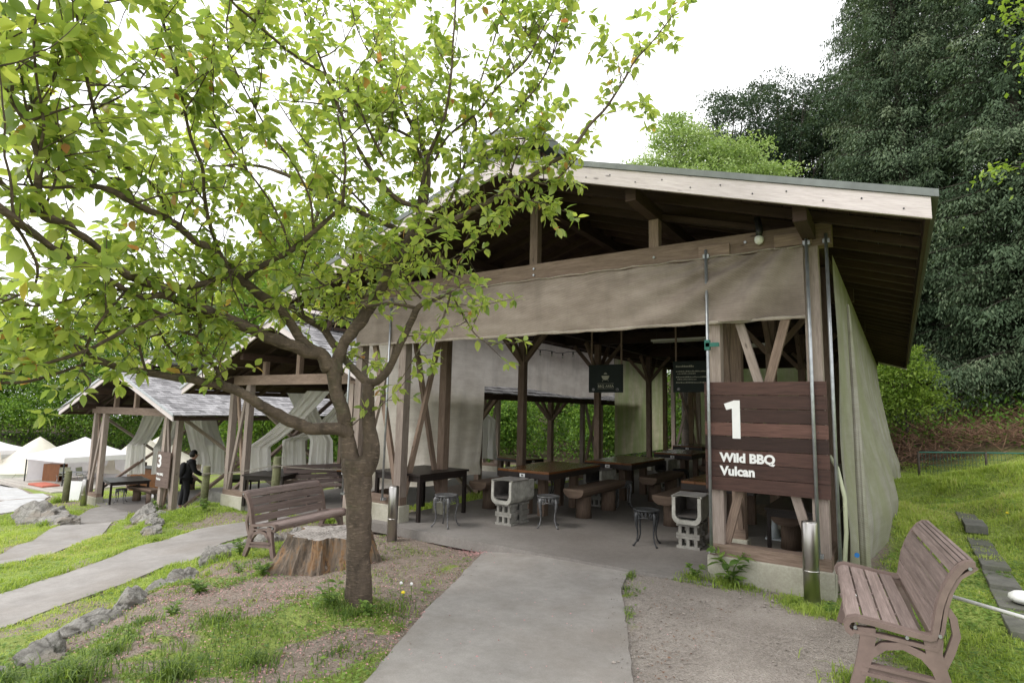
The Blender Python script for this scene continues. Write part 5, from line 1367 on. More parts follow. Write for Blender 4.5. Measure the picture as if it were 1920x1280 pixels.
Rr = [(.12, .09), (.12, .085), (.13, .09), (.12, .075), .05, .09, .085, .09, .065, .045, .035, .09, .065, .045, .035, .06, .045, .033, .06, .045, .033, .036, .036]
for s, b in ((-1, 21), (1, 22)):
    hx, hy, hz_ = V_[b]
    for k in range(4):
        i0 = len(V_); V_ += [(hx+(k-1.5)*.019, hy-.05, hz_), (hx+(k-1.5)*.022, hy-.085+abs(k-1.4)*.006, hz_-.02)]; E_ += [(b, i0), (i0, i0+1)]; Rr += [.009, .008]
    i0 = len(V_); V_ += [(hx-s*.035, hy-.015, hz_), (hx-s*.05, hy-.045, hz_-.01)]; E_ += [(b, i0), (i0, i0+1)]; Rr += [.01, .009]
skin_mesh('body', V_, E_, Rr, M['skin'], pe)
skin_mesh('jacket', [V_[i] for i in (1, 2, 3, 4, 15, 16, 17, 18, 19, 20, 0)], [(10, 0), (0, 1), (1, 2), (2, 3), (2, 4), (4, 5), (5, 6), (2, 7), (7, 8), (8, 9)], [(.175, .14), (.2, .15), (.19, .14), .085, .09, .07, .055, .09, .07, .055, (.17, .14)], M['clothes'], pe)
skin_mesh('trousers', [V_[i] for i in (0, 7, 8, 9, 11, 12, 13)], [(0, 1), (1, 2), (2, 3), (0, 4), (4, 5), (5, 6)], [(.17, .13), .11, .085, .065, .11, .085, .065], M['clothes'], pe)
hr = MB(); hr.grid(lambda u, v: (.1*math.cos(u*6.283)*math.sin(v*2.5), -.135+.108*math.sin(u*6.283)*math.sin(v*2.5)+.03*v, 1.62+.125*math.cos(v*2.5)), 20, 10); hr.build('hair', M['hair'], pe)
fc = MB()
for s in (-1, 1): fc.lathe([(.004, -.006), (.009, 0), (.004, .006)], (s*.033, -.252, 1.605), 8); fc.lathe([(.004, -.02), (.014, 0), (.004, .02)], (s*.095, -.16, 1.6), 8)
fc.lathe([(.004, -.02), (.013, -.005), (.004, .02)], (0, -.262, 1.59), 8); fc.box(-.022, .022, -.255, -.245, 1.548, 1.555, tone=.5); fc.build('face_features', M['skin'], pe)
bp_ = empty('backpack', (-17.75, 9.15, -1.53), R(158)); tag(bp_, 'black backpack worn by the person in the farthest shelter', 'backpack')
m = MB(); m.grid(lambda u, v: (.17*math.cos(u*6.283)*(abs(math.sin(v*3.1416))**.35+.001), .16+.11*math.sin(u*6.283)*(abs(math.sin(v*3.1416))**.35+.001)-.05*v, .93+.46*v), 24, 12); m.build('pack_body', M['clothes'], bp_)
m = MB(); m.grid(lambda u, v: (.12*math.cos(u*6.283)*(abs(math.sin(v*3.1416))**.4+.001), .27+.05*math.sin(u*6.283)*(abs(math.sin(v*3.1416))**.4+.001), .96+.22*v), 20, 8); m.build('front_pocket', M['clothes'], bp_)
for s in (-1, 1): MB().tube([(s*.1, .04, 1.4), (s*.12, -.1, 1.46), (s*.13, -.2, 1.3), (s*.14, -.1, 1.1), (s*.12, .06, 1.0)], .018, 6).build('strap', M['black'], bp_)

# ------------------------------------------------------------------ foliage helpers (numpy)
def unit(v): return v/np.maximum(np.linalg.norm(v, axis=-1, keepdims=True), 1e-9)
def leaf_quads(P, D, Nn, L, W, tone):
    """rhombic folded leaf: 4 verts, 2 tris folded -> quad; P base, D direction, Nn normal"""
    n = len(P); D = unit(D); S = unit(np.cross(D, Nn)); U = unit(np.cross(S, D))
    L = np.broadcast_to(L, (n,))[:, None]; W = np.broadcast_to(W, (n,))[:, None]
    V = np.stack([P, P+D*L*.45+S*W*.5-U*W*.12, P+D*L-U*L*.12, P+D*L*.45-S*W*.5-U*W*.12], 1)
    F = np.arange(4*n).reshape(n, 4)
    return V.reshape(-1, 3), F, np.repeat(tone, 4)
def cherry_leaves(P, D, Nn, L, W, tone, rg):
    n = len(P); D = unit(D); S = unit(np.cross(D, Nn)); U = unit(np.cross(S, D))
    L = L[:, None]; W = W[:, None]; cv = rg.uniform(.05, .35, (n, 1)); fd = rg.uniform(.05, .3, (n, 1))
    def q(t, s, w): return P+D*L*t-U*L*cv*t*t+S*W*s*w+U*W*fd*abs(s)*w
    V = np.stack([q(0, 0, 0), q(.25, 0, 0), q(.25, 1, .43), q(.25, -1, .43), q(.55, 0, 0), q(.55, 1, .48), q(.55, -1, .48), q(.8, 0, 0), q(.8, 1, .27), q(.8, -1, .27), q(1.02, 0, 0)], 1)
    t = np.array([(0, 2, 1), (0, 1, 3), (7, 8, 10), (7, 10, 9)]); f = np.array([(1, 2, 5, 4), (1, 4, 6, 3), (4, 5, 8, 7), (4, 7, 9, 6)])
    b = (np.arange(n)*11)[:, None, None]
    return V.reshape(-1, 3), [(b+t).reshape(-1, 3), (b+f).reshape(-1, 4)], np.repeat(tone, 11)

def catmull(P, k=5):
    P = [Vector(p) for p in P]; out = []
    Q = [P[0]*2-P[1]]+P+[P[-1]*2-P[-2]]
    for i in range(1, len(Q)-2):
        a, b, c, d = Q[i-1], Q[i], Q[i+1], Q[i+2]
        for j in range(k):
            t = j/k
            out.append(.5*((2*b)+(c-a)*t+(2*a-5*b+4*c-d)*t*t+(3*b-a-3*c+d)*t**3))
    out.append(P[-1]); return out

LIMBS = {
'trunk': [(-3.776,3.433,-0.09,0.1318),(-3.766,3.421,0.041,0.1187),(-3.779,3.406,0.339,0.1017),(-3.797,3.392,0.769,0.1073),(-3.806,3.379,0.988,0.1257),(-3.809,3.375,1.165,0.1397)],
'Rstem': [(-3.783,3.393,1.077,0.1079),(-3.71,3.423,1.212,0.0765),(-3.729,3.402,1.435,0.0587),(-3.743,3.391,1.614,0.0544),(-3.753,3.393,1.804,0.0502)],
'Rf1': [(-3.753,3.393,1.804,0.0365),(-3.868,3.365,1.886,0.0323),(-3.994,3.323,2.012,0.0326),(-4.109,3.286,2.144,0.0329),(-4.23,3.245,2.289,0.0309),(-4.355,3.147,2.384,0.0285),(-4.469,3.058,2.471,0.0214),(-4.624,2.944,2.537,0.0166),(-4.775,2.823,2.675,0.0095)],
'Rf2': [(-3.753,3.393,1.804,0.0365),(-3.635,3.408,1.831,0.0339),(-3.52,3.429,1.974,0.0314),(-3.433,3.437,2.152,0.0291),(-3.345,3.45,2.306,0.0289),(-3.281,3.452,2.423,0.0244),(-3.205,3.483,2.476,0.0177),(-3.099,3.525,2.509,0.0132),(-3.004,3.547,2.549,0.0088)],
'Rf3': [(-3.281,3.452,2.423,0.0155),(-3.463,3.372,2.461,0.0134),(-3.649,3.308,2.457,0.0135),(-3.839,3.243,2.444,0.0114)],
'Rf4': [(-3.004,3.547,2.549,0.0088),(-2.971,3.467,2.413,0.0086),(-3.003,3.411,2.235,0.0076),(-3.088,3.315,2.079,0.0063),(-3.148,3.239,1.907,0.0041)],
'Rf5': [(-3.004,3.547,2.549,0.0079),(-2.877,3.537,2.373,0.006),(-2.766,3.576,2.199,0.0051),(-2.652,3.604,2.112,0.0042)],
'Lstem': [(-3.836,3.358,1.075,0.1079),(-3.863,3.321,1.208,0.0765),(-3.873,3.288,1.387,0.0585),(-3.897,3.243,1.587,0.0585),(-3.939,3.207,1.72,0.0563),(-3.955,3.186,1.876,0.0632),(-3.979,3.152,2.001,0.0587)],
'A': [(-3.956,3.198,1.877,0.0634),(-3.946,3.228,2.052,0.0479),(-3.874,3.287,2.226,0.0505),(-3.78,3.368,2.441,0.0486),(-3.697,3.433,2.633,0.0466),(-3.617,3.483,2.825,0.0491),(-3.54,3.544,3.012,0.0447),(-3.471,3.569,3.163,0.04),(-3.428,3.607,3.352,0.0331),(-3.398,3.628,3.511,0.0285),(-3.376,3.623,3.653,0.0237),(-3.426,3.616,3.887,0.0216),(-3.533,3.57,4.123,0.0194),(-3.598,3.503,4.289,0.0145),(-3.633,3.441,4.552,0.0107),(-3.659,3.381,4.839,0.0077),(-3.663,3.33,5.175,0.0058),(-3.644,3.287,5.56,0.0048)],
'A1': [(-3.437,3.606,3.315,0.0213),(-3.375,3.531,3.445,0.0186),(-3.25,3.463,3.663,0.016),(-3.18,3.432,3.781,0.0145),(-3.015,3.394,3.976,0.0124),(-2.889,3.317,4.249,0.0104),(-2.826,3.26,4.519,0.0086),(-2.791,3.234,4.86,0.0064),(-2.752,3.218,5.158,0.0043)],
'A2': [(-3.326,3.642,3.33,0.0165),(-3.174,3.676,3.386,0.014),(-3.05,3.667,3.599,0.0129),(-3.024,3.676,3.663,0.0115),(-2.91,3.67,3.812,0.0105),(-2.668,3.746,3.992,0.009),(-2.467,3.794,4.18,0.008),(-2.331,3.856,4.379,0.0067),(-2.233,3.885,4.634,0.0054),(-2.179,3.904,4.755,0.0045),(-2.099,3.929,4.956,0.0036)],
'A3': [(-3.192,3.497,3.7,0.0114),(-3.051,3.503,3.892,0.0108),(-2.81,3.579,4.069,0.0098),(-2.623,3.616,4.267,0.0088),(-2.4,3.679,4.448,0.0079),(-2.263,3.73,4.729,0.0061),(-2.151,3.776,4.936,0.0044),(-2.098,3.784,5.124,0.0035)],
'A4': [(-2.91,3.67,3.812,0.01),(-2.88,3.658,4.034,0.0091),(-2.905,3.625,4.147,0.0087),(-2.786,3.606,4.414,0.0077),(-2.67,3.589,4.653,0.0063),(-2.601,3.596,4.921,0.0049),(-2.551,3.591,5.188,0.004)],
'AR': [(-3.474,3.577,3.093,0.0235),(-3.345,3.599,3.123,0.0242),(-3.193,3.631,3.184,0.023),(-3.025,3.676,3.239,0.0219),(-2.851,3.722,3.311,0.0208),(-2.641,3.787,3.418,0.0192),(-2.446,3.842,3.522,0.0177),(-2.258,3.893,3.623,0.0158),(-2.13,3.965,3.726,0.014),(-2.001,4.024,3.92,0.0123),(-1.869,4.088,4.084,0.0105),(-1.739,4.144,4.305,0.0088),(-1.654,4.178,4.467,0.0074),(-1.527,4.24,4.631,0.0057),(-1.382,4.307,4.839,0.0044)],
'AR1': [(-2.641,3.787,3.418,0.0089),(-2.494,3.777,3.326,0.0074),(-2.318,3.784,3.259,0.006),(-2.189,3.818,3.21,0.0042)],
'AR2': [(-2.568,3.804,3.474,0.0076),(-2.57,3.682,3.636,0.0061),(-2.556,3.621,3.7,0.0043)],
'AL1': [(-3.47,3.578,3.103,0.0235),(-3.647,3.508,3.185,0.0218),(-3.742,3.436,3.238,0.0214),(-3.915,3.368,3.327,0.0201),(-4.082,3.303,3.417,0.0194),(-4.266,3.165,3.513,0.0184),(-4.406,3.057,3.61,0.0174),(-4.547,2.95,3.693,0.0155),(-4.685,2.85,3.742,0.0136),(-4.763,2.679,3.72,0.0104),(-4.864,2.499,3.655,0.0074),(-5.055,2.363,3.705,0.0047)],
'AL2': [(-3.415,3.613,3.372,0.0236),(-3.521,3.442,3.386,0.0214),(-3.548,3.292,3.456,0.0192),(-3.586,3.125,3.597,0.017),(-3.605,2.965,3.774,0.0144),(-3.601,2.825,3.925,0.012),(-3.596,2.675,4.143,0.0096),(-3.588,2.526,4.369,0.0074),(-3.574,2.378,4.622,0.0052),(-3.612,2.318,4.859,0.004)],
'AL3': [(-3.386,3.612,3.676,0.0152),(-3.454,3.533,3.91,0.0142),(-3.539,3.459,4.025,0.0138),(-3.647,3.26,4.056,0.0116),(-3.771,3.05,4.092,0.0091),(-3.902,2.838,4.111,0.0067),(-4.037,2.63,4.075,0.0044)],
'AL4': [(-3.843,3.377,3.342,0.0105),(-3.942,3.135,3.55,0.0084),(-4.006,2.95,3.688,0.0068),(-4.062,2.766,3.863,0.0054),(-4.11,2.582,4.073,0.0044)],
'AL5': [(-3.634,3.443,4.528,0.0087),(-3.731,3.235,4.679,0.0071),(-3.755,3.073,4.847,0.0056),(-3.808,2.998,5.123,0.0047)],
'AD': [(-3.546,3.531,2.991,0.0141),(-3.536,3.389,2.841,0.0119),(-3.596,3.238,2.768,0.0103),(-3.669,3.078,2.696,0.0088),(-3.774,2.905,2.562,0.0064),(-3.833,2.754,2.496,0.0042)],
'AD2': [(-3.241,3.455,2.501,0.0088),(-3.307,3.326,2.663,0.0079),(-3.019,3.389,2.731,0.006),(-2.818,3.418,2.626,0.0042)],
'B': [(-3.975,3.166,1.921,0.0632),(-4.002,3.098,2.015,0.0561),(-4.033,2.987,2.051,0.0531),(-4.072,2.835,2.081,0.0476),(-4.115,2.716,2.117,0.0448),(-4.143,2.568,2.173,0.0438),(-4.183,2.411,2.23,0.0428),(-4.22,2.284,2.263,0.04),(-4.217,2.16,2.295,0.0352),(-4.21,2.041,2.31,0.0305),(-4.179,1.877,2.336,0.0257),(-4.121,1.74,2.295,0.0195),(-4.005,1.574,2.302,0.0168),(-3.801,1.34,2.344,0.0169),(-3.609,1.102,2.372,0.0168),(-3.438,0.906,2.421,0.0179),(-3.343,0.782,2.46,0.0182),(-3.326,0.664,2.516,0.0163)],
'B2': [(-4.182,1.9,2.329,0.0185),(-4.15,1.951,2.377,0.0168),(-4.15,1.828,2.384,0.0254),(-4.055,1.648,2.391,0.0276),(-3.925,1.49,2.417,0.0212),(-3.794,1.325,2.484,0.0184),(-3.58,1.099,2.522,0.0223),(-3.542,1.003,2.527,0.0243),(-3.508,0.955,2.599,0.0186),(-3.434,0.923,2.737,0.0143),(-3.392,0.874,2.856,0.0141),(-3.367,0.819,2.932,0.0126),(-3.348,0.763,2.989,0.0111),(-3.324,0.708,3.06,0.0097),(-3.387,0.645,3.203,0.0073)],
'B3': [(-3.437,0.918,2.763,0.0078),(-3.343,0.902,2.89,0.0072),(-3.346,0.884,2.997,0.0064),(-3.298,0.841,3.101,0.0055),(-3.238,0.796,3.271,0.0049),(-3.149,0.777,3.401,0.0039),(-3.13,0.769,3.546,0.0029)],
'B4': [(-3.542,1.003,2.527,0.0135),(-3.513,0.899,2.541,0.0117),(-3.466,0.798,2.618,0.0113),(-3.433,0.691,2.674,0.0097)],
'B5': [(-3.343,0.77,2.967,0.0074),(-3.271,0.747,3.038,0.0061),(-3.31,0.705,3.145,0.0048),(-3.345,0.666,3.252,0.0036)],
'C': [(-3.992,3.119,1.999,0.0495),(-4.099,2.994,2.112,0.0402),(-4.167,2.904,2.254,0.0378),(-4.182,2.805,2.361,0.0374),(-4.195,2.637,2.462,0.0385),(-4.183,2.45,2.546,0.0331),(-4.184,2.315,2.634,0.0284),(-4.104,2.113,2.725,0.027),(-4.066,2.016,2.738,0.0264),(-3.955,1.778,2.801,0.023),(-3.814,1.508,2.802,0.0196),(-3.724,1.323,2.818,0.0169),(-3.621,1.16,2.749,0.0101),(-3.62,1.046,2.704,0.007),(-3.53,0.873,2.644,0.0052)],
'C1': [(-4.182,2.449,2.558,0.0207),(-4.011,2.489,2.66,0.0205),(-3.771,2.574,2.765,0.0194),(-3.581,2.622,2.899,0.0168),(-3.409,2.661,3.017,0.0142),(-3.316,2.655,3.067,0.0117),(-3.214,2.583,3.199,0.0095),(-3.122,2.508,3.308,0.0074),(-3.059,2.409,3.445,0.0054)],
'C2': [(-4.151,2.408,2.567,0.0225),(-4.191,2.266,2.526,0.024),(-4.192,2.151,2.47,0.0235),(-4.23,2.012,2.42,0.0229),(-4.188,1.861,2.398,0.0221)],
'C3': [(-4.183,2.378,2.627,0.0184),(-4.166,2.257,2.701,0.0168),(-4.11,2.155,2.829,0.0149),(-3.999,2.021,3.009,0.0128),(-3.856,1.912,3.176,0.0113),(-3.766,1.766,3.346,0.0101),(-3.649,1.632,3.554,0.0087),(-3.576,1.54,3.687,0.0075),(-3.502,1.458,3.761,0.0063),(-3.467,1.4,3.905,0.005),(-3.423,1.343,4.084,0.0037)],
'C4': [(-3.955,1.778,2.801,0.0124),(-3.921,1.653,2.982,0.011),(-3.839,1.461,3.017,0.0104),(-3.793,1.371,3.007,0.0108),(-3.771,1.32,3.044,0.0112),(-3.737,1.269,3.131,0.0104),(-3.649,1.2,3.188,0.0095),(-3.558,1.124,3.295,0.0087),(-3.459,1.053,3.406,0.0073),(-3.415,1.007,3.512,0.006),(-3.362,0.967,3.613,0.0049),(-3.361,0.944,3.773,0.0038)],
'C5': [(-3.704,1.674,3.423,0.0061),(-3.578,1.685,3.516,0.005),(-3.404,1.667,3.61,0.0036)],
'C6': [(-3.581,2.622,2.899,0.0096),(-3.512,2.516,3.116,0.0082),(-3.526,2.352,3.343,0.0073),(-3.569,2.177,3.518,0.0063),(-3.522,1.934,3.735,0.005),(-3.478,1.826,3.848,0.0034)],
'C7': [(-3.771,2.574,2.765,0.0089),(-3.757,2.427,3.011,0.0079),(-3.786,2.258,3.205,0.007),(-3.764,2.073,3.329,0.006),(-3.78,1.916,3.498,0.0047),(-3.766,1.796,3.553,0.0035)],
'C8': [(-3.814,1.508,2.808,0.0114),(-3.814,1.431,2.917,0.0096),(-3.749,1.297,2.887,0.0086),(-3.66,1.109,2.92,0.0072),(-3.628,0.996,3.014,0.0056),(-3.614,0.875,3.071,0.0041)],
'T1': [(-3.353,1.73,4.253,0.0074),(-3.406,1.769,4.155,0.0075),(-3.443,1.928,4.144,0.0081),(-3.464,2.1,4.116,0.0088),(-3.444,2.303,4.064,0.0092),(-3.451,2.54,4.069,0.0096),(-3.446,2.793,4.022,0.0101),(-3.503,3.02,3.872,0.0105),(-3.515,3.222,3.679,0.0108)],
'F': [(-4.218,2.161,2.284,0.0156),(-4.229,2.038,2.242,0.0145),(-4.223,1.927,2.201,0.0134),(-4.222,1.703,2.075,0.0124),(-4.211,1.599,2.001,0.0121),(-4.226,1.481,1.914,0.0114),(-4.275,1.338,1.836,0.0104),(-4.286,1.216,1.785,0.0101),(-4.29,1.1,1.734,0.0092),(-4.286,0.989,1.679,0.0074)],
'F2': [(-4.225,1.478,1.937,0.0087),(-4.019,1.473,2.092,0.0081),(-4.006,1.576,2.282,0.0084)],
'G': [(-3.855,3.303,1.365,0.0585),(-3.88,3.22,1.41,0.0512),(-3.996,3.043,1.417,0.0481),(-4.084,2.915,1.471,0.0455),(-4.153,2.772,1.55,0.0426),(-4.205,2.627,1.639,0.0398),(-4.266,2.49,1.721,0.0371),(-4.322,2.363,1.748,0.0304),(-4.396,2.2,1.78,0.0278),(-4.469,2.026,1.802,0.0252),(-4.52,1.842,1.829,0.0226),(-4.535,1.706,1.863,0.0213),(-4.535,1.573,1.936,0.0179),(-4.517,1.46,1.966,0.0157),(-4.484,1.347,2.055,0.0129),(-4.474,1.227,2.095,0.0106),(-4.465,1.104,2.151,0.009),(-4.528,0.993,2.203,0.0063)],
'G1': [(-4.53,1.671,1.868,0.0128),(-4.525,1.536,1.821,0.0113),(-4.523,1.424,1.764,0.0103),(-4.542,1.297,1.713,0.0094),(-4.552,1.172,1.697,0.0081),(-4.554,1.053,1.668,0.0063)],
'G2': [(-4.311,2.42,1.742,0.0184),(-4.338,2.383,1.872,0.0164),(-4.362,2.294,1.959,0.0154),(-4.328,2.236,2.093,0.014),(-4.313,2.231,2.201,0.012),(-4.283,2.231,2.341,0.01)],
'G3': [(-4.279,2.319,1.749,0.0128),(-4.442,2.259,1.824,0.0105),(-4.521,2.19,1.935,0.0093),(-4.546,2.095,2.056,0.008),(-4.551,2.009,2.206,0.0063)],
'G4': [(-4.457,1.949,1.804,0.0095),(-4.434,1.877,1.988,0.0083),(-4.372,1.837,2.131,0.0074),(-4.332,1.783,2.27,0.0055)],
'G5': [(-4.517,1.46,1.966,0.0087),(-4.539,1.33,1.919,0.0082),(-4.544,1.152,1.868,0.0072),(-4.586,1.066,1.852,0.0064)],
'G6': [(-4.551,1.63,1.887,0.0073),(-4.496,1.556,1.815,0.0064),(-4.325,1.563,1.725,0.0052),(-4.327,1.514,1.638,0.0034)],
'H1': [(-4.005,1.574,2.302,0.0117),(-4.068,1.475,2.27,0.0099),(-4.148,1.368,2.218,0.0085),(-4.163,1.245,2.159,0.007),(-4.168,1.123,2.139,0.0055),(-4.214,0.97,2.148,0.0042)],
'H2': [(-4.223,1.927,2.201,0.0112),(-4.287,1.816,2.253,0.0096),(-4.384,1.694,2.223,0.0087),(-4.421,1.557,2.161,0.0078),(-4.479,1.406,2.093,0.0062),(-4.526,1.259,2.056,0.005),(-4.591,1.102,1.996,0.0039)],
'H3': [(-4.328,2.236,2.093,0.0112),(-4.424,2.107,2.123,0.0095),(-4.536,1.977,2.074,0.0078),(-4.589,1.83,2.009,0.0065),(-4.631,1.679,2.013,0.0052)],
'H4': [(-4.182,2.805,2.361,0.0132),(-4.337,2.672,2.397,0.0114),(-4.47,2.522,2.397,0.01),(-4.588,2.401,2.265,0.0086),(-4.651,2.258,2.121,0.0067),(-4.689,2.128,2.005,0.0049)],
'H5': [(-4.355,3.147,2.384,0.0142),(-4.402,3.079,2.637,0.0123),(-4.47,2.999,2.871,0.0104),(-4.539,2.926,3.057,0.0085),(-4.497,2.804,3.258,0.0065)],
'H6': [(-4.23,3.245,2.289,0.0123),(-4.132,3.336,2.537,0.011),(-4.082,3.398,2.764,0.0097),(-4.03,3.398,3.006,0.0077),(-3.962,3.422,3.152,0.0058)],
'H7': [(-4.266,3.165,3.513,0.0116),(-4.312,3.174,3.238,0.0107),(-4.349,3.125,2.983,0.0086),(-4.378,3.081,2.732,0.0066)],
'H8': [(-4.332,1.783,2.27,0.0081),(-4.375,1.717,2.108,0.0073),(-4.455,1.611,2.051,0.0065),(-4.576,1.477,1.988,0.0053)],
'H9': [(-3.343,0.782,2.46,0.0073),(-3.52,0.915,2.399,0.0078),(-3.586,1.01,2.269,0.007),(-3.738,1.042,2.18,0.0056),(-3.834,0.986,2.122,0.0045),(-3.953,0.915,2.064,0.0034)],
'K1': [(-2.641,3.787,3.418,0.0098),(-2.537,3.713,3.572,0.0083),(-2.428,3.7,3.746,0.0065),(-2.307,3.705,3.862,0.0043)],
'K2': [(-3.024,3.676,3.663,0.0111),(-2.8,3.694,3.742,0.009),(-2.552,3.727,3.826,0.0071),(-2.301,3.781,3.784,0.0043)],
'K3': [(-2.446,3.842,3.522,0.0088),(-2.3,3.833,3.428,0.0069),(-2.166,3.856,3.475,0.0051),(-2.049,3.861,3.562,0.0042)],
'G7': [(-4.32,2.36,1.78,0.0081),(-4.12,2.294,1.821,0.0063),(-3.963,2.273,1.855,0.0046)],
}

rg = np.random.default_rng(42); random.seed(42)
ct_ = empty('cherry_tree', (-3.72, 3.39, 0)); CO = Vector(ct_.location)
tag(ct_, 'foreground cherry tree with forked dark trunk and wide spreading bright green leaves', 'tree')
def limbmesh(pts, jit=.06, n=12, sub=5):
    P = catmull([p[:3] for p in pts], sub); Rr = [p[3] for p in catmull4(pts, sub)]
    mb = MB(CO)
    S = 0; Q = []; RR = []
    for i, p in enumerate(P):
        r = Rr[i]
        j = Vector((mnoise.noise(p*9), mnoise.noise(p*9+Vector((7, 0, 0))), mnoise.noise(p*9+Vector((0, 5, 0)))))*r*(.1 if n > 15 else .35)
        Q.append(p+j); RR.append(r*(1+(.05 if n > 15 else .14)*mnoise.noise(p*9)+(.03 if n > 15 else .1)*mnoise.noise(p*30)))
    mb.tube(Q, RR, n, jit=jit)
    return mb, Q, RR
def catmull4(pts, k):
    out = []
    for i in range(len(pts)-1):
        for j in range(k):
            t = j/k; t2 = t*t*(3-2*t); out.append([0, 0, 0, pts[i][3]*(1-t2)+pts[i+1][3]*t2])
    out.append([0, 0, 0, pts[-1][3]])
    if pts[0][3] < .068: 
        for q in out: q[3] *= 1.03
    else:
        for q in out: q[3] *= .95
    return out
limbs = {}
for k, pts in LIMBS.items():
    big = k in ('trunk', 'Rstem', 'Lstem')
    if k == 'trunk': pts = [pts[0][:2]+(-.12, .16)]+list(pts[1:])
    mb, Q, RR = limbmesh(pts, .05 if big else .04, 22 if big else (12 if pts[0][3] > .02 else 7), 7 if big else 5)
    mb.build('trunk' if k == 'trunk' else ('stem' if big else 'branch'), M['bark'], ct_)
    limbs[k] = (Q, RR)
# scar and knots
for (x, y, z, r) in ((-3.83, 3.25, 1.72, .035), (-3.78, 3.2, .32, .02)):
    pass
LP, LD, LN, LL = [], [], [], []
tw = MB(CO)
LSC = [1.0]
def add_leaf(p, d, scale=1.0):
    scale *= LSC[0]*(1+.35*float(np.clip((-p[0]*.45+p[1]*-.35-.35), 0, 1)) if False else LSC[0])
    d = Vector(d).normalized(); d = (d+Vector((0, 0, -.25))+Vector((random.gauss(0, .3), random.gauss(0, .3), random.gauss(0, .22)))).normalized()
    nn = Vector((random.gauss(0, .45), random.gauss(0, .45), 1)).normalized()
    LP.append(p); LD.append(d); LN.append(nn); LL.append(random.triangular(.04, .115, .082)*scale)
def whorl(p, d, n, scale=1.0):
    for i in range(n):
        a = 2*math.pi*i/n+random.random()*.8
        d = Vector(d).normalized(); x = d.orthogonal().normalized(); y = d.cross(x)
        dd = d*random.uniform(.2, .8)+(x*math.cos(a)+y*math.sin(a))*1.0
        add_leaf(p+dd.normalized()*.012, dd, scale)
def twig(p, d, L, r, depth=0, dens=1.0, sc_=1.0):
    n = max(3, int(L/.07)); P = [p.copy()]; d = d.normalized()
    for i in range(n):
        d = (d+Vector((random.gauss(0, .13), random.gauss(0, .13), random.gauss(.02, .12)))).normalized()
        P.append(P[-1]+d*L/n)
    tw.tube(P, [r*(1-.75*i/n) for i in range(n+1)], 4, caps=False)
    for i in range(1, n+1):
        if random.random() < .78*dens:
            sd = Vector((random.gauss(0, 1), random.gauss(0, 1), random.gauss(0, .5))).normalized()
            if random.random() < .45: whorl(P[i]+sd*.02, sd+d*.4, random.choice((3, 4, 5)), sc_)
            else: add_leaf(P[i], sd+d*.6, sc_)
        if depth == 0 and L > .3 and random.random() < .35 and i > 1:
            sd = (Vector((random.gauss(0, 1), random.gauss(0, 1), random.gauss(.2, .6))).normalized()+d*.6)
            twig(P[i], sd, L*random.uniform(.3, .55), r*.6, 1, dens, sc_)
    whorl(P[-1], d, random.choice((4, 5, 6)), sc_)
noleaf = {'trunk': 1, 'Rstem': 1, 'Lstem': 1}
DENS = {'H1': 1.7, 'H2': 1.7, 'H3': 1.7, 'H4': 1.8, 'H5': 1.8, 'H6': 1.7, 'H7': 1.7, 'H8': 1.6, 'H9': 1.4, 'F2': 1.6, 'AD': 1.4, 'AD2': 1.5, 'Rf3': 1.5, 'G3': 1.2, 'G4': 1.2, 'G5': 1.2, 'G': .5, 'B': .85, 'C': .85, 'C4': .8, 'C8': .8, 'B3': .8, 'C3': .9, 'B4': .8, 'C5': .9, 'T1': 1.0, 'AR1': 1.5, 'AR2': 2.0, 'A2': 1.4, 'K1': 2.0, 'K2': 2.0, 'K3': 2.0, 'A': .85, 'Rf1': 1.1, 'Rf2': .35, 'Rf3': .8, 'AR': 1.5, 'F': 1.0, 'G1': .8, 'G2': 1.2, 'B2': .85}
for k, (Q, RR) in limbs.items():
    if k in noleaf: continue
    LSC[0] = .98+.06*(k[0] in 'BCFHT')
    S = 0; nxt = random.uniform(.0, .1); dk = DENS.get(k, 1.0)
    for i in range(1, len(Q)):
        seg = (Q[i]-Q[i-1]).length; S += seg
        if RR[i] > .06: continue
        while S > nxt:
            thick = RR[i] > .028
            nxt += (random.uniform(.11, .22) if thick else random.uniform(.06, .12))/dk
            ax = (Q[i]-Q[i-1]).normalized()
            rnd = Vector((random.gauss(0, 1), random.gauss(0, 1), random.gauss(.55, .7))); rnd = (rnd-ax*rnd.dot(ax)*.6).normalized()
            d = rnd+ax*random.uniform(.1, .7)
            if k == 'G' or k == 'F' or k == 'G1': d.z = abs(d.z)*.8+.2 if random.random() < .8 else d.z*.4
            if thick and random.random() < .65: continue
            if random.random() < .35: whorl(Q[i]+rnd*(RR[i]+.015), rnd, random.choice((3, 4, 5, 6)))
            else: twig(Q[i], d, random.uniform(.1, .42) if not thick else random.uniform(.15, .6), .0045 if not thick else .006)
    twig(Q[-1], (Q[-1]-Q[-2]), .22, .004)
# long upright shoots filling the crown
LSC[0] = 1.0
for k in ('B', 'B2', 'C', 'C2', 'C4', 'C1', 'AL1', 'AL2', 'A', 'A1', 'A2', 'A3', 'G2', 'B3', 'T1', 'AL3', 'C3', 'C7', 'C8', 'C6', 'Rf1', 'AD', 'AD2'):
    Q, RR = limbs[k]
    for q in range(5):
        i = random.randrange(len(Q)//5, len(Q)); d = Vector((random.gauss(-.1, .5), random.gauss(0, .5), random.uniform(.2, 1.2)))
        if k in ('AD', 'AD2', 'Rf1'): d.z *= .3
        twig(Q[i], d, random.uniform(.45, .9), .007, 0, .95)
tw.build('twigs', M['bark'], ct_)
LP = np.array(LP); LD = np.array(LD); LN = np.array(LN); LL = np.array(LL)
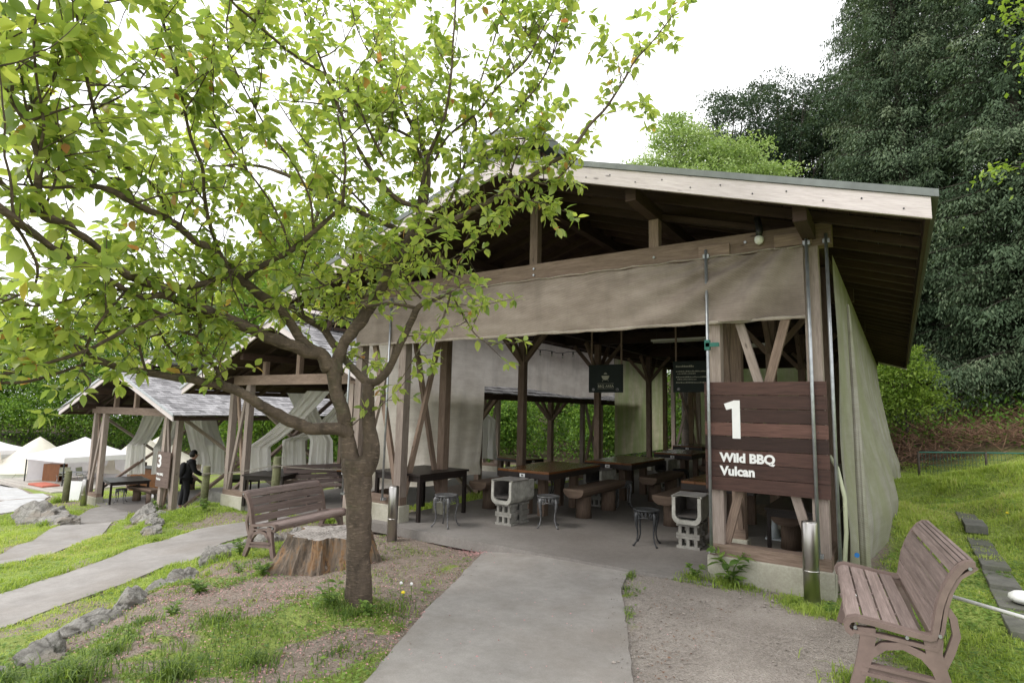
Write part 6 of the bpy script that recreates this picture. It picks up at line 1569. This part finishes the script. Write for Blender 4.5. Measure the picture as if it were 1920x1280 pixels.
# drop leaves brushing right against the lens
keep = np.linalg.norm(LP-np.array([0, 0, 1.6]), axis=1) > 1.7
LP, LD, LN, LL = LP[keep], LD[keep], LN[keep], LL[keep]
tone = np.clip(rg.beta(2.2, 2.2, len(LP))*.86, 0, .86); red = rg.random(len(LP)) < .016; tone[red] = rg.uniform(.9, 1, red.sum())
V, F, T = cherry_leaves(LP, LD, LN, LL, LL*rg.uniform(.44, .6, len(LL)), tone, rg)
arrays('leaves', V-np.array(CO), F, M['cherry'], T, ct_, smooth=True)
print('cherry leaves', len(LP))

# ------------------------------------------------------------------ broadleaf trees behind
def crown_points(lobes, nclump, per, flat, rg, spread, shell=.55):
    vol = np.array([l[3]*l[4]*l[5] for l in lobes])**(2/3); w = vol/vol.sum()
    idx = rg.choice(len(lobes), nclump, p=w); Lb = np.array(lobes)[idx]
    d = unit(rg.normal(size=(nclump, 3))); d[:, 2] = np.where(rg.random(nclump) < .7, np.abs(d[:, 2]), d[:, 2])
    rad = (shell+(1-shell)*rg.random(nclump)**.6)*(1+.18*rg.normal(size=nclump))
    C = Lb[:, :3]+d*Lb[:, 3:6]*rad[:, None]
    off = rg.normal(size=(nclump, per, 3))*spread*rg.uniform(.6, 1.4, (nclump, 1, 1)); off[..., 2] *= flat
    off[..., 2] -= (np.hypot(off[..., 0], off[..., 1])**2)*.35/spread
    P = (C[:, None]+off).reshape(-1, 3)
    out = np.repeat(d, per, 0)
    tn = np.repeat(rg.normal(0, .2, nclump), per)
    return P, out, tn
def broadleaf(name, loc, trunk_h, lobes, mat, nclump, per, leaf, label, group=None, tr=.16, flat=.35, spread=.4, seed=1, bark='darkbark', cat='tree', tbase=.5, lean=(0, 0)):
    rg = np.random.default_rng(seed); rnd = random.Random(seed)
    zb = h1(loc[0], loc[1]) if len(loc) < 3 else loc[2]
    r = empty(name, (loc[0], loc[1], zb)); tag(r, label, cat, group)
    lob = [(l[0], l[1], l[2], l[3], l[4], l[5]) for l in lobes]
    P, out, tn = crown_points(lob, nclump, per, flat, rg, spread)
    D = unit(out*.6+rg.normal(size=P.shape)*.8+np.array([0, 0, -.3])); Nn = unit(rg.normal(size=P.shape)*.55+np.array([0, 0, 1.0])+out*.3)
    L = leaf*rg.uniform(.6, 1.3, len(P))
    V, F, T = leaf_quads(P, D, Nn, L, L*.62, np.clip(tbase+tn+rg.normal(0, .16, len(P)), 0, 1))
    arrays('crown', V, F, M[mat], T, r)
    m = MB(); top = max(l[2] for l in lob)
    pts = [Vector((0, 0, -.4)), Vector((rnd.uniform(-.1, .1), rnd.uniform(-.1, .1), trunk_h*.5)), Vector((rnd.uniform(-.2, .2)+lean[0]*.5, rnd.uniform(-.2, .2)+lean[1]*.5, trunk_h)), Vector((lean[0], lean[1], top*.95))]
    m.tube(catmull(pts, 4), [tr*1.25-(tr*1.05)*i/12 for i in range(13)], 9)
    for l in lob[:8]:
        c = Vector(l[:3]); s = pts[2]*(.75+.25*rnd.random())
        mid = s.lerp(c, .5)+Vector((0, 0, -.25*l[5]*rnd.random()))
        m.tube(catmull([s, mid, c+Vector((0, 0, l[5]*.3))], 4), [tr*.5-(tr*.42)*i/8 for i in range(9)], 6)
        for q in range(3):
            e = c+Vector((rnd.gauss(0, 1)*l[3]*.5, rnd.gauss(0, 1)*l[4]*.5, rnd.random()*l[5]*.6)); m.tube([mid, mid.lerp(e, .5)+Vector((0, 0, .1)), e], [tr*.2, tr*.12, tr*.04], 5)
    m.build('trunk', M[bark], r)
    return r
def lobes_for(w, zlo, zhi, n, seed, dep=None):
    r = random.Random(seed); o = []
    for i in range(n):
        t = (i+.5)/n; z = zlo+(zhi-zlo)*t; rr = w*(math.sin(math.pi*min(.97, .22+t*.72)))*.62
        a = i*2.4+r.random(); q = w*.45*(1-t*.75)*r.uniform(.5, 1)
        o.append((q*math.cos(a), q*math.sin(a)*(dep or 1), z, rr*r.uniform(.75, 1.1), rr*r.uniform(.75, 1.1), (zhi-zlo)/n*1.25*r.uniform(.8, 1.2)))
    return o
LT = [((-78, 20), 12.5, 8, 'far left bushy tree above the cut off gazebo'), ((-70, 24), 13, 8, 'green maple behind the cream bell tent'), ((-62, 27), 13.8, 7.5, 'green maple behind the white gazebo peak'),
      ((-52.5, 29), 17.0, 7.2, 'dark leafed maple left of the farthest shelter roof'), ((-43.5, 29), 18.0, 7, 'wide green maple behind the farthest shelter'), ((-33.5, 21.8), 14.2, 4.6, 'tall maple right behind the farthest shelter'), ((-29.2, 22.0), 15.0, 4.8, 'tall bright tree rising between the farthest and middle shelters'),
      ((-27.2, 25.3), 16.4, 5.0, 'tall tree behind the middle shelter ridge'), ((-24.5, 29.5), 17, 5.2, 'tall tree behind the left slope of the big pavilion'), ((-19.0, 34.3), 15.5, 5.0, 'hidden tall tree behind the cherry crown and big roof')]
for k, ((x, y), zt, w, lb) in enumerate(LT):
    b = h1(x, y); H = zt-b
    broadleaf('maple_tree', (x, y), H*.3, lobes_for(w, H*.06, H*.92, 12, k+5), 'maple', 1900, 24, .12+.014*w, lb, 'maples behind the shelters and tents', seed=50+k, spread=.3+.06*w, tbase=(.6, .7, .6, .5, .62, .72, .8, .75, .65, .5)[k], flat=.22)
BB = [((-26.0, 20.7), 3.4, 2.2, 'leafy bush behind the farthest shelter'), ((-20.8, 19.8), 2.6, 2.2, 'bright bush behind the middle shelter drapes'), ((-17.2, 20.5), 2.6, 2.2, 'bright bush seen between the middle shelter posts'), ((-14.6, 21.6), 2.8, 2.2, 'green bush beyond the far end of the middle shelter'),
      ((-12.9, 27.2), 4.5, 2.6, 'green bush seen through the side opening beside the second column'), ((-11.5, 24.6), 3.2, 2.0, 'yellow green bush seen through the side opening'), ((-9.7, 27.0), 4.8, 2.4, 'dark green bush beyond the middle shelter seen through the pavilion'), ((-8.0, 29.3), 4.6, 2.4, 'green bush in the gap by the back column'), ((-16.5, 26.5), 4.6, 2.6, 'bush beyond the side opening at its left')]
for k, ((x, y), zt, w, lb) in enumerate(BB):
    b = h1(x, y); H = zt-b
    broadleaf('bush', (x, y), H*.25, lobes_for(w, H*.12, H*.85, 7, k+25), 'maple', 420, 20, .13, lb, 'leafy bushes behind the shelters', seed=80+k, spread=.32, tr=.06, tbase=.62, flat=.3, cat='bush')
broadleaf('maple_tree', (-11.4, 35.5), 5, [(0, 0, 13.5, 2.6, 2.4, 2.6), (1.4, -.5, 11, 2.4, 2.2, 2.2), (-1.6, 0, 11.5, 2.2, 2, 2), (0, 0, 15.2, 1.4, 1.4, 1.4), (.8, 0, 8.5, 2.4, 2.2, 2)], 'pine', 500, 20, .2, 'dark treetop just above the roof edge beside the ridge vent', None, seed=7)
broadleaf('maple_tree', (-8.4, 32.0), 5, [(0, 0, 11.0, 2.4, 2.2, 2.2), (1.6, 0, 9, 2.2, 2.2, 2), (-1.4, 0, 9.4, 2, 2, 2)], 'lightleaf', 500, 20, .16, 'pale green treetop low over the roof between ridge vent and dogwood', None, seed=8, tbase=.3)
broadleaf('dogwood_tree', (-6.7, 21.9), 6, [(0, 0, 12.7, 1.3, 1.2, .9), (-1.3, -.3, 11.7, 1.6, 1.3, .6), (1.4, .2, 11.9, 1.7, 1.3, .5), (0, .3, 10.9, 2.8, 2, .6), (2.6, .2, 10.9, 1.3, 1.0, .4), (-2.0, 0, 10.3, 1.4, 1.3, .5), (2.4, .5, 10.4, 1.3, 1.2, .45), (0, 0, 9.4, 3.0, 2.4, .6), (3.4, .2, 9.5, 1.4, 1.2, .5), (-.3, 0, 13.6, .6, .6, .6)], 'lightleaf', 2000, 34, .105, 'pale blossoming dogwood with layered branches above the roof', None, seed=9, flat=.1, spread=.27, tbase=.6)
for k, (x, y, zt, lb) in enumerate(((-8.2, 33.6, 20.8, 'dark broad pine left of the three above the roof, behind the dogwood'), (-5.2, 36.0, 22.6, 'tallest dark pine in the middle of the three above the roof'), (-2.7, 36.2, 21.2, 'dark pine right of the three, touching the conifers'))):
    b = h1(x, y); r_ = random.Random(k)
    lo = [(r_.uniform(-2.0, 2.0), r_.uniform(-1.5, 1.5), zt-b-.8-j*.8+r_.uniform(-.5, .3), r_.uniform(1.1, 2.0)*(1+.05*j), r_.uniform(1, 1.8), r_.uniform(.45, .8)) for j in range(13)]
    lo += [(r_.uniform(-2.6, 2.6), r_.uniform(-2, 2), zt-b-3-j*1.3, 2.6, 2.2, 1.0) for j in range(8)]
    lo.append((0, 0, zt-b-.6, 1.0, 1.0, .6))
    broadleaf('pine_tree', (x, y), 6, lo, 'pine', 2200, 30, .13, lb, 'dark pines above the roof', seed=20+k, flat=.3, spread=.3, tr=.3, tbase=.5)
# near maple whose branch tips enter from the right edge
broadleaf('maple_tree', (4.4, 9.6), 3.0, [(-2.88, -.7, 5.4, .34, .3, .16), (-2.75, -.6, 5.0, .3, .3, .14), (-2.85, -.75, 3.95, .38, .3, .07), (-3.0, -.75, 3.45, .42, .3, .07), (-.6, 0, 5.8, 1.2, 1.2, .3), (0, 0, 6.5, 1.8, 2, .5), (0, .5, 5.2, 1.6, 2, .4), (.8, 0, 4.2, 1.6, 1.8, .4)], 'brightleaf', 420, 22, .075, 'bright green maple whose leafy tips reach in from the right edge', None, seed=31, tr=.12, flat=.25, spread=.13, tbase=.55)
broadleaf('bush', (.1, 23.6), .5, [(0, 0, 2.2, 1.0, .9, .8), (.5, .2, 1.5, .8, .8, .6), (-.5, 0, 1.2, .9, .8, .8), (.2, 0, 2.9, .6, .6, .5)], 'brightleaf', 420, 22, .1, 'bright green shrub behind the side screen at the lawn top', None, seed=33, tr=.04, flat=.3, spread=.2, tbase=.35, cat='bush')

# ------------------------------------------------------------------ conifers
def conifer(loc, H, Rb, label, seed, zlow=2.0, dens=1.0, group='tall conifers on the hillside'):
    rg = np.random.default_rng(seed); zb = h1(*loc); r = empty('conifer_tree', (loc[0], loc[1], zb)); tag(r, label, 'tree', group)
    P, D, Nn, L, T = [], [], [], [], []; m = MB()
    m.tube([(0, 0, -.5), (.05, 0, H*.4), (0, .05, H*.8), (0, 0, H)], [.26, .18, .09, .02], 10)
    z = zlow
    while z < H:
        t = (z-zlow)/(H-zlow); R0 = Rb*(1-t)**.75*rg.uniform(.75, 1.1)+.25
        for k in range(rg.integers(5, 8)):
            a = rg.uniform(0, 2*np.pi); rr = R0*rg.uniform(.6, 1.12); ca, sa = np.cos(a), np.sin(a)
            ns = int(max(4, rr/.14)*dens)
            s = np.linspace(.15, 1, ns)
            up = rg.uniform(.05, .3)
            X = s*rr*ca; Y = s*rr*sa; Z = z+up*rr*s-.42*rr*s**2+.12*rr*s**4
            m.tube([(X[i], Y[i], Z[i]) for i in range(0, ns, max(1, ns//5))]+[(X[-1], Y[-1], Z[-1])], [.022*(1-i/7) for i in range(len(range(0, ns, max(1, ns//5)))+1)], 4, caps=False)
            bt_ = rg.normal(0, .17)
            for q in range(19):
                w = (.16+.5*np.sin(np.pi*np.clip(s, 0, 1)**.8))*rr*.32
                lat = rg.normal(0, .55, ns)*w
                p = np.stack([X-sa*lat, Y+ca*lat, Z-.25*np.abs(lat)-rg.gamma(1.2, .26, ns)], -1)
                d = np.stack([ca*.6-sa*np.sign(lat)*.6+rg.normal(0, .3, ns), sa*.6+ca*np.sign(lat)*.6+rg.normal(0, .3, ns), -.85+rg.normal(0, .35, ns)], -1)
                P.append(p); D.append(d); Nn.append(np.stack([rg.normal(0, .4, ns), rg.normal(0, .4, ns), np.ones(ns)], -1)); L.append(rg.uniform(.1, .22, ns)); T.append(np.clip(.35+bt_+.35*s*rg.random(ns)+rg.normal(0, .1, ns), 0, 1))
        z += rg.uniform(.24, .44)
    P = np.concatenate(P); D = np.concatenate(D); Nn = np.concatenate(Nn); L = np.concatenate(L); T = np.concatenate(T)
    V, F, TT = leaf_quads(P, D, Nn, L, L*.34, T)
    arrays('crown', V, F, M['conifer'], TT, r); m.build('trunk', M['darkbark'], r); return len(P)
CN = [((.7, 31.0), 30, 5.2, 'tall drooping conifer nearest the roof corner'), ((4.3, 28.4), 31, 4.4, 'tall dark conifer at the right edge, in front'), ((6.8, 34.5), 33, 5, 'conifer behind the right edge one, in the darkest shade'), ((2.8, 37.5), 34, 5, 'conifer standing between and behind the two nearest ones'), ((10.5, 30), 30, 5, 'conifer on the hillside right of the others'), ((-.6, 40), 30, 4.6, 'farthest conifer behind the dark pines'), ((8.2, 28.5), 30, 5, 'dark conifer just beyond the right edge')]
tot = 0
for k, (l, H, Rb, lb) in enumerate(CN): tot += conifer(l, H, Rb, lb, 200+k, zlow=.9)
print('conifer fronds', tot)

for k, (x, y, H, lb) in enumerate(((-5.6, 24.5, 5.2, 'dark bush directly behind the big pavilion, left one'), (-2.6, 25.0, 5.6, 'dark bush directly behind the big pavilion, right one'))):
    broadleaf('bush', (x, y), 1.5, lobes_for(2.6, .6, H, 8, k+90), 'maple', 420, 20, .16, lb, 'leafy bushes behind the shelters', seed=120+k, spread=.4, tr=.1, tbase=.35, flat=.3, cat='bush')
# brown brush and undergrowth on the hillside
rg = np.random.default_rng(5); n = 8000
x = rg.uniform(-.5, 9, n); y = 21.2+rg.random(n)*6+.35*np.clip(x, 0, 9); z = hgt(x, y)
a = rg.uniform(0, 6.28, n); Lb = rg.uniform(.3, 1.1, n)
D = np.stack([np.cos(a), np.sin(a), rg.uniform(-.05, .9, n)], -1)
V, F, T = leaf_quads(np.stack([x, y, z+rg.uniform(-.05, .45, n)], -1), D, rg.normal(size=(n, 3)), Lb, rg.uniform(.008, .028, n), np.zeros(n))
tag(arrays('dead_brush', V, F, M['deadtwig'], T), 'heap of dead brown branches on the hillside above the lawn', 'brush', kind='stuff')
n = 90000
x = np.concatenate([rg.uniform(-75, -8, n//2), rg.uniform(-8, 14, n//2)]); y = np.where(x < -8, rg.uniform(17, 36, n), rg.uniform(22.5, 40, n))
ok = (y > 17.5+np.clip(-(x+20)*.1, -1, 0)) & ((x < -13.5) | (y > 21)); ok &= ~((x > -58) & (x < -24) & (y < 24.5)) ; x, y = x[ok], y[ok]
n = len(x); cl_ = vnoise(x, y, 1.3, 55); z = hgt(x, y)+rg.random(n)**1.5*(.2+1.3*cl_)
V, F, T = leaf_quads(np.stack([x, y, z], -1), unit(rg.normal(size=(n, 3))), unit(rg.normal(size=(n, 3))*.6+np.array([0, 0, 1])), rg.uniform(.07, .2, n), .07, np.clip(.3+.3*cl_+rg.normal(0, .15, n), 0, 1))
tag(arrays('undergrowth', V, F, M['maple'], T), 'low green undergrowth along the foot of the woods', 'undergrowth', kind='stuff')

# ------------------------------------------------------------------ grass, weeds, petals, stones
def blades(x, y, L, lean, tone, width, rg, z=None):
    n = len(x); z = hgt(x, y)+.0 if z is None else z
    a = rg.uniform(0, 6.283, n); P = np.stack([x, y, z-.01], -1)
    dirn = np.stack([np.cos(a), np.sin(a), np.zeros(n)], -1); S = np.stack([-np.sin(a), np.cos(a), np.zeros(n)], -1)*(width/2)[:, None]
    up = np.array([0, 0, 1.0]); L = L[:, None]; lean = lean[:, None]
    m = P+dirn*L*lean*.35+up*L*.6; t = P+dirn*L*lean+up*L*(1-.45*lean)
    V = np.stack([P-S, P+S, m+S*.8, m-S*.8, t], 1).reshape(-1, 3)
    b = (np.arange(n)*5)[:, None]
    return V, [b+np.array([[0, 1, 2, 3]]), b+np.array([[3, 2, 4]])], np.repeat(tone, 5)
def scatter(x0, x1, y0, y1, n, rg, power=1.0, clump=0):
    x = rg.uniform(x0, x1, n); y = rg.uniform(y0, y1, n)
    g, _ = cover(x, y); k = rg.random(n) < g**power
    return x[k], y[k]
rg = np.random.default_rng(77)
X, Y = [], []
for (x0, x1, y0, y1, n) in ((-.5, 1.7, 3.2, 8, 60000), (-.6, 2.6, 8, 15, 60000), (-.6, 3.4, 15, 22, 26000), (-7, -1.8, .9, 5.8, 60000), (-9, -4.6, .8, 6, 60000), (-13.5, -9, 1.5, 7.5, 60000), (-20, -11, 2.5, 10, 50000), (-30, -18, 4, 12, 14000), (-9, -6.3, 5.5, 12, 26000), (-2.5, -.3, 5.2, 6.0, 8000), (-9, -6.4, 12, 20, 12000)):
    a, b = scatter(x0, x1, y0, y1, n, rg); X.append(a); Y.append(b)
X = np.concatenate(X); Y = np.concatenate(Y); n = len(X)
d = np.hypot(X, Y); tn = vnoise(X, Y, .6, 31); t2 = vnoise(X, Y, .18, 32); t3 = vnoise(X, Y, 2.2, 33)
L = (.018+.055*tn*t2*2)*rg.uniform(.5, 1.4, n)*(1+.4*(d > 9)); wd = .0035+.0011*d*.6
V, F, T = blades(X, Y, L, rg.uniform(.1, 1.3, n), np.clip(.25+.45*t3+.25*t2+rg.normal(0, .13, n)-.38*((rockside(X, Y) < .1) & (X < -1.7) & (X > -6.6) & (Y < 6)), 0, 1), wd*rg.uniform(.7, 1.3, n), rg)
tag(arrays('grass', V, F, M['grass'], T), 'short fresh green grass over lawn and banks', 'grass', kind='stuff'); print('grass', n)
# sparse blades and litter on the bare bed
m_ = 16000; ex, ey = rg.uniform(-6.6, -2, m_), rg.uniform(.9, 5.6, m_); ek = (rockside(ex, ey) < 0) & (sdf(PATH1, ex, ey) > .02) & (rg.random(m_) < ss(.42, .72, vnoise(ex, ey, .16, 95)*.6+vnoise(ex, ey, .6, 96)*.4)); ex, ey = ex[ek], ey[ek]
V, F, T = blades(ex, ey, rg.uniform(.02, .06, len(ex)), rg.uniform(.3, 1.3, len(ex)), np.clip(.3+rg.normal(0, .2, len(ex)), 0, 1), rg.uniform(.004, .008, len(ex)), rg)
tag(arrays('sparse_grass', V, F, M['grass'], T), 'sparse grass blades scattered over the bare soil of the bed', 'grass', kind='stuff')
# long tufts
TU = [(-4.15, 1.55, .17, 420), (-3.75, 1.95, .16, 380), (-3.35, 1.85, .13, 300), (-3.55, 2.35, .12, 260), (-4.5, 1.9, .12, 240), (-4.75, 1.4, .2, 400), (-4.95, 1.05, .24, 300), (-3.0, 2.1, .1, 220), (-3.85, 3.22, .12, 200), (-3.6, 3.2, .1, 160), (-3.95, 3.5, .1, 120), (-3.45, 3.45, .09, 160), (-4.4, 2.6, .08, 200), (-4.9, 2.3, .09, 200), (-3.2, 2.75, .07, 150), (-2.75, 1.6, .1, 200), (-3.4, 1.3, .12, 240),
      (-1.75, 5.82, .12, 200), (-1.45, 5.82, .14, 200), (-1.25, 5.85, .08, 120), (-.8, 5.68, .1, 130), (-.58, 5.6, .1, 130), (-.3, 4.2, .12, 260), (-.15, 4.0, .14, 300), (.05, 4.25, .13, 260), (.15, 4.6, .12, 200), (.1, 5.2, .1, 200), (-7.05, 4.1, .14, 220), (-6.9, 4.9, .12, 160), (-6.1, 4.0, .08, 120), (-5.6, 3.7, .07, 120), (-11, 5.4, .2, 260), (-10.4, 4.9, .18, 220), (-13.8, 6.6, .25, 300), (-15.2, 8.2, .3, 320), (-16.4, 7.9, .3, 300), (-17.6, 8.3, .25, 200), (-6.6, 8.2, .1, 200), (-6.7, 9.2, .1, 200), (-6.6, 10.4, .12, 200), (-6.7, 7.4, .1, 160), (-8.9, 7.3, .14, 180), (-23.6, 8.4, .3, 220), (-22.6, 7.6, .28, 200), (-19.3, 6.4, .2, 160), (-17.2, 5.6, .2, 160)]
VV, F1, F2, TT = [], [], [], []; off = 0
for (x, y, h_, n) in TU:
    r_ = np.abs(rg.normal(0, .11, n)); a = rg.uniform(0, 6.283, n); px, py = x+r_*np.cos(a), y+r_*np.sin(a)
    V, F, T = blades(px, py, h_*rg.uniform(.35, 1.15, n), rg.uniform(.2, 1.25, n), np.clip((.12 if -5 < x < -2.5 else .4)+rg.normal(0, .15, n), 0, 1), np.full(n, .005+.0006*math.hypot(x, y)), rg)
    VV.append(V); F1.append(F[0]+off); F2.append(F[1]+off); TT.append(T); off += len(V)
tag(arrays('long_grass', np.concatenate(VV), [np.concatenate(F1), np.concatenate(F2)], M['grass'], np.concatenate(TT)), 'longer grass tufts in the bed, by the boulders and at the post feet', 'grass', kind='stuff')
# clover and broad small leaves near the camera
X, Y = [], []
for (x0, x1, y0, y1, n) in ((-6, -1.5, .9, 5, 14000), (-.6, 1.6, 3.2, 8, 20000), (-9, -5, 1, 6, 12000), (-14, -9, 2, 8, 9000), (-.6, 2.2, 8, 13, 8000)):
    a, b = scatter(x0, x1, y0, y1, n, rg, .8); X.append(a); Y.append(b)
x = np.concatenate(X); y = np.concatenate(Y); n = len(x); c5 = vnoise(x, y, .35, 41); k = rg.random(n) < c5*1.3; x, y, c5 = x[k], y[k], c5[k]; n = len(x)
m_ = 9000; ex, ey = rg.uniform(-6.6, -2, m_), rg.uniform(.9, 5.4, m_); ek = (rockside(ex, ey) < 0) & (sdf(PATH1, ex, ey) > .02) & (rg.random(m_) < ss(.45, .75, vnoise(ex, ey, .13, 91)*.6+vnoise(ex, ey, .5, 92)*.4))
x = np.concatenate([x, ex[ek]]); y = np.concatenate([y, ey[ek]]); c5 = np.concatenate([c5, vnoise(ex[ek], ey[ek], .3, 93)]); n = len(x)
dd_ = np.hypot(x, y)
V, F, T = leaf_quads(np.stack([x, y, hgt(x, y)+rg.uniform(.004, .035, n)], -1), np.concatenate([rg.normal(size=(n, 2)), np.full((n, 1), .1)], 1), rg.normal(size=(n, 3))*.3+np.array([0, 0, 1]), rg.uniform(.014, .036, n)*(1+dd_*.05), .018*(1+dd_*.05), np.clip(c5+rg.normal(0, .2, n), 0, 1))
tag(arrays('clover', V, F, M['weed'], T), 'small broad weeds and clover among the grass', 'ground cover', kind='stuff')
# fallen petals and dead leaves
n = 26000; x = rg.uniform(-6.2, -1.2, n); y = rg.uniform(.9, 6, n)
inb = (rockside(x, y) < 0) & (x < 0); den = .25+.75*ss(.4, .7, vnoise(x, y, .5, 61)); den = np.where(sdf(PATH1, x, y) < 0, .02, den); den = np.where(y > 4.6, den*.25, den); den = np.where(x+.47*(y-3.45) > -1.5, den*.06, den)
k = inb & (rg.random(n) < den); x, y = x[k], y[k]; n = len(x)
zz = np.where(sdf(PATH1, x, y) < 0, hgt(x, y)+.016, hgt(x, y)+rg.uniform(.006, .02, n))
V, F, T = leaf_quads(np.stack([x, y, zz], -1), np.concatenate([rg.normal(size=(n, 2)), rg.normal(0, .12, (n, 1))], 1), rg.normal(size=(n, 3))*.35+np.array([0, 0, 1]), rg.uniform(.008, .02, n), .011, np.zeros(n))
tag(arrays('fallen_petals', V, F, M['petal'], T), 'pink fallen petals strewn over the bed', 'petals', kind='stuff')
n = 14000; x = rg.uniform(-7, -1.2, n); y = rg.uniform(.9, 6, n); k = (rockside(x, y) < .1) & (sdf(PATH1, x, y) > .03) & (rg.random(n) < .6*vnoise(x, y, .4, 66)*1.5); x, y = x[k], y[k]; n = len(x)
V, F, T = leaf_quads(np.stack([x, y, hgt(x, y)+rg.uniform(.005, .02, n)], -1), np.concatenate([rg.normal(size=(n, 2)), rg.normal(0, .15, (n, 1))], 1), rg.normal(size=(n, 3))*.4+np.array([0, 0, 1]), rg.uniform(.01, .035, n), rg.uniform(.006, .014, n), np.zeros(n))
tag(arrays('leaf_litter', V, F, M['deadtwig'], T), 'brown leaf litter on the bare soil', 'leaf litter', kind='stuff')
# petals heaped in the corner of path and floor
n = 260; x = rg.normal(-4.28, .1, n); y = rg.normal(5.62, .1, n)
V, F, T = leaf_quads(np.stack([x, y, hgt(x, y)+.02], -1), np.concatenate([rg.normal(size=(n, 2)), rg.normal(0, .12, (n, 1))], 1), rg.normal(size=(n, 3))*.35+np.array([0, 0, 1]), rg.uniform(.008, .02, n), .011, np.zeros(n))
tag(arrays('petal_heap', V, F, M['petal'], T), 'pink petals gathered in the corner between path and floor', 'petals', kind='stuff')
# gravel stones
n = 16000; x = np.concatenate([rg.uniform(-2.4, .3, n//2), rg.uniform(-6, -1.5, n//2)]); y = np.concatenate([rg.uniform(3.2, 5.9, n//2), rg.uniform(1, 5.8, n//2)])
g, gv_ = cover(x, y); sp_ = sdf(PATH1, x, y); k = ((sp_ > .01) | ((sp_ > -.14) & (rg.random(n) < .12))) & (g < .5) & (rockside(x, y) < 0) & (rg.random(n) < np.where(x+.47*(y-3.45) > -1.5, 1, .35)); x, y = x[k], y[k]; n = len(x); s = rg.gamma(1.6, .0019, n)+.0025
oc = np.array([(1, 0, 0), (-1, 0, 0), (0, 1, 0), (0, -1, 0), (0, 0, .7), (0, 0, -.7)]); of = np.array([(0, 2, 4), (2, 1, 4), (1, 3, 4), (3, 0, 4), (2, 0, 5), (1, 2, 5), (3, 1, 5), (0, 3, 5)])
an_ = rg.uniform(0, 6.28, n); V = oc[None]*s[:, None, None]*rg.uniform(.6, 1.3, (n, 1, 3)); c_, s_ = np.cos(an_)[:, None], np.sin(an_)[:, None]
V = np.stack([V[..., 0]*c_-V[..., 1]*s_, V[..., 0]*s_+V[..., 1]*c_, V[..., 2]], -1)+np.stack([x, y, hgt(x, y)+s*.25+np.where(sdf(PATH1, x, y) < .01, .014, .005)], -1)[:, None]
tag(arrays('gravel_stones', V.reshape(-1, 3), (np.arange(n)*6)[:, None, None]+of[None] if False else ((np.arange(n)*6)[:, None, None]+of[None]).reshape(-1, 3), M['gravelst'], np.zeros(n*6)), 'small loose stones on the gravel', 'gravel', kind='stuff')

# individual weeds
def weed(loc, h_, n, label, seed, leaf=.07):
    r_ = random.Random(seed); x, y = loc; r = empty('weed_plant', (x, y, h1(x, y)-.01)); tag(r, label, 'plant')
    st = MB(); P, D = [], []
    for k in range(n):
        a = r_.uniform(0, 6.28); H = h_*r_.uniform(.5, 1.1); e = Vector((math.cos(a)*H*.45, math.sin(a)*H*.45, H)); m_ = Vector((math.cos(a)*H*.12, math.sin(a)*H*.12, H*.6))
        st.tube([(0, 0, 0), m_, e], [.005, .004, .002], 5)
        for t in (.35, .5, .65, .8, .92, 1):
            p = m_*t*1.6 if t < .62 else m_.lerp(e, (t-.6)/.4)
            for s in (-1, 1): P.append(p); b_ = a+s*r_.uniform(.6, 1.8); D.append((math.cos(b_), math.sin(b_), r_.uniform(.0, .6)))
    st.build('stems', M['weed'], r)
    P = np.array(P); D = np.array(D); rg2 = np.random.default_rng(seed)
    L = leaf*rg2.uniform(.6, 1.25, len(P))
    V, F, T = cherry_leaves(P, D, rg2.normal(size=P.shape)*.3+np.array([0, 0, 1]), L, L*.42, rg2.random(len(P)), rg2)
    arrays('leaves', V, F, M['weed'], T, r, smooth=True)
weed((-1.38, 5.84), .3, 5, 'leafy weed growing against the concrete footing under the number one board', 1, .13)
weed((-1.72, 5.86), .14, 5, 'low bushy weed at the left foot of the board tower', 2, .06)
weed((-3.86, 3.2), .24, 4, 'weed climbing at the foot of the cherry trunk', 3, .07)
weed((-3.5, 3.28), .12, 5, 'low leafy weed right of the cherry trunk foot', 4, .05)
weed((-5.55, 3.72), .13, 4, 'dark leafed seedling in front of the tree stump', 5, .08)
weed((-5.95, 3.7), .14, 3, 'small seedling left of the stump seedling', 6, .06)
weed((-.52, 5.5), .1, 5, 'low weed at the base of the right steel bollard', 7, .05)
weed((-5.0, 2.55), .12, 5, 'broad leafed weed beside the middle boulders', 8, .06)
weed((-5.6, 3.1), .14, 7, 'leafy clump right of the rounded grey boulder', 9, .07)
weed((-16.8, 8.0), .5, 9, 'bushy plant under the number three board', 10, .12)
weed((-12.6, 6.9), .3, 6, 'bushy weed by the middle path', 11, .09)
weed((-7.0, 4.35), .2, 7, 'bright weed growing under the left end of the slatted bench', 12, .06)
def dandelion(loc, label, seed, yellow):
    x, y = loc; r = empty('dandelion', (x, y, h1(x, y))); tag(r, label, 'flower', 'dandelions')
    MB().tube([(0, 0, 0), (.01, 0, .08), (.0, .01, .15)], .0025, 5).build('stem', M['weed'], r)
    MB().lathe([(.004, .15), (.014, .153), (.017, .162), (.01, .17), (.003, .173)] if yellow else [(.003, .148), (.01, .152), (.014, .161), (.01, .17), (.003, .174)], (0, .01, 0), 14).build('flower_head', M['dandelion'] if yellow else M['white'], r)
dandelion((-3.5, 3.62), 'white dandelion clock right of the cherry trunk, left one of two', 1, False); dandelion((-3.42, 3.66), 'white dandelion clock right of the cherry trunk, right one of two', 2, False)
dandelion((-3.32, 3.46), 'yellow dandelion near the path edge by the trunk', 3, True); dandelion((1.05, 9.4), 'yellow dandelion on the right lawn', 4, True)
